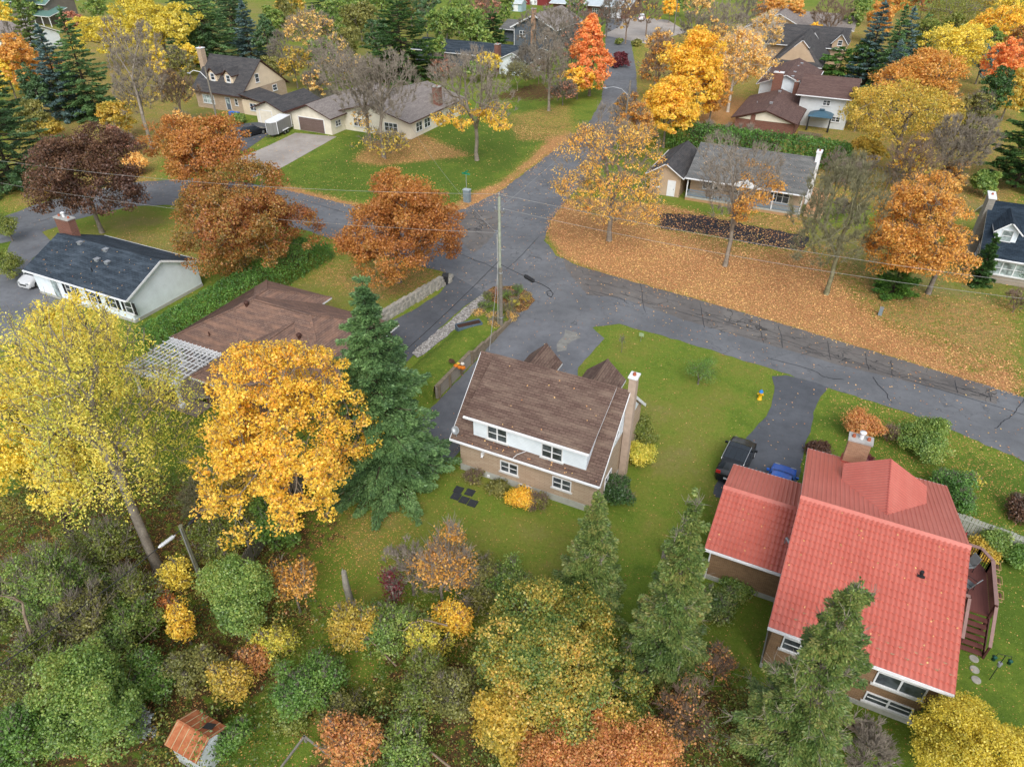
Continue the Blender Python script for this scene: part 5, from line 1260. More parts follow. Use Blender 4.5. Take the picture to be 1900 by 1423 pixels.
# --- hedges and the shrubs round the far lots
hedge('long clipped cedar hedge between the white bungalow and the hip roofed house', -53.4, -49.2, 33.2, 56.3, 2.3, 'hedge', 5, n=26000)
hedge('tall cedar hedge behind the grey bungalow', -27.5, -0.5, 110.6, 113.6, 3.7, 'hedge', 9, n=16000, leaf=.26, bumps=.5)
for i, (x, y, hw_) in enumerate(((1300, 252, 26), (1340, 258, 30), (1385, 262, 28))):
    S(['leftmost pale bare shrub behind the grey bungalow roof', 'middle pale bare shrub behind the grey bungalow roof', 'pale bare shrub left of the pink one behind the roof'][i], x, y, hw_, 4, 'olive', bare=1, twig=22, tips=90, bark=TWIG, group='bare shrubs along the tall hedge')
S('bright pink shrub behind the grey bungalow roof', 1427, 274, 15, 2.6, 'crimson')
for i, (x, y, hw_) in enumerate(((1545, 300, 26), (1580, 318, 28), (1615, 312, 26), (1650, 330, 24))):
    S(['grey bare shrub next to the white topped chimney', 'grey bare shrub second from the white topped chimney', 'grey bare shrub third from the white topped chimney', 'grey bare shrub below the yellow olive locust'][i], x, y, hw_, 4, 'olive', bare=1, twig=24, tips=90, bark=TWIG, group='bare shrubs along the tall hedge')
CN('dark green cedar column at the corner of the navy roofed house', (1812, 528), 440, 17, 'darkcedar', name='cedar_tree', dens=2.4, power=.5, z0=.01)
CN('rounded cedar under the left side of the orange maple', (1655, 545), 470, 32, 'hedge', name='cedar_tree', dens=2.4, power=.4, z0=.01)
S('bare shrub at the right edge below the navy roofed house', 1888, 560, 24, 2.6, 'olive', bare=.9, twig=16, bark=TWIGB, per=15)
S('small green cedar before the right window of the navy roofed house', 1897, 505, 12, 3, 'darkcedar')
# --- main lot
S('clipped round dark shrub at the near right corner of the stone house', 1142, 912, 31, 2.2, 'darkcedar', tips=110, per=110, lump=.08, rc=.4, inner=.2)
S('yellow flowering shrub beside the chimney of the stone house', 1192, 798, 24, 2.2, 'limegreen', tips=80, per=60)
S('green and yellow shrub at the foot of the chimney', 1186, 842, 28, 1.8, 'yellowgreen', tips=90, per=60)
S('orange yellow shrub under the rear wall of the stone house', 964, 922, 25, 1.2, 'gold', per=60)
S('brown leafless shrub under the rear wall of the stone house', 1002, 934, 20, 1.2, 'olive', bare=.7, twig=16, bark=TWIGB, per=20)
S('low brown plants at the left end of the rear wall', 878, 884, 16, .7, 'olive', bare=.5, twig=12, bark=TWIGB, per=20); S('low olive plants along the rear wall', 925, 905, 14, .6, 'olive', per=40)
CN('slim olive cedar in front of the near corner of the stone house', (1090, 1130), 912, 54, 'cedar', name='cedar_tree', tuft=.62, dens=4.2, rise=.22, power=.75, z0=.03, dead=.03)
CN('taller olive cedar between the stone and red roofed houses', (1228, 1235), 922, 62, 'cedar', name='cedar_tree', tuft=.62, dens=4.0, rise=.2, power=.75, z0=.05, dead=.1)
CN('ragged grey green cedar in front of the red roof', (1440, 1440), 1078, 72, 'cedar', name='cedar_tree', tuft=.55, dens=4.4, rise=.15, power=.62, z0=.08, dead=.35, bulge=.2)
T('big yellow green and russet maple at the bottom centre', 1018, 1210, 158, 7.2, 'russetgreen', per=200, tips=380, leaf=.14, z0=.15, lump=.25, shape='round', rc=.6)
T('coral and orange maple at the bottom edge', 1120, 1395, 150, 5.2, 'coral', per=190, tips=380, leaf=.12, z0=.1, lump=.3, rc=.55)
T('yellow and orange maple boughs at the bottom edge left of the coral one', 930, 1345, 56, 5.0, 'goldgreen', per=70, tips=150, leaf=.16, rc=.5)
S('ferny bright green sapling on the front lawn', 1300, 686, 34, 3.2, 'brightgreen', name='sapling', cat='tree', tips=60, per=45, flat=.3, asp=.35)
S('orange red rounded shrub behind the brick chimney', 1597, 790, 36, 2.4, 'coral', tips=90, per=70); S('small brown shrub between the orange and green ones', 1650, 806, 22, 1.4, 'olive', bare=.6, twig=16, bark=TWIGB, per=25)
S('large loose green juniper on the right front lawn', 1722, 812, 52, 2.6, 'green', tips=130, per=80, leaf=.14); S('brown rounded shrub at the corner of the red roof', 1522, 835, 20, 1.1, 'maroon')
S('red shrub beside the brick chimney base', 1600, 855, 14, .9, 'crimson')
S('bushy dark green cedar behind the red roof', 1762, 895, 38, 2.4, 'hedge', tips=100, per=80); S('green cedar bush behind the red roof ridge end', 1780, 925, 24, 2.0, 'hedge')
S('thin yellowish shrub beside the cedar bush', 1800, 890, 18, 1.3, 'yellow', bare=.5, twig=10, per=25)
S('brown shrub at the right edge above the fence', 1892, 945, 26, 1.6, 'maroon', bare=.3, twig=10)
S('yellow orange bush between the fence and the deck', 1818, 1018, 24, 1.2, 'goldgreen'); S('green vine heaped on the board fence', 1852, 1010, 26, 1.5, 'green'); S('trailing green vine at the right end of the board fence', 1885, 1030, 22, 1.3, 'brightgreen')
T('lemon yellow tree at the bottom right corner', 1822, 1400, 112, 4.6, 'lemon', per=190, tips=300, leaf=.105, rc=.5, flat=.5)
S('dark green shrub behind the lemon yellow tree', 1722, 1335, 40, 2.2, 'green'); S('grey bare shrub at the bottom edge before the red roofed house', 1610, 1395, 60, 3, 'olive', bare=1, twig=24, tips=120, bark=TWIG)
S('tangled brown shrub left of the ragged cedar', 1270, 1320, 60, 3.2, 'coral', bare=.75, twig=18, per=18, tips=120, bark=TWIGB); S('thin bare shrub at the foot of the taller olive cedar', 1210, 1215, 40, 3, 'olive', bare=.9, twig=22, tips=90, bark=TWIG, per=20)
S('rusty thin shrub left of the ragged cedar', 1330, 1240, 34, 3, 'coral', bare=.6, twig=14, per=20, tips=80, bark=TWIGB)
S('low green shrub by the garage wall', 1370, 1085, 40, .8, 'green', tips=80); S('olive shrub right of the taller olive cedar', 1335, 1120, 36, 1.6, 'cedar', tips=80)
# --- thicket along the bottom
T('crooked tree with orange yellow boughs behind the russet maple', 815, 1050, 70, 6, 'orange', bare=.5, twig=10, per=30, tips=170, leaf=.15, bark=TWIG, sel=lambda t, g: (t[:, 2] > .45) & (g.random(len(t)) < .8))
S('yellow orange sapling beside the crooked tree', 835, 1150, 36, 3.5, 'gold', tips=60); S('red leaved thin sapling in the thicket', 730, 1090, 24, 5, 'crimson', tips=40, per=22, shape='oval')
S('grey bare tangle left of the crooked tree', 762, 1060, 56, 4.5, 'olive', bare=.9, twig=18, tips=110, bark=TWIG, per=25)
S('olive bush right of the crooked tree', 885, 1075, 56, 3.2, 'olive', tips=110); S('green bush left of the slim olive cedar', 940, 1080, 53, 2.8, 'green', tips=100)
T('orange leaved small tree on the yard edge', 542, 1080, 52, 4.5, 'orange', bare=.3, twig=6, per=26, tips=110, leaf=.15, name='small_tree', sel=lambda t, g: g.random(len(t)) < .7)
S('vivid green maple sapling by the old fence', 512, 968, 43, 4.5, 'brightgreen', tips=100, per=70, leaf=.18); S('lime green bush left of the old fence', 440, 975, 58, 3.5, 'limegreen', tips=120)
S('olive bush beside the backyard utility pole', 395, 1000, 53, 3.2, 'limegreen', tips=100, bare=.3, twig=8); S('bare grey shrub below the golden maple', 375, 930, 51, 3.5, 'olive', bare=1, twig=24, tips=110, bark=TWIGO)
S('goldgreen bush under the golden maple', 450, 900, 46, 2.5, 'goldgreen'); S('golden bush behind the old fence', 480, 935, 31, 2, 'gold')
T('big dark green bush right of the backyard utility pole', 432, 1105, 74, 6.5, 'green', per=95, tips=220, leaf=.13, z0=.02, fork=.15, name='shrub', cat='shrub')
S('small yellow sapling below the backyard utility pole', 325, 1075, 24, 3, 'yellow', tips=40); S('orange leaved sapling left of the dark green bush', 295, 1112, 34, 2.2, 'redorange', tips=40, per=35)
S('narrow yellow sapling in the thicket', 340, 1160, 19, 3.6, 'gold', tips=40, shape='oval'); S('yellow green bush at the left in the thicket', 195, 1015, 75, 4, 'limegreen', tips=130)
T('broad grey green bush at the left in the thicket', 110, 1075, 88, 6, 'green', per=80, tips=220, leaf=.13, z0=.02, fork=.15, name='shrub', cat='shrub', bare=.2, twig=6)
S('lime green bush in the middle of the left thicket', 230, 1100, 73, 4, 'limegreen', tips=130); S('yellow green bush at the left edge of the thicket', 28, 1130, 73, 5, 'limegreen', tips=140)
S('dark green bush over the fallen branches', 235, 1165, 63, 3.5, 'green', tips=120); S('green tangled bush with pale branches', 150, 1160, 73, 4.5, 'olive', tips=130, bare=.3, twig=10)
T('very dark broad bush above the rusty shed at the left', 150, 1290, 105, 6, 'green', per=100, tips=260, leaf=.13, z0=.02, fork=.15, name='shrub', cat='shrub')
S('light green bush at the bottom left corner', 35, 1385, 75, 4.5, 'brightgreen', tips=150); S('lime green bush above the dark one at the left edge', 70, 1225, 75, 4, 'limegreen', tips=130)
S('feathery green bush above the rusty shed', 285, 1260, 48, 3, 'brightgreen', tips=90); S('seedy buff bush above the rusty shed', 360, 1235, 48, 3, 'olive', tips=90); S('golden bush right of the rusty shed', 425, 1265, 43, 2.8, 'goldgreen', tips=90)
S('round vivid green shrub in the clearing', 562, 1275, 75, 3.4, 'brightgreen', tips=170, per=80); S('low red brown shrub left of the vivid green one', 470, 1225, 36, 1.8, 'coral', tips=60)
S('green bush beside the rusty shed door', 435, 1370, 29, 1.8, 'brightgreen'); S('yellowish shrub above the vivid green one', 505, 1195, 39, 2, 'yellowgreen')
S('orange and green bush in the centre thicket', 655, 1175, 53, 3.4, 'goldgreen', tips=110); S('dark leafy bush below the red sapling', 715, 1165, 56, 3.4, 'green', tips=110)
S('lime green bush left of the russet maple', 790, 1275, 68, 3.4, 'limegreen', tips=130); S('grey green bush between lime bush and russet maple', 850, 1290, 53, 4, 'olive', tips=110); S('yellow bush above the lime green one', 800, 1195, 41, 3, 'yellowgreen', tips=80)
S('mixed coral and green bush at the bottom edge', 655, 1375, 65, 2.8, 'coral', tips=120); S('dark green bush at the bottom edge', 745, 1395, 61, 2.6, 'green', tips=110); S('thin olive shrub above the coral and green one', 640, 1310, 41, 2, 'olive', tips=70)
S('leafy green shrub at the bottom edge left of the garden frame', 540, 1330, 36, 1.2, 'limegreen', tips=60)
LMAT['white'] = leafmat('white_blossom', [srgb(150, 158, 160), srgb(196, 202, 204)])
S('grey white blossoming plant left of the rusty shed', 262, 1355, 39, 1.8, 'white', tips=22, per=40, lump=.5, rc=.3)
# --- island planting and small garden plants
for lb, x, y, hw_, hh, pl in (('tufted green grass plant left of the utility pole', 905, 552, 10, 1.5, 'limegreen'), ('feathery green plant right of the utility pole', 942, 548, 12, 1.5, 'green'), ('tall green plant at the tip of the planted island', 962, 540, 9, 1.6, 'brightgreen'),
                              ('yellow green shrub on the right of the planted island', 955, 560, 12, 1.0, 'yellowgreen'), ('pinkish dry plant at the head of the planted island', 925, 540, 10, .9, 'pinkrust'), ('buff dry grasses below the utility pole', 915, 585, 18, .7, 'palegold'), ('olive dry grasses beside the timber edging', 925, 600, 14, .7, 'olive'), ('buff dry grasses near the blue planter', 890, 580, 14, .7, 'palegold'), ('olive weeds between the pole and the road edge', 945, 572, 15, .9, 'olive'), ('green weeds left of the pole base', 898, 566, 14, .9, 'green'), ('pale dry weeds right of the pole base', 948, 588, 12, .8, 'palegold'), ('leafy weeds at the rounded end of the planted island', 975, 552, 12, .9, 'goldgreen'), ('tall buff grasses before the pole base', 918, 602, 16, .9, 'palegold')):
    S(lb, x, y, hw_, hh, pl, name='garden_plant', cat='plant', tips=30, per=50, leaf=.12, asp=.35, bare=.25, twig=8, rc=.3)

# --- filling the tree belt beyond the houses and along the street
for lb, x, y, hw_, hh, pl, kw in (
  ('yellow brown tree between the blue spruces and the pinkish bare one', 215, 210, 34, 7, 'goldgreen', {}), ('mustard bush below the silvery blue spruce', 95, 235, 26, 4, 'goldgreen', {}),
  ('dark green shrub row at the left end of the street lawn', 190, 290, 24, 4, 'olive', {}), ('buff bare shrub left of the tall grey bare tree', 225, 255, 26, 5, 'pinkrust', dict(bare=.6, twig=12)),
  ('orange brown thin tree in front of the dormered house', 345, 225, 26, 6, 'palegold', dict(bare=.4, twig=10)), ('yellow tree left of the dormered house chimney', 345, 105, 22, 7, 'yellow', {}),
  ('green tree at the top left corner', 45, 8, 34, 9, 'green', {}), ('yellow tree at the top left corner', 8, 35, 20, 9, 'yellow', {}), ('bare grey tree at the left edge above the orange one', 20, 60, 32, 9, 'olive', dict(bare=1, twig=14)),
  ('green tree right of the green roofed house', 175, 4, 28, 10, 'green', {}), ('rusty brown tree beneath the green roofed house', 135, 38, 24, 6, 'pinkrust', {}),
  ('green tree at the top edge beside the dark pine', 505, 30, 22, 10, 'green', {}), ('grey bare tree behind the pointed blue spruce', 520, 90, 26, 9, 'olive', dict(bare=1, twig=14)),
  ('olive tree behind the bare maples and the cream roof', 640, 75, 34, 9, 'olive', {}), ('dark green tree at the top edge left of the shed', 935, 8, 20, 11, 'green', {}), ('green tree between the broad cedar and the long bungalow', 805, 90, 22, 8, 'green', {}),
  ('bare grey shrub before the slender lawn tree', 975, 105, 26, 7, 'olive', dict(bare=1, twig=14)), ('pale bare tree over the slate house garage', 1055, 80, 30, 11, 'pinkrust', dict(bare=.9, twig=14, per=25)),
  ('bare brown tree right of the slate sided house', 1075, 30, 28, 12, 'pinkrust', dict(bare=.9, twig=14, per=25)), ('small red bush on the lawn island of the side street', 1150, 104, 10, 2, 'crimson', {}),
  ('orange tinged bare tree beyond the street pole', 1160, 200, 24, 8, 'orange', dict(bare=.6, twig=12, per=40)), ('amber tree above the pale birch', 1330, 60, 30, 11, 'palegold', dict(bare=.4, twig=10)),
  ('orange brown thicket tree at the top edge', 1300, 5, 32, 9, 'palegold', dict(bare=.5, twig=10)), ('grey bare tree over the far lawn', 1390, 20, 34, 11, 'olive', dict(bare=1, twig=14)), ('dark spruce toned tree at the far top edge', 1262, -4, 16, 9, 'green', {}),
  ('orange tree between the far grey house and the birch', 1475, 30, 20, 8, 'orange', {}), ('dark tree behind the tallest blue green spruce', 1590, 20, 24, 12, 'green', {}), ('amber tree behind the willow', 1655, 0, 30, 12, 'orange', {}),
  ('golden tree at the top edge right of the willow', 1880, 8, 30, 12, 'yellow', {}), ('green tree below the golden top corner tree', 1845, 75, 26, 9, 'green', {}), ('blue green tree between the yellow maple and the cedar', 1828, 105, 24, 9, 'bluespruce', {}),
  ('yellow brown tree under the yellow olive locust', 1610, 275, 34, 5, 'goldgreen', {}), ('golden tree at the foot of the grey leaning one', 1690, 290, 34, 6, 'gold', dict(bare=.3, twig=8)), ('rusty tree between the orange and yellow maples', 1755, 175, 36, 10, 'palegold', dict(bare=.3, twig=8)),
  ('yellow tree tops at the left of the round cedar', 1515, 60, 16, 6, 'gold', {}), ('pink orange bush by the deck of the grey bungalow', 1560, 380, 22, 3, 'olive', dict(bare=1, twig=18))):
    T(lb, x, y, hw_, hh, pl, **{**dict(tips=130, per=80, z0=.08), **kw})

for lb, x, y, hw_, hh, pl, kw in (
  ('olive brown tree between the maroon maple and the silvery spruce', 60, 215, 34, 7, 'olive', {}), ('rust bush beside the street at the upper left', 250, 300, 22, 3, 'palegold', {}), ('amber bush below the dark left pine', 85, 345, 24, 3, 'goldgreen', {}),
  ('dark green tree between the left pine and the orange tree', 62, 160, 26, 10, 'pine', {}), ('yellow tree between the two lemon yellow trees', 235, 20, 36, 13, 'lemon', {}), ('golden tree above the thin pinkish bare one', 300, 120, 26, 8, 'yellow', {}),
  ('green tree between the lemon yellow tree and the broad pine', 372, 20, 30, 12, 'green', {}), ('green tree behind the pointed blue spruce', 492, 60, 26, 11, 'pine', {}), ('olive tree left of the half bare orange tufted tree', 525, 12, 26, 12, 'olive', {}),
  ('dark green tree right of the half bare orange tufted tree', 612, 50, 30, 12, 'green', {}), ('olive green tree above the bare maples', 640, 15, 34, 13, 'green', {}), ('dark tree between the olive round tree and the broad cedar', 700, 60, 28, 11, 'pine', {}),
  ('green tree left of the pinkish bare tree', 850, 10, 34, 13, 'green', {}), ('green tree over the roof of the long bungalow', 790, 20, 34, 13, 'pine', {}), ('green grey tree beside the dark green conifer', 895, 66, 26, 9, 'green', {}), ('bare tree behind the garage of the cream bungalow roof', 585, 150, 30, 6, 'palegold', dict(bare=.8, twig=14)),
  ('green bush at the far end of the cream bungalow', 590, 135, 20, 4, 'green', {}), ('brown bare thicket behind the cream bungalow', 640, 130, 40, 5, 'palegold', dict(bare=.8, twig=16)), ('olive thicket behind the two bare maples', 700, 120, 36, 5, 'olive', dict(bare=.5, twig=12)),
  ('brownish thicket right of the broad dark cedar', 820, 118, 30, 5, 'pinkrust', dict(bare=.7, twig=14)), ('bare thicket at the foot of the flame orange tree', 1045, 165, 28, 5, 'pinkrust', dict(bare=.7, twig=14, per=30)), ('second slender bare tree behind the lawn tree', 985, 60, 30, 13, 'olive', dict(bare=1, twig=14)),
  ('bare tree between the slate house and the flame orange tree', 1060, 100, 28, 10, 'pinkrust', dict(bare=.8, twig=14, per=30)), ('grey bare tree over the pale far driveway', 1128, 22, 22, 11, 'olive', dict(bare=1, twig=12)),
  ('orange tree between the golden row and the birch', 1325, 165, 34, 10, 'orange', {}), ('pale gold tree left of the birch', 1340, 95, 40, 13, 'palegold', dict(bare=.3, twig=8)), ('golden tree top at the left of the golden row', 1222, 95, 34, 11, 'palegold', dict(bare=.3, twig=8)),
  ('dark green tree behind the silvery low spruce', 1610, 100, 28, 11, 'darkcedar', {}), ('orange brown tree behind the slender blue spruce', 1640, 20, 26, 13, 'orange', {}), ('yellow green tree between the orange and the willow', 1760, 50, 28, 10, 'limegreen', {}),
  ('amber tree right of the yellow olive locust', 1740, 215, 40, 9, 'goldgreen', {}), ('orange brown bush under the grey leaning tree', 1770, 320, 30, 4, 'palegold', dict(bare=.4, twig=10)), ('green bush at the foot of the tall right cedar', 1835, 335, 26, 3.5, 'green', {}),
  ('dark green tree behind the tall right cedar', 1845, 175, 34, 12, 'darkcedar', {}), ('rust tree at the right edge above the red orange maple', 1890, 75, 26, 11, 'rust', {}), ('olive tree between the locust and the low spruce', 1600, 190, 30, 8, 'goldgreen', {})):
    T(lb, x, y, hw_, hh, pl, **{**dict(tips=140, per=80, z0=.05), **kw})

for lb, x, y, hw_, hh, pl, kw in (
  ('dark green tree crown cut by the top edge above the dormered house', 420, 5, 34, 13, 'pine', {}), ('amber tree crown at the top edge left of centre', 540, -6, 34, 12, 'goldgreen', {}), ('dark crown at the top edge over the bare grey maples', 655, -8, 40, 13, 'green', {}),
  ('olive crown at the top edge right of the green one', 760, -4, 40, 13, 'olive', {}), ('green crown at the top edge above the slate house', 905, -10, 34, 13, 'green', {}), ('dark evergreen mass right of the lemon yellow tree', 375, 70, 30, 10, 'pine', {}),
  ('olive bush between the pointed spruce and the bare thicket', 505, 125, 26, 6, 'olive', {}), ('green bush mass behind the half bare tufted tree', 595, 90, 30, 8, 'green', {}), ('grey bare tree at the top edge above the far lawn', 1290, 45, 30, 8, 'olive', dict(bare=1, twig=12)),
  ('bronze tree at the top edge left of the far grey house', 1470, 0, 28, 11, 'palegold', {}), ('russet tree at the top edge above the willow', 1720, -12, 34, 12, 'rust', {}), ('golden brown tree between willow and top corner', 1825, -6, 34, 12, 'goldgreen', {}),
  ('tan bare tree beside the white metal roofed house', 1145, -4, 24, 12, 'pinkrust', dict(bare=.9, twig=12, per=25)), ('green conifer like tree behind the flame orange one', 1070, -5, 22, 12, 'green', {}), ('yellow tree at the far left edge above the pines', 10, 130, 30, 10, 'yellow', {}),
  ('amber tree beneath the red orange right edge maple', 1880, 165, 30, 9, 'goldgreen', {}), ('olive brown tree left of the tall right cedar', 1815, 215, 34, 9, 'olive', dict(bare=.4, twig=10))):
    T(lb, x, y, hw_, hh, pl, **{**dict(tips=150, per=80, z0=.04), **kw})
# low growth covering the floor of the thicket: many small plants that nobody could count
rng = np.random.default_rng(77); P_ = ppoly([(0, 900), (180, 870), (345, 880), (430, 900), (545, 950), (535, 1090), (640, 1130), (760, 1140), (900, 1190), (1250, 1200), (1380, 1240), (1560, 1423), (1640, 1750), (-350, 1750), (-150, 1000)])
LMAT['mix'] = leafmat('thicket_leaves', [srgb(*c) for c in ((80, 70, 42), (66, 92, 38), (88, 116, 44), (116, 136, 54), (140, 142, 62), (188, 162, 62), (156, 108, 56))], scale=.28, mixn=.7)
LMAT['mix2'] = leafmat('tall_weed_leaves', [srgb(*c) for c in ((62, 88, 40), (90, 118, 46), (128, 142, 56), (176, 152, 58), (170, 110, 54))], scale=.5, mixn=.8)
lo, hi = P_.min(0), P_.max(0); q = rng.uniform(lo, hi, (300000, 2)); q = q[inside(P_, q[:, 0], q[:, 1])]
def mound(x, y, o=0.0): return .5*np.sin(x*.83+1.2*np.sin(y*.41+o))+.5*np.sin(y*.97+1.4*np.sin(x*.37+o))+.35*np.sin(x*2.1+y*1.3+o)+.25*np.sin(x*3.7-y*4.1)
m_ = mound(q[:, 0], q[:, 1]); keep = m_+rng.normal(0, .25, len(q)) > -.25; q = q[keep]; m_ = m_[keep]
for nm, pl, sl, hs_, sz in (('ground_cover', 'mix', slice(0, None, 2), .55, .11), ('tall_weeds', 'mix2', slice(1, None, 2), 2.1, .125)):
    c_, mm = q[sl], m_[sl]
    if nm == 'tall_weeds': k_ = mound(c_[:, 0], c_[:, 1], 2.0) > -.05; c_, mm = c_[k_], mm[k_]
    hgt = hs_*np.clip(mm+.35, .05, 1.3); C = np.stack([c_[:, 0], c_[:, 1], hgt*rng.uniform(.25, 1, len(c_))**.6+.02], 1)
    N = rdir(rng, len(C))*.8+[0, 0, .9]; ax = rdir(rng, len(C)); s_ = sz*rng.uniform(.6, 1.5, len(C))
    o = mobj(nm, leaf_mesh(nm, kites(C, ax, unit(N), s_, s_*.6), LMAT[pl]), None); o['kind'] = 'stuff'
    o['label'] = {'ground_cover': 'low green and brown ground cover on the thicket floor', 'tall_weeds': 'tall mixed green and yellow weeds massed between the thicket bushes'}[nm]
# ------------------------------------------------------------------ vehicles
def carpaint(name, col, rough=.25): return plain(name, col, rough, var=.05, spec=.6)
TYRE = plain('tyre_rubber', (.02, .02, .02, 1), .8); RIM = plain('wheel_rim', (.4, .41, .43, 1), .3, metal=.7)
CARGLASS = plain('car_glass', (.022, .028, .034, 1), .12, spec=.35); LAMPR = plain('red_lamp', (.45, .02, .02, 1), .3, spec=.6); LAMPW = plain('clear_lamp', (.25, .26, .27, 1), .2, spec=.7); CHROME = plain('bright_trim', (.55, .56, .57, 1), .25, metal=.8)
CHK = plain('charcoal_cladding', (.03, .03, .032, 1), .6)
def car(name, label, paint, loc, rz, L=4.6, W=1.86, H=1.66, kind='suv', rails=True, cat='car'):
    """front points to local +y; built as one lofted shell plus glass, lamps, mirrors, wheels"""
    t = thing(name, label, cat, loc, rz); h = L/2; zb = .62*H; hood = .60*H if kind != 'van' else .64*H
    # stations: y, hood/roof centre z, belt z, half width at belt, roof half width, cabin?
    if kind == 'suv': st = [(-h, .45*H, .40*H, .80, .70), (-h+.12, zb+.02, zb, .92, .80), (-h+.22, zb+.08, zb, .95, .84), (-h+.46, H-.08, zb, .97, .72), (-h+.85, H-.01, zb-.01, 1, .77), (-.1, H, zb-.02, 1, .78), (.45, H-.03, zb-.02, 1, .77), (1.15, zb+.07, zb-.03, .99, .84), (1.35, hood+.02, zb-.05, .98, .82), (h-.35, hood-.08, zb-.14, .93, .72), (h-.1, .48*H, .44*H, .84, .6), (h, .34*H, .32*H, .76, .5)]
    elif kind == 'van': st = [(-h, .45*H, .4*H, .84, .76), (-h+.1, zb+.05, zb, .93, .82), (-h+.3, H-.06, zb, .96, .78), (-h+.9, H, zb, 1, .8), (.2, H, zb, 1, .8), (.7, H-.08, zb, 1, .78), (1.45, zb+.03, zb-.03, .98, .82), (h-.3, .52*H, .48*H, .9, .7), (h-.08, .42*H, .4*H, .82, .55), (h, .3*H, .28*H, .76, .5)]
    else: st = [(-h, .42*H, .38*H, .82, .7), (-h+.12, zb, zb-.03, .92, .78), (-h+.22, zb+.08, zb, .94, .8), (-h+.75, H-.06, zb, .97, .70), (-.3, H, zb, 1, .74), (.25, H-.03, zb, 1, .73), (.95, zb+.07, zb-.03, .99, .8), (1.15, hood, zb-.06, .97, .8), (h-.3, hood-.12, zb-.16, .92, .7), (h-.08, .44*H, .4*H, .82, .55), (h, .32*H, .3*H, .75, .5)]
    hw = W/2; rings = []
    for y, zc, bz, wb, wr in st:
        cab = zc-bz > .18
        wr_ = wr if cab or zc-bz > .06 else wr
        rings.append([(hw*wb*.9, y, .2), (hw*wb, y, .36), (hw*wb, y, max(.4, bz-.22)), (hw*wb*.965, y, bz), (hw*wr_, y, zc-.05), (hw*wr_*.55, y, zc), (0, y, zc+.008)])
    n = 7; V = []
    for r in rings: V += [(-x, y, z) for x, y, z in r]+[(x, y, z) for x, y, z in r[::-1][1:]]
    m = 13; body = MB(); glass = {'windscreen': MB(), 'rear_window': MB(), 'side_window': MB()}
    ns = len(rings); b0 = [Vector(v) for v in V]
    FS = []
    for k in range(ns-1):
        for i in range(m-1): FS.append((k*m+i, k*m+i+1, (k+1)*m+i+1, (k+1)*m+i))
    body.add(V, FS, 0, True); body.add(V, [tuple(range(m-1, -1, -1)), tuple((ns-1)*m+i for i in range(m))], 0)
    body.build('body', paint, t, auto_uv=False)
    under = MB(); under.box(-hw*.86, hw*.86, -h+.15, h-.2, .16, .36); under.build('underbody', CHK, t)
    def patch(mb, pts, lift=.012):
        pts = [Vector(p) for p in pts]; nn = (pts[1]-pts[0]).cross(pts[2]-pts[1]).normalized(); c = sum(pts, Vector())/len(pts)
        if nn.dot(c-Vector((0, 0, .6*H))) < 0: nn = -nn
        q = [c+(p-c)*.93+nn*lift for p in pts]; mb.poly(q)
    def pt(k, i): return b0[k*m+i]
    cabs = [k for k in range(ns) if st[k][1]-st[k][2] > .18]
    f0, f1 = cabs[0], cabs[-1]
    for k in range(f0, f1):
        for a, b_ in ((3, 4), (9, 8)): patch(glass['side_window'], [pt(k, a), pt(k+1, a), pt(k+1, b_), pt(k, b_)])
    q = glass['windscreen']
    for i in range(4, 8): patch(q, [pt(f1, i), pt(f1, i+1), pt(f1+1, i+1), pt(f1+1, i)], .014)
    for i in range(4, 8): patch(glass['rear_window'], [pt(f0-1, i), pt(f0-1, i+1), pt(f0, i+1), pt(f0, i)], .014)
    for k, g in glass.items():
        if g.f: g.build(k, CARGLASS, t, auto_uv=False)
    if rails == 'pano':
        g = MB()
        for k in range(f0+1, f1):
            for i in range(4, 8): patch(g, [pt(k, i), pt(k, i+1), pt(k+1, i+1), pt(k+1, i)], .008)
        g.build('sunroof', CARGLASS, t, auto_uv=False)
    if rails:
        for s in (-1, 1): g = MB(); g.tube([(s*hw*.8, st[f0][0]+.15, H-.06), (s*hw*.8, st[f0][0]+.25, H+.04), (s*hw*.8, st[f1][0]-.1, H+.03), (s*hw*.8, st[f1][0]+.05, H-.07)], .022, 6); g.build('roof_rail', CHROME, t)
    for s in (-1, 1):
        for y in (-h+.85, h-.9):
            w = MB(); w.cyl((s*(hw-.24), y, .35), (s*(hw+.01), y, .35), .35, n=18); wo = w.build('wheel', TYRE, t)
            g = MB(); g.cyl((s*(hw+.005), y, .35), (s*(hw+.02), y, .35), .23, n=14)
            for a in range(5): g.beam((s*(hw+.022), y, .35), (s*(hw+.022), y+.2*math.cos(a*1.2566), .35+.2*math.sin(a*1.2566)), .05, .02)
            g.build('rim', RIM, wo)
        g = MB(); g.obox((s*(hw+.1), st[f1][0]+.45, zb+.04), (.1, 0, 0), (0, .06, 0), (0, 0, .07)); g.build('mirror', paint, t)
        g = MB(); g.obox((s*hw*.72, -h+.1, zb-.13), (.16, 0, 0), (0, .07, 0), (0, 0, .11)); g.build('taillight', LAMPR, t)
        g = MB(); g.obox((s*hw*.62, h-.05, .38*H), (.17, 0, 0), (0, .05, 0), (0, 0, .06)); g.build('headlight', LAMPW, t)
    g = MB(); g.box(-.26, .26, -h-.025, -h+.02, .5, .62); g.build('licence_plate', WHITE, t)
    g = MB(); g.box(-.45, .45, h-.06, h+.02, .42, .58); g.build('grille', CHK, t)
    return t
car('parked_suv', 'black suv with silver roof rails and glass roof on the dark driveway', carpaint('black_paint', (.012, .014, .016, 1)), (-2.35, 41.05, .02), math.radians(-4), 4.7, 1.9, 1.68, 'suv', 'pano')
q = gp(1453, 878, 1.4)
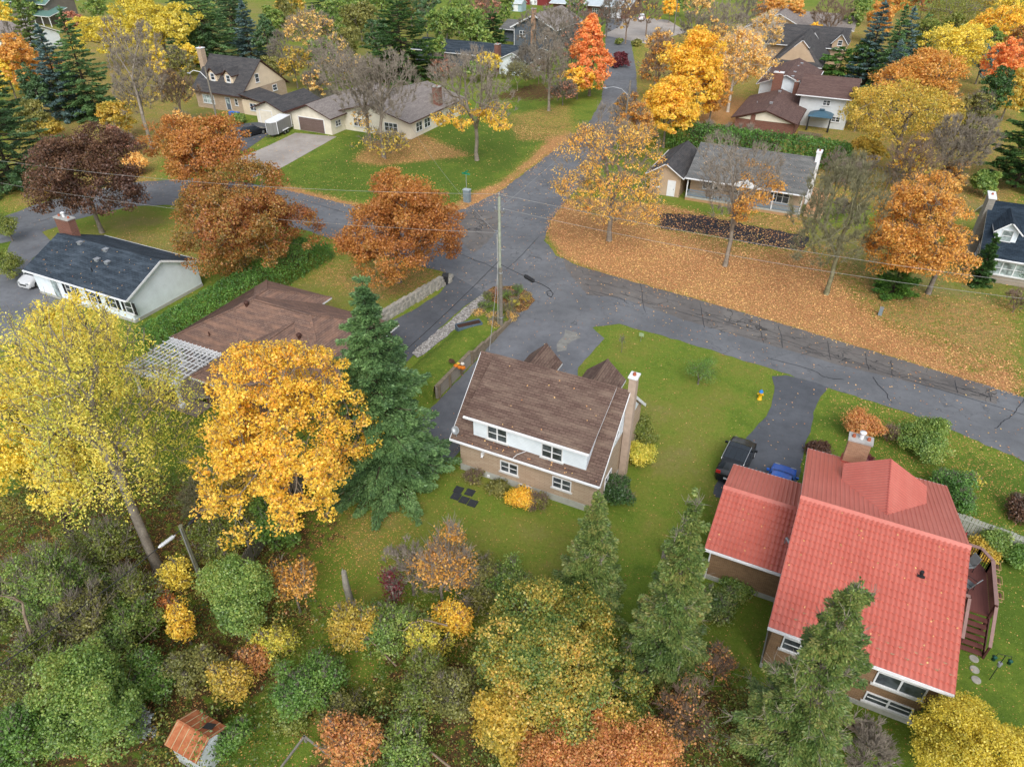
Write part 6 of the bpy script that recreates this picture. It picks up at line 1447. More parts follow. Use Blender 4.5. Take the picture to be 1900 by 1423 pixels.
car('parked_car', 'bright blue car half hidden behind the low red garage roof', carpaint('blue_paint', (.02, .12, .5, 1)), (q.x-.05, q.y-.25, .02), math.radians(-3), 4.2, 1.74, 1.48, 'hatch', False)
car('parked_hatchback', 'black hatchback parked beside the enclosed trailer', carpaint('black_hatch_paint', (.014, .015, .02, 1)), (-89.9, 88.0, .02), math.radians(-16), 4.2, 1.78, 1.52, 'hatch', False)
q = gp(52, 516, .9); car('parked_minivan', 'silver white minivan beside the left end of the white bungalow', carpaint('silver_paint', (.5, .51, .52, 1)), (q.x, q.y+1.6, .02), math.radians(184), 4.9, 1.95, 1.75, 'van', False)
q = gp(1190, 32, .7); car('parked_car', 'white car on the far driveway at the top of the street', carpaint('white_car_paint', (.75, .76, .78, 1)), (q.x, q.y, .02), math.radians(20), 4.6, 1.85, 1.6, 'suv', False)
# trailer
a, b_ = gp(512, 258, 0), gp(541, 242, 0); d = (b_-a); rz = math.atan2(-d.x, d.y)
t = thing('cargo_trailer', 'grey enclosed cargo trailer with a white roof on the pale driveway', 'trailer', (a+b_)/2+Vector((-1.05, 0.4, 0)), rz)
TG = siding('trailer_grey', srgb(128, 128, 126), .6, True)
b = MB(); L2 = 2.2
prof = [(-1.0, -L2), (-.35, -L2-.8), (.35, -L2-.8), (1.0, -L2), (1.0, L2), (-1.0, L2)]; b.column(prof, .5, 2.35); b.build('body', TG, t)
b = MB(); b.column([(x*1.03, y*1.02) for x, y in prof], 2.36, 2.46); b.build('roof', WHITE, t)
for s in (-1, 1):
    for y in (-.45, .45):
        w = MB(); w.cyl((s*.98, y, .33), (s*1.2, y, .33), .33, n=16); wo = w.build('wheel', TYRE, t); g = MB(); g.cyl((s*1.19, y, .33), (s*1.215, y, .33), .18, n=12); g.build('rim', RIM, wo)
    g = MB(); g.box(s*1.1-.14, s*1.1+.14, -.9, .9, .68, .76); g.build('fender', WHITE, t)
    g = MB(); g.tube([(s*.7, -L2-.3, .45), (0, -L2-2.0, .45)], .05, 6); g.build('tongue', DARKMETAL, t)
for x, y in ((-1.01, -L2), (1.01, -L2), (1.01, L2), (-1.01, L2)): g = MB(); g.box(x-.04, x+.04, y-.04, y+.04, .5, 2.35); g.build('corner_trim', WHITE, t)

# ------------------------------------------------------------------ poles and wires
def wire(label, a, b, sag=.8, r=.013, mat=None, name='overhead_wire', n=14):
    a, b = Vector(a), Vector(b); pts = []
    for i in range(n+1): s = i/n; p = a.lerp(b, s); p.z -= sag*4*s*(1-s); pts.append(p)
    m = MB(); c = (a+b)/2; m.tube([p-c for p in pts], r, 5); o = m.build(name, mat or WIREM, None, auto_uv=False); o.location = c
    return tagset(o, label, 'wire')
WIREM = plain('grey_cable', srgb(150, 148, 144), .6); WIREB = plain('black_cable', srgb(44, 44, 46), .6)
pb = gp(930, 612); PX, PY = pb.x, pb.y
t = thing('utility_pole', 'tall weathered wooden utility pole rising from the planted island', 'pole', pb)
b = MB(); b.cyl((0, 0, 0), (0, 0, 6.3), .17, .15, 12); b.build('lower_pole', POLEWOOD, t)
b = MB(); b.cyl((-.12, .1, 0.2), (-.12, .1, 12.7), .15, .11, 12); b.build('upper_pole', plain('greenish_treated_pole', srgb(150, 156, 138), .9, var=.2), t)
b = MB(); b.beam((-.55, .1, 11.4), (.35, .1, 11.4), .1, .1); b.build('crossarm', POLEWOOD, t)
for x, z in ((-.5, 11.45), (.3, 11.45), (-.12, 12.7)): b = MB(); b.lathe([(0, 0), (.06, .02), (.035, .1), (.07, .14), (.035, .22), (.06, .26), (0, .32)], (x, .1, z), 10); b.build('insulator', GALV, t)
b = MB(); b.beam((-.12, .1, 9.6), (-.75, .35, 9.5), .06, .06); b.beam((-.12, .1, 8.0), (.3, .1, 8.0), .05, .05); b.build('bracket', GALV, t)
b = MB(); b.tube([(-.3, -.05, .1), (-.28, -.03, 9.4)], .03, 6); b.build('conduit', plain('pale_conduit', srgb(176, 176, 170), .6), t)
for z in (1.3, 5.8): b = MB(); b.cyl((0, 0, z), (0, 0, z+.1), .19, .19, 12); b.build('band', GALV, t)
P = lambda z, dx=0: (PX-.12+dx, PY+.1, z)
# pole behind the trees up the side street, with street lamps
t = thing('lamp_pole', 'leaning utility pole with a curved street lamp arm beside the side street', 'pole', gp(1151, 285), 0)
q2 = gp(1151, 285); hp = 10.5
b = MB(); b.cyl((0, 0, 0), (.6, 0, hp), .17, .12, 10); b.build('pole', POLEWOOD, t)
b = MB(); b.tube([(.5, 0, 8.4), (-.6, -.2, 9.3), (-1.8, -.4, 9.5), (-2.7, -.5, 9.3)], .04, 6); b.build('lamp_arm', GALV, t); b = MB(); b.ball((-3.0, -.55, 9.25), .42, .18, .1, 10); b.build('lamp_head', GALV, t)
q3 = gp(412, 262)
t = thing('lamp_pole', 'utility pole with a curved lamp arm in front of the dormered house', 'pole', q3)
b = MB(); b.cyl((0, 0, 0), (0, 0, 11), .16, .12, 10); b.build('pole', POLEWOOD, t)
b = MB(); b.tube([(0, 0, 9.2), (-1.2, 0, 10.2), (-2.6, 0, 10.3), (-3.4, 0, 9.9)], .05, 6); b.build('lamp_arm', WHITE, t); b = MB(); b.ball((-3.7, 0, 9.8), .42, .18, .1, 10); b.build('lamp_head', GALV, t)
q4 = gp(1250, 62); t = thing('utility_pole', 'distant wooden pole at the far end of the street', 'pole', q4)
b = MB(); b.cyl((0, 0, 0), (0, 0, 9.5), .16, .12, 8); b.build('pole', POLEWOOD, t); b = MB(); b.beam((-.9, 0, 9), (.9, 0, 9), .1, .1); b.build('crossarm', POLEWOOD, t)
qR = Vector((34, 61, 0)); t = thing('utility_pole', 'wooden utility pole beyond the right edge carrying the street wires', 'pole', qR); b = MB(); b.cyl((0, 0, 0), (0, 0, 11), .16, .12, 8); b.build('pole', POLEWOOD, t)
qL = Vector((-122, 38, 0)); t = thing('utility_pole', 'wooden utility pole beyond the left edge carrying the street wires', 'pole', qL); b = MB(); b.cyl((0, 0, 0), (0, 0, 12), .16, .12, 8); b.build('pole', POLEWOOD, t)
wire('upper street wire from the tall pole to the right edge', P(12.9), (34, 61, 10.8), 1.2); wire('lower street wire from the tall pole to the right edge', P(11.7, .4), (34, 61, 9.8), 1.4)
wire('upper street wire from the tall pole toward the left edge', P(12.9), (-122, 38, 11.8), 2.4); wire('lower street wire from the tall pole toward the left edge', P(9.5), (-122, 38, 10.2), 2.6)
wire('wire from the tall pole to the lamp pole up the street', P(11.7), (q2.x+.6, q2.y, 10.2), .8); wire('wire from the tall pole to the cream bungalow', P(9.6, -.5), (-66, 97, 3.4), 1.0)
BP = gp(375, 1080); bh = z_at(BP, 975)
wire('black wire from the tall pole down to the backyard pole', P(7.0), (BP.x, BP.y, bh-.3), .9, .025, WIREB); wire('service wire from the tall pole to the stone house ridge', P(8.2), (-19.6, 36.6, 7.4), .3, .02)
t = thing('utility_pole', 'grey backyard utility pole standing in the thicket', 'pole', BP)
b = MB(); b.cyl((0, 0, 0), (0, 0, bh), .16, .12, 10); b.build('pole', plain('green_grey_pole', srgb(108, 108, 88), .9, var=.25), t); b = MB(); b.cyl((.1, -.14, 0), (.1, -.13, bh*.98), .035, n=6); b.build('conduit', GALV, t)
e = gp(-60, 1275, bh-1.2); wire('black wire from the backyard pole to the lower left edge', (BP.x, BP.y, bh-.25), tuple(e), .25, .03, WIREB)
def splice(label, c, d, mat, L=.9, r=.11):
    d = Vector(d).normalized(); m = MB(); m.cyl(-d*L/2, d*L/2, r, n=10); m.cyl(-d*(L/2+.12), -d*L/2, .05, r*.8, 8); m.cyl(d*L/2, d*(L/2+.12), r*.8, .05, 8)
    for k in (-.3, 0, .3): m.cyl(d*(k*L-.02), d*(k*L+.02), r*1.12, n=10)
    o = m.build('splice_case', mat, None); o.location = c; return tagset(o, label, 'cable case')
dd = (e-Vector((BP.x, BP.y, bh-.25))).normalized(); splice('silver splice case hanging left of the backyard pole', Vector((BP.x, BP.y, bh-.3))+dd*.95+Vector((0, 0, -.05)), dd, plain('silver_case', (.6, .62, .64, 1), .3, metal=.3), .8)
d2 = (Vector(P(7.0))-Vector((BP.x, BP.y, bh-.3))).normalized(); splice('dark splice case hanging right of the backyard pole', Vector((BP.x, BP.y, bh-.35))+d2*1.0, d2, BLACK, .9)
c0 = gp(982, 517, 6.2); wire('black wire from the tall pole to the hanging splice case', P(6.6), tuple(c0+Vector((-.6, .1, .1))), .02, .025, WIREB)
splice('black splice case hanging beside the tall pole over the road', c0, (1, -.25, -.2), BLACK, .95, .17)
m = MB(); cs = [c0+Vector((.6, -.15, -.1)), c0+Vector((1.3, -.3, -.1)), c0+Vector((2.1, -.5, -.25)), c0+Vector((2.5, -.6, -.6)), c0+Vector((2.35, -.6, -.95)), c0+Vector((1.95, -.5, -.9)), c0+Vector((1.85, -.45, -.6)), c0+Vector((2.3, -.55, -.35)), c0+Vector((40, -4, .9))]
m.tube([p-c0 for p in cs[:8]], .03, 6); o = m.build('cable_loop', WIREB, None); o.location = c0; tagset(o, 'black loop of slack cable beyond the splice case', 'cable')

# ------------------------------------------------------------------ terrace, retaining walls, planter
TIMB = siding('weathered_timber', srgb(150, 142, 126), .18); TIMBD = plain('old_timber', srgb(124, 112, 94), .9, var=.3, scale=4)
L_ = [gp(*p) for p in ((906, 556), (871, 592), (824, 634), (779, 668), (758, 690))]; R_ = [Vector((-25.75, y, 0)) for y in (53.4, 49.5, 45, 41.5, 38.6)]; HZ = [.12, .45, .85, 1.05, 1.1]
V, F = [], []; nu = 10
for i in range(5):
    for j in range(nu+1): s = j/nu; p = L_[i].lerp(R_[i], s); V.append((p.x, p.y, .06+(HZ[i]-.04)*(1-(1-min(1, s*1.6))**2)))
for i in range(4):
    for j in range(nu): F.append((i*(nu+1)+j, (i+1)*(nu+1)+j, (i+1)*(nu+1)+j+1, i*(nu+1)+j+1))
b = MB(); b.add(V, F, 0, True); k = 4*(nu+1); b.add([V[k+j] for j in range(nu+1)]+[(V[k+j][0]+.3, V[k+j][1]-.9, 0) for j in range(nu+1)], [(j, nu+1+j, nu+2+j, j+1) for j in range(nu)])
o = b.build('terrace_lawn', groundmat('terrace_grass', False, .07, .0, .25), None, auto_uv=False); o['kind'] = 'structure'
t = thing('retaining_wall', 'weathered timber retaining wall along the left side of the grey driveway', 'wall', (-25.55, 46, 0))
def zt(y): return float(np.interp(y, [38.6, 41.5, 45, 49.5, 53.4], HZ[::-1]))+.12
for k in range(5):
    b = MB(); y = 53.6
    while y > 44.4:
        y2 = max(44.3, y-2.3); z1 = (zt(y)+zt(y2))/2; z0 = z1-(k+1)*.19
        if z0 > -.15: b.box(-.12-.02*k+(k % 2)*.015, .12, y2-46+.01, y-46, max(0.0, z0), max(.02, z0+.18))
        y = y2
    if b.f: b.build('timber_course', TIMBD, t)
b = MB(); b.column([(-.1, 44.3-46), (.1, 44.3-46), (.1, 38.6-46), (-.1, 38.6-46)], 0, [1.2, 1.2, 1.15, 1.15]); b.build('plank_wall', siding('grey_planks', srgb(148, 140, 128), .3), t)
b = MB(); b.column([(-.16, 44.35-46), (.16, 44.35-46), (.16, 38.6-46), (-.16, 38.6-46)], [1.21, 1.21, 1.16, 1.16], [1.27, 1.27, 1.22, 1.22]); b.build('wall_cap', TIMBD, t)
for y in (44.25, 42.4, 40.5, 38.8): b = MB(); b.box(.1, .26, y-46-.08, y-46+.08, 0, 1.35); b.build('post', TIMBD, t)
STN = plain('limestone_block', srgb(152, 148, 138), .95, var=.3, scale=2.2)
t = thing('stone_retaining_wall', 'rough grey stone block wall beside the narrow dark driveway', 'wall', (-35.4, 52, 0))
rs = random.Random(5); b = MB()
for row in range(3):
    y = -5.2+(row % 2)*.35
    while y < 4.8:
        l = rs.uniform(.55, .95); x = -.95+((y+5.2)/10)*1.5+row*-.08; zz = row*.34
        if row < 2 or y < 3.5: b.obox((x+rs.uniform(-.05, .05), y+l/2, zz+.17), (.24, .03, 0), (rs.uniform(-.02, .02), l/2-.02, 0), (0, 0, .165))
        y += l
b.build('stone_courses', STN, t)
t = thing('raised_planter', 'blue grey trough planter with soil beside the pebble strip', 'planter', gp(870, 607, .3), math.radians(50))
BP2 = plain('blue_grey_planter', srgb(84, 100, 112), .6)
b = MB()
for x0, x1, y0, y1 in ((-1.2, 1.2, -.45, -.38), (-1.2, 1.2, .38, .45), (-1.2, -1.13, -.38, .38), (1.13, 1.2, -.38, .38)): b.box(x0, x1, y0, y1, -.2, .4)
b.build('box', BP2, t); b = MB(); b.box(-1.13, 1.13, -.38, .38, -.1, .3); b.build('soil', plain('dark_soil', srgb(66, 46, 36), .95, var=.4, scale=6), t)
# pumpkins and a mum where the plank wall ends
def pumpkin(label, c, r, mat, name='pumpkin'):
    t = thing(name, label, 'pumpkin', c); V = []; n = 20; kk = 9
    for j in range(kk+1):
        ph = math.pi*j/kk
        for i in range(n):
            a = 2*math.pi*i/n; rr = r*math.sin(ph)*(1+.08*math.cos(5*a*2/2)*math.sin(ph)); V.append((rr*math.cos(a), rr*math.sin(a), r*.78+r*.78*math.cos(ph)-.05*r*math.exp(-rr/r*6)*(1 if j < 4 else 0)))
    b = MB(); b.add(V, [(j*n+i, (j+1)*n+i, (j+1)*n+(i+1) % n, j*n+(i+1) % n) for j in range(kk) for i in range(n)], 0, True); b.build('flesh', mat, t)
    b = MB(); b.tube([(0, 0, r*1.5), (.02, 0, r*1.7), (.06, .02, r*1.85)], r*.11, 6); b.build('stem', TIMBD, t)
PO = plain('orange_pumpkin', srgb(206, 116, 30), .5); PYE = plain('yellow_pumpkin', srgb(222, 180, 60), .5); PW = plain('white_pumpkin', srgb(216, 210, 196), .5)
for lb, px, py, r, mt in (('orange pumpkin at the left of the wall end heap', 846, 677, .2, PO), ('orange pumpkin in the middle of the wall end heap', 853, 680, .19, PO), ('orange pumpkin at the right of the wall end heap', 859, 681, .21, PO), ('small yellow pumpkin on the wall end heap', 850, 673, .16, PYE), ('white pumpkin on the wall end heap', 858, 673, .17, PW)):
    q = gp(px, py, 1.35); pumpkin(lb, (q.x, q.y, 1.12), r, mt)
q = gp(839, 671, 1.3); S_ = tree('potted_mum', 'round russet mum beside the pumpkins', 'plant', 0, 0, h=.45, r=.32, pal='maroon', world=(q.x, q.y, 1.1), tips=24, per=30, leaf=.07, rc=.1, z0=.05, fork=.1, seed=8, r0=.02)

# ------------------------------------------------------------------ street furniture and yard things
t = thing('utility_box', 'grey green utility cabinet on the leafy corner verge', 'cabinet', gp(867, 375)); GB = plain('grey_green_cabinet', srgb(118, 132, 138), .6)
b = MB(); b.box(-.42, .42, -.3, .3, 0, 1.6); b.build('cabinet', GB, t); b = MB(); b.box(-.46, .46, -.34, .34, 1.6, 1.7); b.build('lid', plain('pale_lid', srgb(160, 172, 176), .6), t); b = MB(); b.box(-.36, -.02, -.32, -.3, .15, 1.5); b.box(.02, .36, -.32, -.3, .15, 1.5); b.build('doors', GB, t)
t = thing('street_sign', 'green street name blades crossed on a thin post at the corner', 'sign', gp(866, 362)); b = MB(); b.cyl((0, 0, 0), (0, 0, 2.7), .035, n=8); b.build('post', GALV, t)
SG = plain('sign_green', srgb(24, 132, 96), .5)
b = MB(); b.box(-.6, .6, -.01, .01, 2.75, 2.95); b.build('blade', SG, t); b = MB(); b.box(-.01, .01, -.6, .6, 2.97, 3.17); b.build('blade', SG, t)
t = thing('fire_hydrant', 'yellow fire hydrant with a blue cap on the lawn edge', 'hydrant', gp(1409, 741)); YH = plain('hydrant_yellow', srgb(226, 176, 30), .5); BH = plain('hydrant_blue', srgb(40, 120, 190), .5)
b = MB(); b.lathe([(0, 0), (.2, 0), (.2, .06), (.14, .08), (.14, .62), (.18, .64), (.18, .7), (0, .7)], n=14); b.build('barrel', YH, t)
b = MB(); b.lathe([(.17, .7), (.16, .8), (.1, .88), (.04, .9), (.04, .96), (0, .96)], n=14); b.build('cap', BH, t)
for s in (-1, 1): b = MB(); b.cyl((s*.13, 0, .5), (s*.24, 0, .5), .07, n=10); b.build('nozzle', YH, t)
def wheelie(label, c, rz, body, lid, name='wheelie_bin'):
    t = thing(name, label, 'bin', c, rz); b = MB(); b.add([(-.24, -.28, .06), (.24, -.28, .06), (.24, .28, .06), (-.24, .28, .06), (-.3, -.36, 1.0), (.3, -.36, 1.0), (.3, .36, 1.0), (-.3, .36, 1.0)], [(3, 2, 1, 0), (4, 5, 6, 7), (0, 1, 5, 4), (1, 2, 6, 5), (2, 3, 7, 6), (3, 0, 4, 7)]); b.build('body', body, t)
    b = MB(); b.add([(-.32, -.4, 1.01), (.32, -.4, 1.01), (.32, .4, 1.01), (-.32, .4, 1.01), (-.27, -.3, 1.1), (.27, -.3, 1.1), (.27, .34, 1.1), (-.27, .34, 1.1)], [(3, 2, 1, 0), (4, 5, 6, 7), (0, 1, 5, 4), (1, 2, 6, 5), (2, 3, 7, 6), (3, 0, 4, 7)]); b.build('lid', lid, t)
    for s in (-1, 1): b = MB(); b.cyl((s*.25, .3, .1), (s*.31, .3, .1), .1, n=12); b.build('wheel', TYRE, t)
    b = MB(); b.tube([(-.22, .4, .95), (-.22, .47, .98), (.22, .47, .98), (.22, .4, .95)], .02, 6); b.build('handle', BLACK, t)
wheelie('black wheeled bin at the corner of the lawn by the junction', gp(827, 527), .4, BLACK, BLACK)
wheelie('dark grey wheeled bin behind the rear corner of the red roofed house', (10.45, 25.9, 0), .3, CHK, plain('dark_grey_lid', (.05, .052, .055, 1), .5)); wheelie('black wheeled bin with a yellow sticker by the red roofed house', (10.25, 24.9, 0), .2, BLACK, plain('grey_lid', (.09, .09, .1, 1), .5))
t = thing('recycling_box', 'blue plastic box before the door of the dormered house', 'box', gp(436, 218)); b = MB(); b.column([(-.9, -.4), (.9, -.4), (.9, .4), (-.9, .4)], 0, .8); b.build('tub', plain('blue_plastic', srgb(28, 96, 190), .5), t); b = MB(); b.box(-.95, .95, -.45, .45, .8, .88); b.build('lid', plain('blue_lid', srgb(34, 110, 206), .5), t)
PADM = plain('black_rubber_mat', srgb(52, 54, 58), .9, var=.15)
for lb, x, y in (('upper left black square mat of the five on the rear lawn', 851, 909), ('upper right black square mat of the five on the rear lawn', 872, 914), ('left black square mat of the five on the rear lawn', 846, 921), ('middle black square mat of the five on the rear lawn', 861, 928), ('lowest black square mat of the five on the rear lawn', 877, 934)):
    q = gp(x, y); b = MB(); b.box(-.3, .3, -.3, .3, .0, .05); b.box(-.26, .26, -.26, .26, .05, .06); o = b.build('ground_mat', PADM, None); o.location = q; o.rotation_euler = (0, 0, .05); tagset(o, lb, 'mat', 'square mats on the rear lawn')
t = thing('cable_pedestal', 'small grey green cable pedestal on the leafy verge', 'pedestal', gp(1632, 585)); b = MB(); b.column([(-.16, -.12), (.16, -.12), (.16, .12), (-.16, .12)], 0, .8); b.build('case', GB, t); b = MB(); b.box(-.18, .18, -.14, .14, .8, .86); b.build('cap', GALV, t)
t = thing('lawn_sign', 'small thin sign stuck in the front lawn by the road', 'sign', gp(1189, 633)); b = MB(); b.cyl((0, 0, 0), (0, 0, .9), .015, n=5); b.build('stake', GALV, t); b = MB(); b.box(-.22, .22, -.01, .01, .5, .85); b.build('panel', plain('pale_green_panel', srgb(150, 170, 130), .7), t)
tree('sapling', 'thin young tree with a few leaves on the front lawn', 'tree', 1153, 654, h=2.0, r=.3, pal='green', tips=14, per=6, leaf=.08, rc=.12, z0=.4, fork=.4, seed=5, r0=.02, bare=.3, twig=3)
for lb, x, y in (('upper round stepping stone on the side lawn', 1807, 1222), ('middle round stepping stone on the side lawn', 1808, 1242), ('lower round stepping stone on the side lawn', 1811, 1261)):
    b = MB(); b.cyl((0, 0, 0), (0, 0, .04), .24, .23, 12); o = b.build('stepping_stone', STN, None); o.location = gp(x, y); tagset(o, lb, 'stone', 'stepping stones on the side lawn')
# bird feeder
q = gp(1836, 1260); t = thing('bird_feeder', 'green bird feeders hung on a thin pole in the side lawn', 'bird feeder', q); FG = plain('feeder_green', srgb(36, 84, 74), .5)
b = MB(); b.tube([(0, 0, 0), (0, 0, 2.1)], .02, 6); b.tube([(-.35, 0, 1.75), (-.3, 0, 2.05), (0, 0, 2.1), (.3, .1, 2.05), (.35, .1, 1.8)], .015, 5); b.build('pole', BLACK, t)
for x, y, z in ((-.35, 0, 1.5), (.35, .1, 1.5)): b = MB(); b.lathe([(0, 0), (.1, 0), (.08, .22), (.13, .24), (0, .32)], (x, y, z), 10); b.build('feeder', FG, t)
b = MB(); b.cyl((0, 0, 1.2), (0, 0, 1.45), .09, .11, 10); b.build('seed_tube', LAMPW, t)
q = gp(308, 838); t = thing('bird_feeder', 'dark pole bird feeder with a tan roof on the lawn below the pergola', 'bird feeder', q)
b = MB(); b.tube([(0, 0, 0), (0, 0, 2.2)], .025, 6); b.build('pole', BLACK, t); b = MB(); b.lathe([(.22, 0), (.2, .05), (0, .2)], (0, 0, 2.3), 10); b.build('roof', TIMBD, t); b = MB(); b.cyl((0, 0, 2.0), (0, 0, 2.3), .1, n=8); b.build('seed_tube', LAMPW, t)

# ------------------------------------------------------------------ board fences
def board_fence(label, pts, h, mat, lean=0.0, w=.14, gap=.02, seed=1, name='board_fence', tops=.03, z0=0.02):
    rs = random.Random(seed); A = Vector((pts[0][0], pts[0][1], 0)); t = thing(name, label, 'fence', A)
    for i in range(len(pts)-1):
        a, b_ = Vector((pts[i][0], pts[i][1], 0))-A, Vector((pts[i+1][0], pts[i+1][1], 0))-A; d = (b_-a); L = d.length; d.normalize(); n = Vector((-d.y, d.x, 0)); b = MB(); s = 0
        while s < L-w:
            hh = h+rs.uniform(-tops, tops); k = rs.uniform(-.012, .012); ln = lean+rs.uniform(-.01, .01)*3
            b.obox(a+d*(s+w/2)+n*(k+ln*hh/2)+Vector((0, 0, z0+hh/2)), d*(w/2), n*.012, Vector((0, 0, hh/2))+n*(ln*hh/2)); s += w+gap+rs.uniform(0, .01)
        b.build('boards', mat, t)
        for z in (.35, h-.3): b = MB(); b.beam(a+n*-.05+Vector((0, 0, z))+n*lean*z, b_+n*-.05+Vector((0, 0, z))+n*lean*z, .05, .09); b.build('rail', mat, t)
        k = max(1, int(L/2.4))
        for j in range(k+1): p = a.lerp(b_, j/k)+n*-.1; b = MB(); b.beam(p, p+Vector((0, 0, h+.05)), .1, .1); b.build('post', mat, t)
    return t
board_fence('grey weathered board fence running right from the red roofed house', [(9.9, 40.9), (16.5, 40.0), (24, 39.0)], 1.65, plain('silver_grey_boards', srgb(158, 160, 150), .9, var=.22, scale=5), w=.16)
board_fence('old dark board fence half buried in bushes at the thicket edge', [(-28.6, 26.6), (-27.6, 22.4), (-27.0, 19.4), (-25.6, 15.6)], 1.75, GREYWOOD, lean=.05, tops=.12, seed=3)
board_fence('short grey fence left of the brick garage', [(-4.6, 30.6), (-2.2, 30.3)], 1.5, GREYWOOD, seed=6)
board_fence('dark fence between the dormered house and the bare thicket', [(-98.5, 111), (-90, 113)], 1.6, GREYWOOD, seed=7)
board_fence('brown deck screen beside the teal gazebo', [(-9.6, 124), (-6.0, 123.8)], 1.4, TIMBD, seed=8)
# heap of boards under the golden maple, tarp, stump, logs
t = thing('board_stack', 'stack of grey boards and pale slabs at the upper end of the old fence', 'boards', gp(508, 910, .3), .5); rs = random.Random(9)
for k in range(9): b = MB(); a_ = rs.uniform(-.12, .12); b.obox((rs.uniform(-.3, .3), -.8+k*.2, .35+rs.uniform(0, .12)), (1.3*math.cos(a_), 1.3*math.sin(a_), 0), (0, .09, 0), (0, 0, .02)); b.build('board', plain('pale_slab', srgb(150, 148, 138), .9, var=.3) if k == 0 else GREYWOOD, t)
b = MB(); b.box(-1.2, 1.2, -.9, .9, -.3, .32); b.build('base_stack', TIMBD, t)
V = []; rs = random.Random(4)
for j in range(9):
    for i in range(9): V.append((-.6+i*.15, -.5+j*.125, .35+.22*math.sin(i*1.3)*math.cos(j*.9)+rs.uniform(0, .1)-.35*(i in (0, 8) or j in (0, 8))))
b = MB(); b.add(V, [(j*9+i, j*9+i+1, (j+1)*9+i+1, (j+1)*9+i) for j in range(8) for i in range(8)]); o = b.build('tarp', plain('blue_tarp', srgb(46, 128, 186), .5), None); o.location = gp(540, 892, .2); tagset(o, 'crumpled blue tarp beneath the golden maple', 'tarp')
q = gp(652, 1122); hh = z_at(q, 1060); b = MB(); b.cyl((0, 0, 0), (-.1, .0, hh*.6), .22, .19, 9); b.cyl((-.1, 0, hh*.6), (-.12, .05, hh*.96), .19, .14, 9); b.cyl((-.16, .05, hh*.94), (-.18, .05, hh*1.04), .08, .01, 5); o = b.build('tree_stump', barkmat('dead_grey_wood', srgb(128, 124, 114), srgb(160, 154, 142)), None); o.location = q; tagset(o, 'tall dead grey tree stump at the yard edge', 'stump')
BR = barkmat('fallen_wood', srgb(126, 110, 94), srgb(160, 144, 124))
def limb(label, pts, r, name='fallen_branch'):
    P3 = [gp(x, y, z) for x, y, z in pts]; c = P3[0]; m = MB()
    for i in range(len(P3)-1): m.cyl(P3[i]-c, P3[i+1]-c, r*(1-.7*i/len(P3)), r*(1-.7*(i+1)/len(P3)), 6)
    rs = random.Random(len(label))
    for i in range(1, len(P3)):
        d = Vector((rs.uniform(-1, 1), rs.uniform(-1, 1), rs.uniform(.1, .7))); m.cyl(P3[i]-c, P3[i]-c+d*.7, r*.3, r*.1, 5); m.cyl(P3[i]-c+d*.4, P3[i]-c+d*.4+Vector((d.y, -d.x, .2))*.5, r*.2, r*.05, 5)
    o = m.build(name, BR, None, auto_uv=False); o.location = c; tagset(o, label, 'branch')
limb('crooked bare limb reaching out of the left thicket', [(70, 1210, 1.0), (58, 1180, 3), (45, 1140, 4.4), (42, 1118, 5.2), (25, 1108, 5.8)], .1)
limb('forked pale fallen branch right of the left bushes', [(222, 1225, .1), (245, 1205, .7), (268, 1185, 1.2), (290, 1165, 1.5)], .06); limb('long fallen limb above the rusty shed', [(110, 1400, .1), (150, 1385, .2), (185, 1398, .15), (230, 1380, .1)], .09)
limb('grey fallen branch on the left thicket floor', [(130, 1260, 2), (150, 1210, 3.2), (175, 1180, 3.4)], .05); limb('pale dead branches below the red sapling', [(735, 1235, .5), (700, 1200, 1.3), (672, 1172, 1.8)], .05); limb('pale dead limb left of the crooked tree', [(830, 1160, 2.2), (790, 1150, 2.6), (765, 1155, 2.5), (750, 1170, 2.2)], .05)
limb('grey dead limb at the bottom edge of the thicket', [(835, 1423, .4), (800, 1395, .9), (770, 1378, 1.2)], .07)
q = gp(1590, 1352); t = thing('log_pile', 'grey split logs lying before the rear wall of the red roofed house', 'logs', q, -.35)
for k, (y, z, r) in enumerate(((-.25, .14, .14), (.1, .15, .15), (-.08, .38, .13))): b = MB(); b.cyl((-1.1, y, z), (1.1, y+.04, z), r, r*.85, 9); b.build('log', BR, t)
for i in range(7):  # loose field stones beside the backyard pole
    b = MB(); rs = random.Random(i); q = gp(322+rs.uniform(-14, 22), 1045+rs.uniform(-10, 12)); b.ball((0, 0, .1), rs.uniform(.14, .26), rs.uniform(.12, .2), .12, 8); o = b.build('field_stone', STN, None); o.location = q; tagset(o, ['flat', 'upper', 'small', 'broad', 'rounded', 'lower', 'tilted'][i]+' pale field stone in the loose heap beside the backyard pole', 'stone', 'field stones beside the backyard pole')

# ------------------------------------------------------------------ rusty garden shed and garden frame
t = thing('metal_shed', 'small white metal shed with a rusty orange roof at the bottom left', 'shed', (-20.8, 9.25, 0))
rt = NT('rusty_roof'); o_ = rt.obj(); n = rt.noise(o_, 2.2, 6, .7); n2 = rt.noise(o_, .9, 3); c = rt.ramp(rt.math('ADD', rt.math('MULTIPLY', n, .6), rt.math('MULTIPLY', n2, .45)), [(.3, srgb(112, 62, 38)), (.5, srgb(158, 92, 58)), (.62, srgb(176, 116, 80)), (.72, srgb(190, 186, 160))]); rt.bsdf(c, .85)
WS = plain('white_shed_metal', srgb(196, 202, 204), .5, var=.1)
b = MB(); b.prism([(-.78, 0), (.78, 0), (.78, 1.75), (0, 2.15), (-.78, 1.75)], 'x', -.85, .85); b.build('wall', WS, t)
b = MB(); b.prism([(-.95, 1.72), (-.95, 1.68), (0, 2.2), (.95, 1.68), (.95, 1.72), (0, 2.25)], 'x', -.98, 1.0); r = b.build('roof', rt.mat, t)
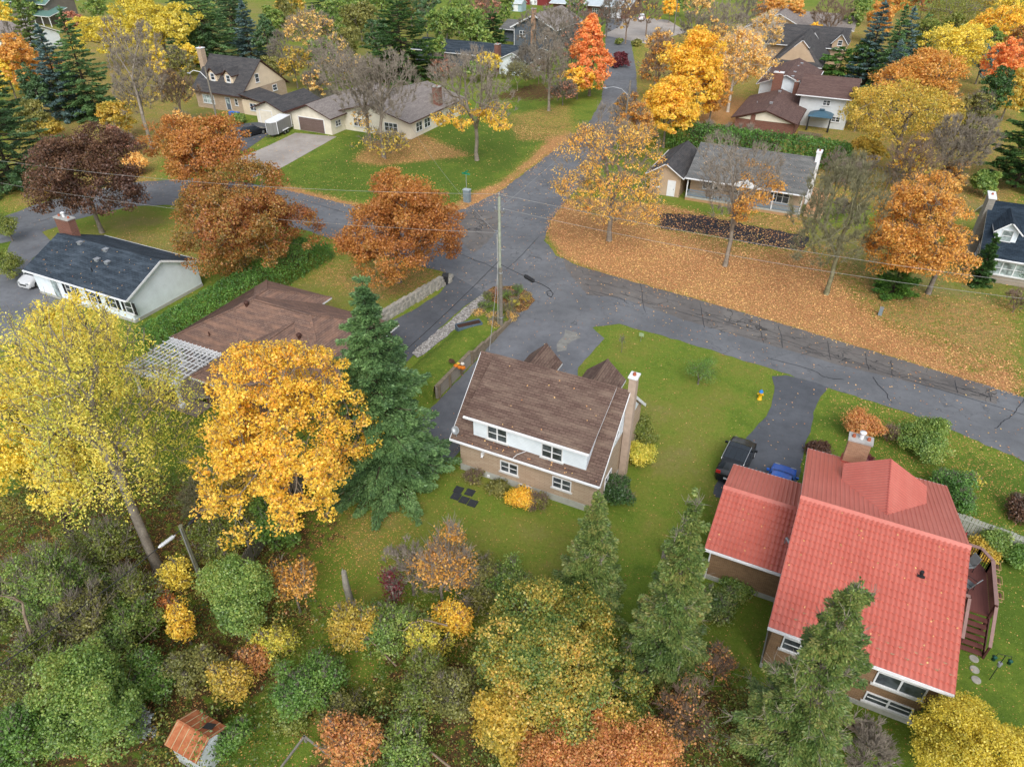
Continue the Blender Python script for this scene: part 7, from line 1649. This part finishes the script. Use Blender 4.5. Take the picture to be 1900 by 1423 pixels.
for i in range(6): b = MB(); x = -.9+i*.37; b.beam((x, -.95, 1.73), (x, 0, 2.27), .03, .03); b.beam((x, .95, 1.73), (x, 0, 2.27), .03, .03); b.build('seam', plain('pale_rusty_seam', srgb(176, 156, 120), .8), r)
b = MB(); b.beam((-.98, 0, 2.26), (1.0, 0, 2.26), .1, .03); b.build('ridge_cap', rt.mat, r)
for y0, y1 in ((-.6, -.01), (.01, .6)): b = MB(); b.box(.85, .88, y0, y1, .05, 1.7); dd_ = b.build('door', WS, t); b = MB(); b.box(.88, .91, (y0+y1)/2-.03+(.2 if y0 < 0 else -.2), (y0+y1)/2+.03+(.2 if y0 < 0 else -.2), .8, .95); b.build('handle', DARKMETAL, dd_)
o = MB(); o.obox((.45, .5, 2.06), (.22, .06, 0), (-.05, .18, -.1), (0, 0, .02)); o.build('roof_scrap', CHK, t)
t = thing('raised_bed_rail', 'low grey timber garden frame at the bottom edge', 'frame', gp(568, 1376))
q0 = gp(568, 1376); b = MB()
for p in ((520, 1440), (650, 1440)): q1 = gp(*p); b.beam((0, 0, .5), (q1.x-q0.x, q1.y-q0.y, .5), .08, .1)
b.build('top_rail', GREYWOOD, t); b = MB(); b.beam((0, 0, 0), (0, 0, .55), .1, .1); b.build('post', GREYWOOD, t)

# ------------------------------------------------------------------ pergola, patio, grill
PAV = brickmat('patio_pavers', srgb(146, 134, 124), srgb(120, 108, 100), srgb(88, 80, 74), w=.5, h=.3, ms=.02)
b = MB(); b.column([(-47.4, 28.3), (-42.2, 28.3), (-42.2, 33.6), (-47.4, 33.6)], 0, .22); o = b.build('patio', PAV, None); o['kind'] = 'structure'
b = MB(); b.column([(-42.19, 28.3), (-41.0, 28.3), (-41.0, 30.0), (-42.19, 30.0)], 0, .12); o = b.build('patio_step', PAV, None); o['kind'] = 'structure'
t = thing('pergola', 'white pergola with open rafters against the hip roofed house', 'pergola', (-45.2, 31, 0))
def Lp(x, y, z): return (x+45.2, y-31, z)
for x, y in ((-47.2, 28.6), (-42.8, 28.7), (-47.2, 33.0), (-42.8, 33.0)):
    b = MB(); a_ = Lp(x, y, .2); b.box(a_[0]-.11, a_[0]+.11, a_[1]-.11, a_[1]+.11, .2, 2.45); p_ = b.build('post', WHITE, t); b = MB(); b.box(a_[0]-.19, a_[0]+.19, a_[1]-.19, a_[1]+.19, .2, .55); b.build('post_base', WHITE, p_)
    for s in (-1, 1): b = MB(); b.beam((a_[0], a_[1], 1.9), (a_[0]+s*.5, a_[1], 2.42), .09, .09); b.build('brace', WHITE, p_)
for y in (28.55, 28.8, 32.9, 33.1): b = MB(); b.beam(Lp(-48, y, 2.5), Lp(-42.3, y, 2.5), .05, .2); b.build('beam', WHITE, t)
for i in range(13): x = -47.8+i*.44; b = MB(); b.beam(Lp(x, 28.0, 2.67), Lp(x, 33.4, 2.67), .05, .14); b.build('rafter', WHITE, t)
for i in range(8): y = 28.3+i*.68; b = MB(); b.beam(Lp(-48.1, y, 2.765), Lp(-42.2, y, 2.765), .05, .04); b.build('slat', WHITE, t)
t = thing('covered_grill', 'black covered grill standing under the pergola', 'grill', gp(316, 740, .2)); b = MB(); b.add([(-.62, -.35, 0), (.62, -.35, 0), (.66, .35, 0), (-.62, .4, 0), (-.5, -.3, .95), (.5, -.28, .95), (.5, .28, 1.1), (-.5, .3, 1.1)], [(3, 2, 1, 0), (4, 5, 6, 7), (0, 1, 5, 4), (1, 2, 6, 5), (2, 3, 7, 6), (3, 0, 4, 7)]); b.build('cover', BLACK, t)
t = thing('patio_bench', 'low slatted bench on the patio step beside the pergola', 'bench', gp(378, 742, .35), .5)
for k in range(4): b = MB(); b.box(-.75, .75, -.3+k*.16, -.17+k*.16, .36, .4); b.build('slat', GREYWOOD, t)
for s in (-1, 1): b = MB(); b.box(s*.6-.04, s*.6+.04, -.28, .3, -.1, .36); b.build('leg', GREYWOOD, t)

# ------------------------------------------------------------------ deck, stairs, table set at the red roofed house
DKB = siding('red_brown_deck', srgb(108, 66, 60), .14, True); DKR = plain('pale_mauve_rail', srgb(140, 112, 106), .7, var=.12); DKD = plain('dark_brown_rail', srgb(78, 46, 42), .7, var=.15)
t = thing('wooden_deck', 'red brown wooden deck with stairs at the right end of the red roofed house', 'deck', (11.5, 34, 0))
X = lambda x: x-11.5
Y = lambda y: y-34
b = MB(); b.column([(X(9.82), Y(33.2)), (X(12.75), Y(33.2)), (X(12.75), Y(36.7)), (X(12.2), Y(37.4)), (X(9.82), Y(37.4))], 1.2, 1.32); b.build('floor', DKB, t)
rl = [((12.75, 33.2), (12.75, 36.6)), ((12.75, 36.6), (12.2, 37.35)), ((12.2, 37.35), (9.9, 37.35)), ((9.9, 33.2), (11.5, 33.2))]
for (xa, ya), (xb, yb) in rl:
    b = MB(); A_, B_ = Vector((X(xa), Y(ya), 2.28)), Vector((X(xb), Y(yb), 2.28)); b.beam(A_, B_, .2, .05); b.build('handrail', DKR, t)
    b = MB(); n_ = max(3, int((B_-A_).length/.14))
    for k in range(n_+1): p = A_.lerp(B_, k/n_); b.box(p.x-.02, p.x+.02, p.y-.02, p.y+.02, 1.34, 2.25)
    b.build('balusters', DKD, t)
    for p in (A_, B_): b = MB(); b.box(p.x-.07, p.x+.07, p.y-.07, p.y+.07, 0, 2.27); b.build('post', DKD, t)
for k in range(6): b = MB(); y = 33.15-k*.3; b.box(X(11.55), X(12.7), Y(y-.3), Y(y), 1.05-k*.19, 1.11-k*.19); b.box(X(11.55), X(12.7), Y(y-.03), Y(y), .92-k*.19, 1.05-k*.19); b.build('stair_tread', DKB, t)
for x in (11.5, 12.78):
    b = MB(); b.beam((X(x), Y(33.2), 2.2), (X(x), Y(31.3), 1.0), .16, .05); b.build('handrail', DKR, t); b = MB(); b.beam((X(x), Y(33.2), 1.1), (X(x), Y(31.35), 0.0), .05, .28); b.build('stringer', DKD, t); b = MB(); b.box(X(x)-.05, X(x)+.05, Y(31.3), Y(31.4), 0, 1.02); b.build('post', DKD, t)
for k, y in enumerate((36.3, 35.2, 34.1)):
    tt = thing('rail_basket', ['upper', 'middle', 'lower'][k]+' wire flower basket hooked outside the deck rail', 'basket', (13.0, y, 2.0), 0, 'baskets on the deck rail')
    b = MB()
    for z in (0, .25): b.tube([(-.13, -.3, z), (.13, -.3, z), (.13, .3, z), (-.13, .3, z), (-.13, -.3, z)], .018, 5)
    b.build('frame', plain('tan_wire', srgb(176, 140, 100), .6), tt); b = MB(); b.ball((0, 0, .14), .1, .26, .1, 8); b.build('moss', plain('brown_moss', srgb(96, 70, 56), .9), tt)
t = thing('patio_table', 'round grey glass patio table on the wooden deck', 'table', (10.75, 35.4, 1.33)); b = MB(); b.cyl((0, 0, .7), (0, 0, .73), .55, n=20); b.build('table_top', plain('grey_glass', srgb(132, 138, 142), .2), t)
for a in range(4): b = MB(); b.beam((.15*math.cos(a*1.57), .15*math.sin(a*1.57), .7), (.4*math.cos(a*1.57), .4*math.sin(a*1.57), 0), .04, .04); b.build('leg', CHK, t)
def chair(label, x, y, rz):
    t = thing('patio_chair', label, 'chair', (x, y, 1.33), rz, 'chairs on the wooden deck'); M_ = plain('grey_sling', srgb(118, 122, 124), .8)
    b = MB(); b.obox((0, 0, .42), (.28, 0, 0), (0, .28, .02), (0, 0, .02)); b.build('seat', M_, t); b = MB(); b.obox((0, -.36, .75), (.28, 0, 0), (0, -.1, .32), (0, .02, .006)); b.build('backrest', M_, t)
    for s in (-1, 1):
        for yy in (-.25, .25): b = MB(); b.beam((s*.27, yy, .42), (s*.27, yy*1.15, 0), .03, .03); b.build('leg', CHK, t)
        b = MB(); b.tube([(s*.3, -.32, .66), (s*.3, .26, .66), (s*.3, .26, .42)], .02, 5); b.build('armrest', CHK, t)
chair('grey sling chair on the deck nearer the stairs', 11.6, 34.7, math.radians(55)); chair('grey sling chair on the deck beside the far rail', 11.6, 36.2, math.radians(125))
t = thing('patio_umbrella', 'closed dark red patio umbrella leaning on the deck', 'umbrella', (10.9, 36.6, 1.33)); b = MB(); b.cyl((0, 0, 0), (.1, .05, 2.4), .025, n=6); b.build('pole', DKD, t); b = MB(); b.lathe([(.05, 0), (.17, .1), (.13, .8), (.05, 1.4), (0, 1.5)], (.05, .02, .9), 9); b.build('canopy', plain('dark_red_cloth', srgb(140, 40, 38), .8), t)

# ------------------------------------------------------------------ crack sealant on the old lane, road edges
rs = random.Random(12); SEAL = plain('black_crack_sealant', srgb(56, 57, 61), .6, var=.1)
def ribbon(m, pts, w, z=.021):
    for a, b_ in zip(pts, pts[1:]):
        d = (b_-a)
        if d.length < .02: continue
        d.normalize(); n = Vector((-d.y, d.x, 0))*(w/2)*rs.uniform(.7, 1.3); A_, B_ = a-d*w*.3, b_+d*w*.3
        m.quad((A_.x-n.x, A_.y-n.y, z), (A_.x+n.x, A_.y+n.y, z), (B_.x+n.x, B_.y+n.y, z), (B_.x-n.x, B_.y-n.y, z))
def wig(a, b_, n, amp):
    a, b_ = Vector((a[0], a[1], 0)), Vector((b_[0], b_[1], 0)); d = b_-a; nn = Vector((-d.y, d.x, 0)).normalized(); o = 0; P3 = []
    for i in range(n+1): o = o*.7+rs.uniform(-amp, amp); P3.append(a+d*(i/n)+nn*(o if 0 < i < n else 0))
    return P3
m = MB(); z0_ = [0]
def seg(P3, w):
    z0_[0] = (z0_[0]+1) % 12; ribbon(m, P3, w, .021+z0_[0]*.0009)
lane = lambda s: (gp(1060+s*790, 478+s*248), gp(1075+s*780, 560+s*193))   # far edge, near edge of the old lane
for s in (.16, .3, .44, .485, .60, .69, .75, .9, .98):
    a, b_ = lane(s); seg(wig(a.lerp(b_, .14), a.lerp(b_, .86), 7, .07), .055)
for k in range(46):
    s = rs.uniform(.02, .95); e = s+rs.uniform(.03, .12); f = rs.uniform(.35, .8); a1, b1 = lane(s); a2, b2 = lane(min(1, e)); seg(wig(a1.lerp(b1, f), a2.lerp(b2, f+rs.uniform(-.12, .12)), 10, .14), rs.uniform(.025, .05))
for s0, e0 in ((.02, .14), (.3, .36), (.5, .66), (.6, .74)):
    for k in range(9):
        s = rs.uniform(s0, e0); a1, b1 = lane(s); f = rs.uniform(.3, .85); p = a1.lerp(b1, f); seg(wig(p, p+Vector((rs.uniform(-1.4, 1.4), rs.uniform(-.8, .8), 0)), 5, .12), .05)
for pts in (((1425, 665), (1500, 685), (1530, 700), (1565, 705)), ((1620, 700), (1640, 725), (1655, 748)), ((1900, 740), (1878, 770), (1845, 795)), ((1150, 545), (1300, 590), (1420, 620), (1600, 680), (1900, 770))):
    for a, b_ in zip(pts, pts[1:]): seg(wig(gp(*a), gp(*b_), 10, .07), .06)
for k in range(26):   # sealant tangles on the junction
    c = gp(rs.choice([880, 895, 870]), rs.choice([410, 425, 440])) if k < 16 else gp(1020+rs.uniform(-30, 20), 330+rs.uniform(-25, 30)); seg(wig(c, c+Vector((rs.uniform(-3, 3), rs.uniform(-2.2, 2.2), 0)), 7, .25), .06)
for pts in (((60, 415), (130, 395)), ((560, 372), (640, 395)), ((850, 470), (925, 500)), ((940, 500), (1000, 440))):
    seg(wig(gp(*pts[0]), gp(*pts[1]), 9, .1), .08)
o = m.build('road_crack_sealant', SEAL, None); o['kind'] = 'structure'

# ------------------------------------------------------------------ fallen leaves lying on grass, road and roofs: real small leaves
rng = np.random.default_rng(5)
def scatter(n, L, dens=None, zlo=.02, zhi=.05):
    P_ = ppoly(L); lo, hi = P_.min(0), P_.max(0); q = rng.uniform(lo, hi, (n, 2)); return q[inside(P_, q[:, 0], q[:, 1])]
def maskat(M, q):
    i = np.clip(np.searchsorted(GY, q[:, 1])-1, 0, len(GY)-2); j = np.clip(np.searchsorted(GX, q[:, 0])-1, 0, len(GX)-2); return M[i, j]
q = np.concatenate([rng.uniform((-110, 6), (40, 112), (420000, 2))]); dn = maskat(leafM, q)
q = q[rng.random(len(q)) < np.clip(dn*.42+.002, 0, .4)]
r_ = q[:, 0]*_cy+q[:, 1]*_sy; f_ = -q[:, 0]*_sy+q[:, 1]*_cy; dp = f_*_cp+CAMH*_sp; ux = FPX*r_/dp; q = q[(np.abs(ux) < 1050)]
# leaves lie on the shingle and metal roofs too
# leaves blown on to the carriageway near its edges and thinly across it
R1 = scatter(16000, [(839, 398), (1028, 280), (1052, 371), (1016, 420), (1065, 490), (1270, 549), (1900, 735), (1900, 858), (1547, 723), (1270, 635), (1103, 608), (845, 512)]); R1 = R1[rng.random(len(R1)) < .06]
R2 = scatter(70000, [(1052, 368), (1245, 385), (1480, 440), (1640, 590), (1900, 680), (1900, 740), (1719, 683), (1564, 636), (1429, 596), (1270, 550), (1136, 513), (1040, 478), (1014, 435), (1014, 405)]); R2 = R2[rng.random(len(R2)) < np.clip(.15+.55*maskat(leafM, R2), 0, .8)]
q = np.concatenate([q, R1, R2]); n = len(q); D = rdir(rng, n); D[:, 2] *= .15; N = rdir(rng, n)*.35+[0, 0, 1.]; s = rng.uniform(.08, .145, n)*np.clip((q[:, 1]+30)/75, .8, 1.6)
C = np.stack([q[:, 0], q[:, 1], rng.uniform(.03, .06, n)], 1)
LMAT['litter'] = leafmat('fallen_leaf_colours', [srgb(132, 80, 48), srgb(178, 116, 66), srgb(208, 152, 90), srgb(222, 176, 106), srgb(220, 184, 78)], scale=.15, mixn=.35, trans=.1)
o = mobj('fallen_leaves', leaf_mesh('fallen_leaves', kites(C, D, unit(N), s, s*.75), LMAT['litter']), None); o['kind'] = 'stuff'; o['label'] = 'orange and yellow fallen leaves lying on lawns and road edges'

def roof_leaves(x0, x1, y0, y1, z0, z1, n):
    x, y = rng.uniform(x0, x1, n), rng.uniform(y0, y1, n); z = z0+(z1-z0)*(y-y0)/(y1-y0)+.03; sl = (z1-z0)/(y1-y0)
    return np.stack([x, y, z], 1), np.tile([0, -sl, 1.], (n, 1))
cs_, ns_ = zip(roof_leaves(-19, -10.4, 31.95, 36.4, 5.22, 7.33, 16), roof_leaves(-20, -9.5, 31.75, 32.2, 3.05, 3.45, 30), roof_leaves(2, 9.9, 25.2, 32, 4.09, 6.58, 60), roof_leaves(-2.2, 2.0, 29.7, 33.4, 3.06, 4.36, 18), roof_leaves(-70.5, -57, 36.2, 40.5, 2.8, 4.7, 40), roof_leaves(-19, -4.6, 90.2, 96, 3.1, 5.75, 160))
C = np.concatenate(cs_); N = np.concatenate(ns_); n = len(C); s = rng.uniform(.08, .14, n)
o = mobj('fallen_leaves', leaf_mesh('roof_leaves', kites(C+N*.02, np.cross(N, rdir(rng, n)), unit(N+rdir(rng, n)*.25), s, s*.75), LMAT['litter']), None); o['kind'] = 'stuff'; o['label'] = 'few dry fallen leaves lying on the house roofs'

# short uneven turf standing up from the lawns near the houses
q = rng.uniform((-75, 14), (26, 82), (330000, 2)); ok = (maskat(dirtM, q) < .35) & (maskat(leafM, q) < .75)
for P_ in PAVED: ok &= ~inside(P_, q[:, 0], q[:, 1])
q = q[ok]; r_ = q[:, 0]*_cy+q[:, 1]*_sy; f_ = -q[:, 0]*_sy+q[:, 1]*_cy; ux = FPX*r_/(f_*_cp+CAMH*_sp); q = q[np.abs(ux) < 1080]
nz = np.sin(q[:, 0]*2.3+np.sin(q[:, 1]*1.7)*2)*np.sin(q[:, 1]*2.9+np.sin(q[:, 0]*1.1)*2); q = q[rng.random(len(q)) < .55+.4*nz]
n = len(q); D = rdir(rng, n)*.9+[0, 0, .8]; s = rng.uniform(.05, .11, n)*np.clip((q[:, 1]+25)/70, .8, 1.5)
C = np.stack([q[:, 0], q[:, 1], s*.28], 1)
LMAT['turf'] = leafmat('turf_blades', [srgb(70, 98, 26), srgb(98, 126, 34), srgb(128, 146, 50), srgb(150, 152, 74)], scale=.12, mixn=.5, trans=.25)
o = mobj('lawn_grass', leaf_mesh('lawn_grass', kites(C, D, unit(rdir(rng, n)+[0, 0, .6]), s, s*.5), LMAT['turf']), None); o['kind'] = 'stuff'; o['label'] = 'short uneven grass of the lawns around the houses'
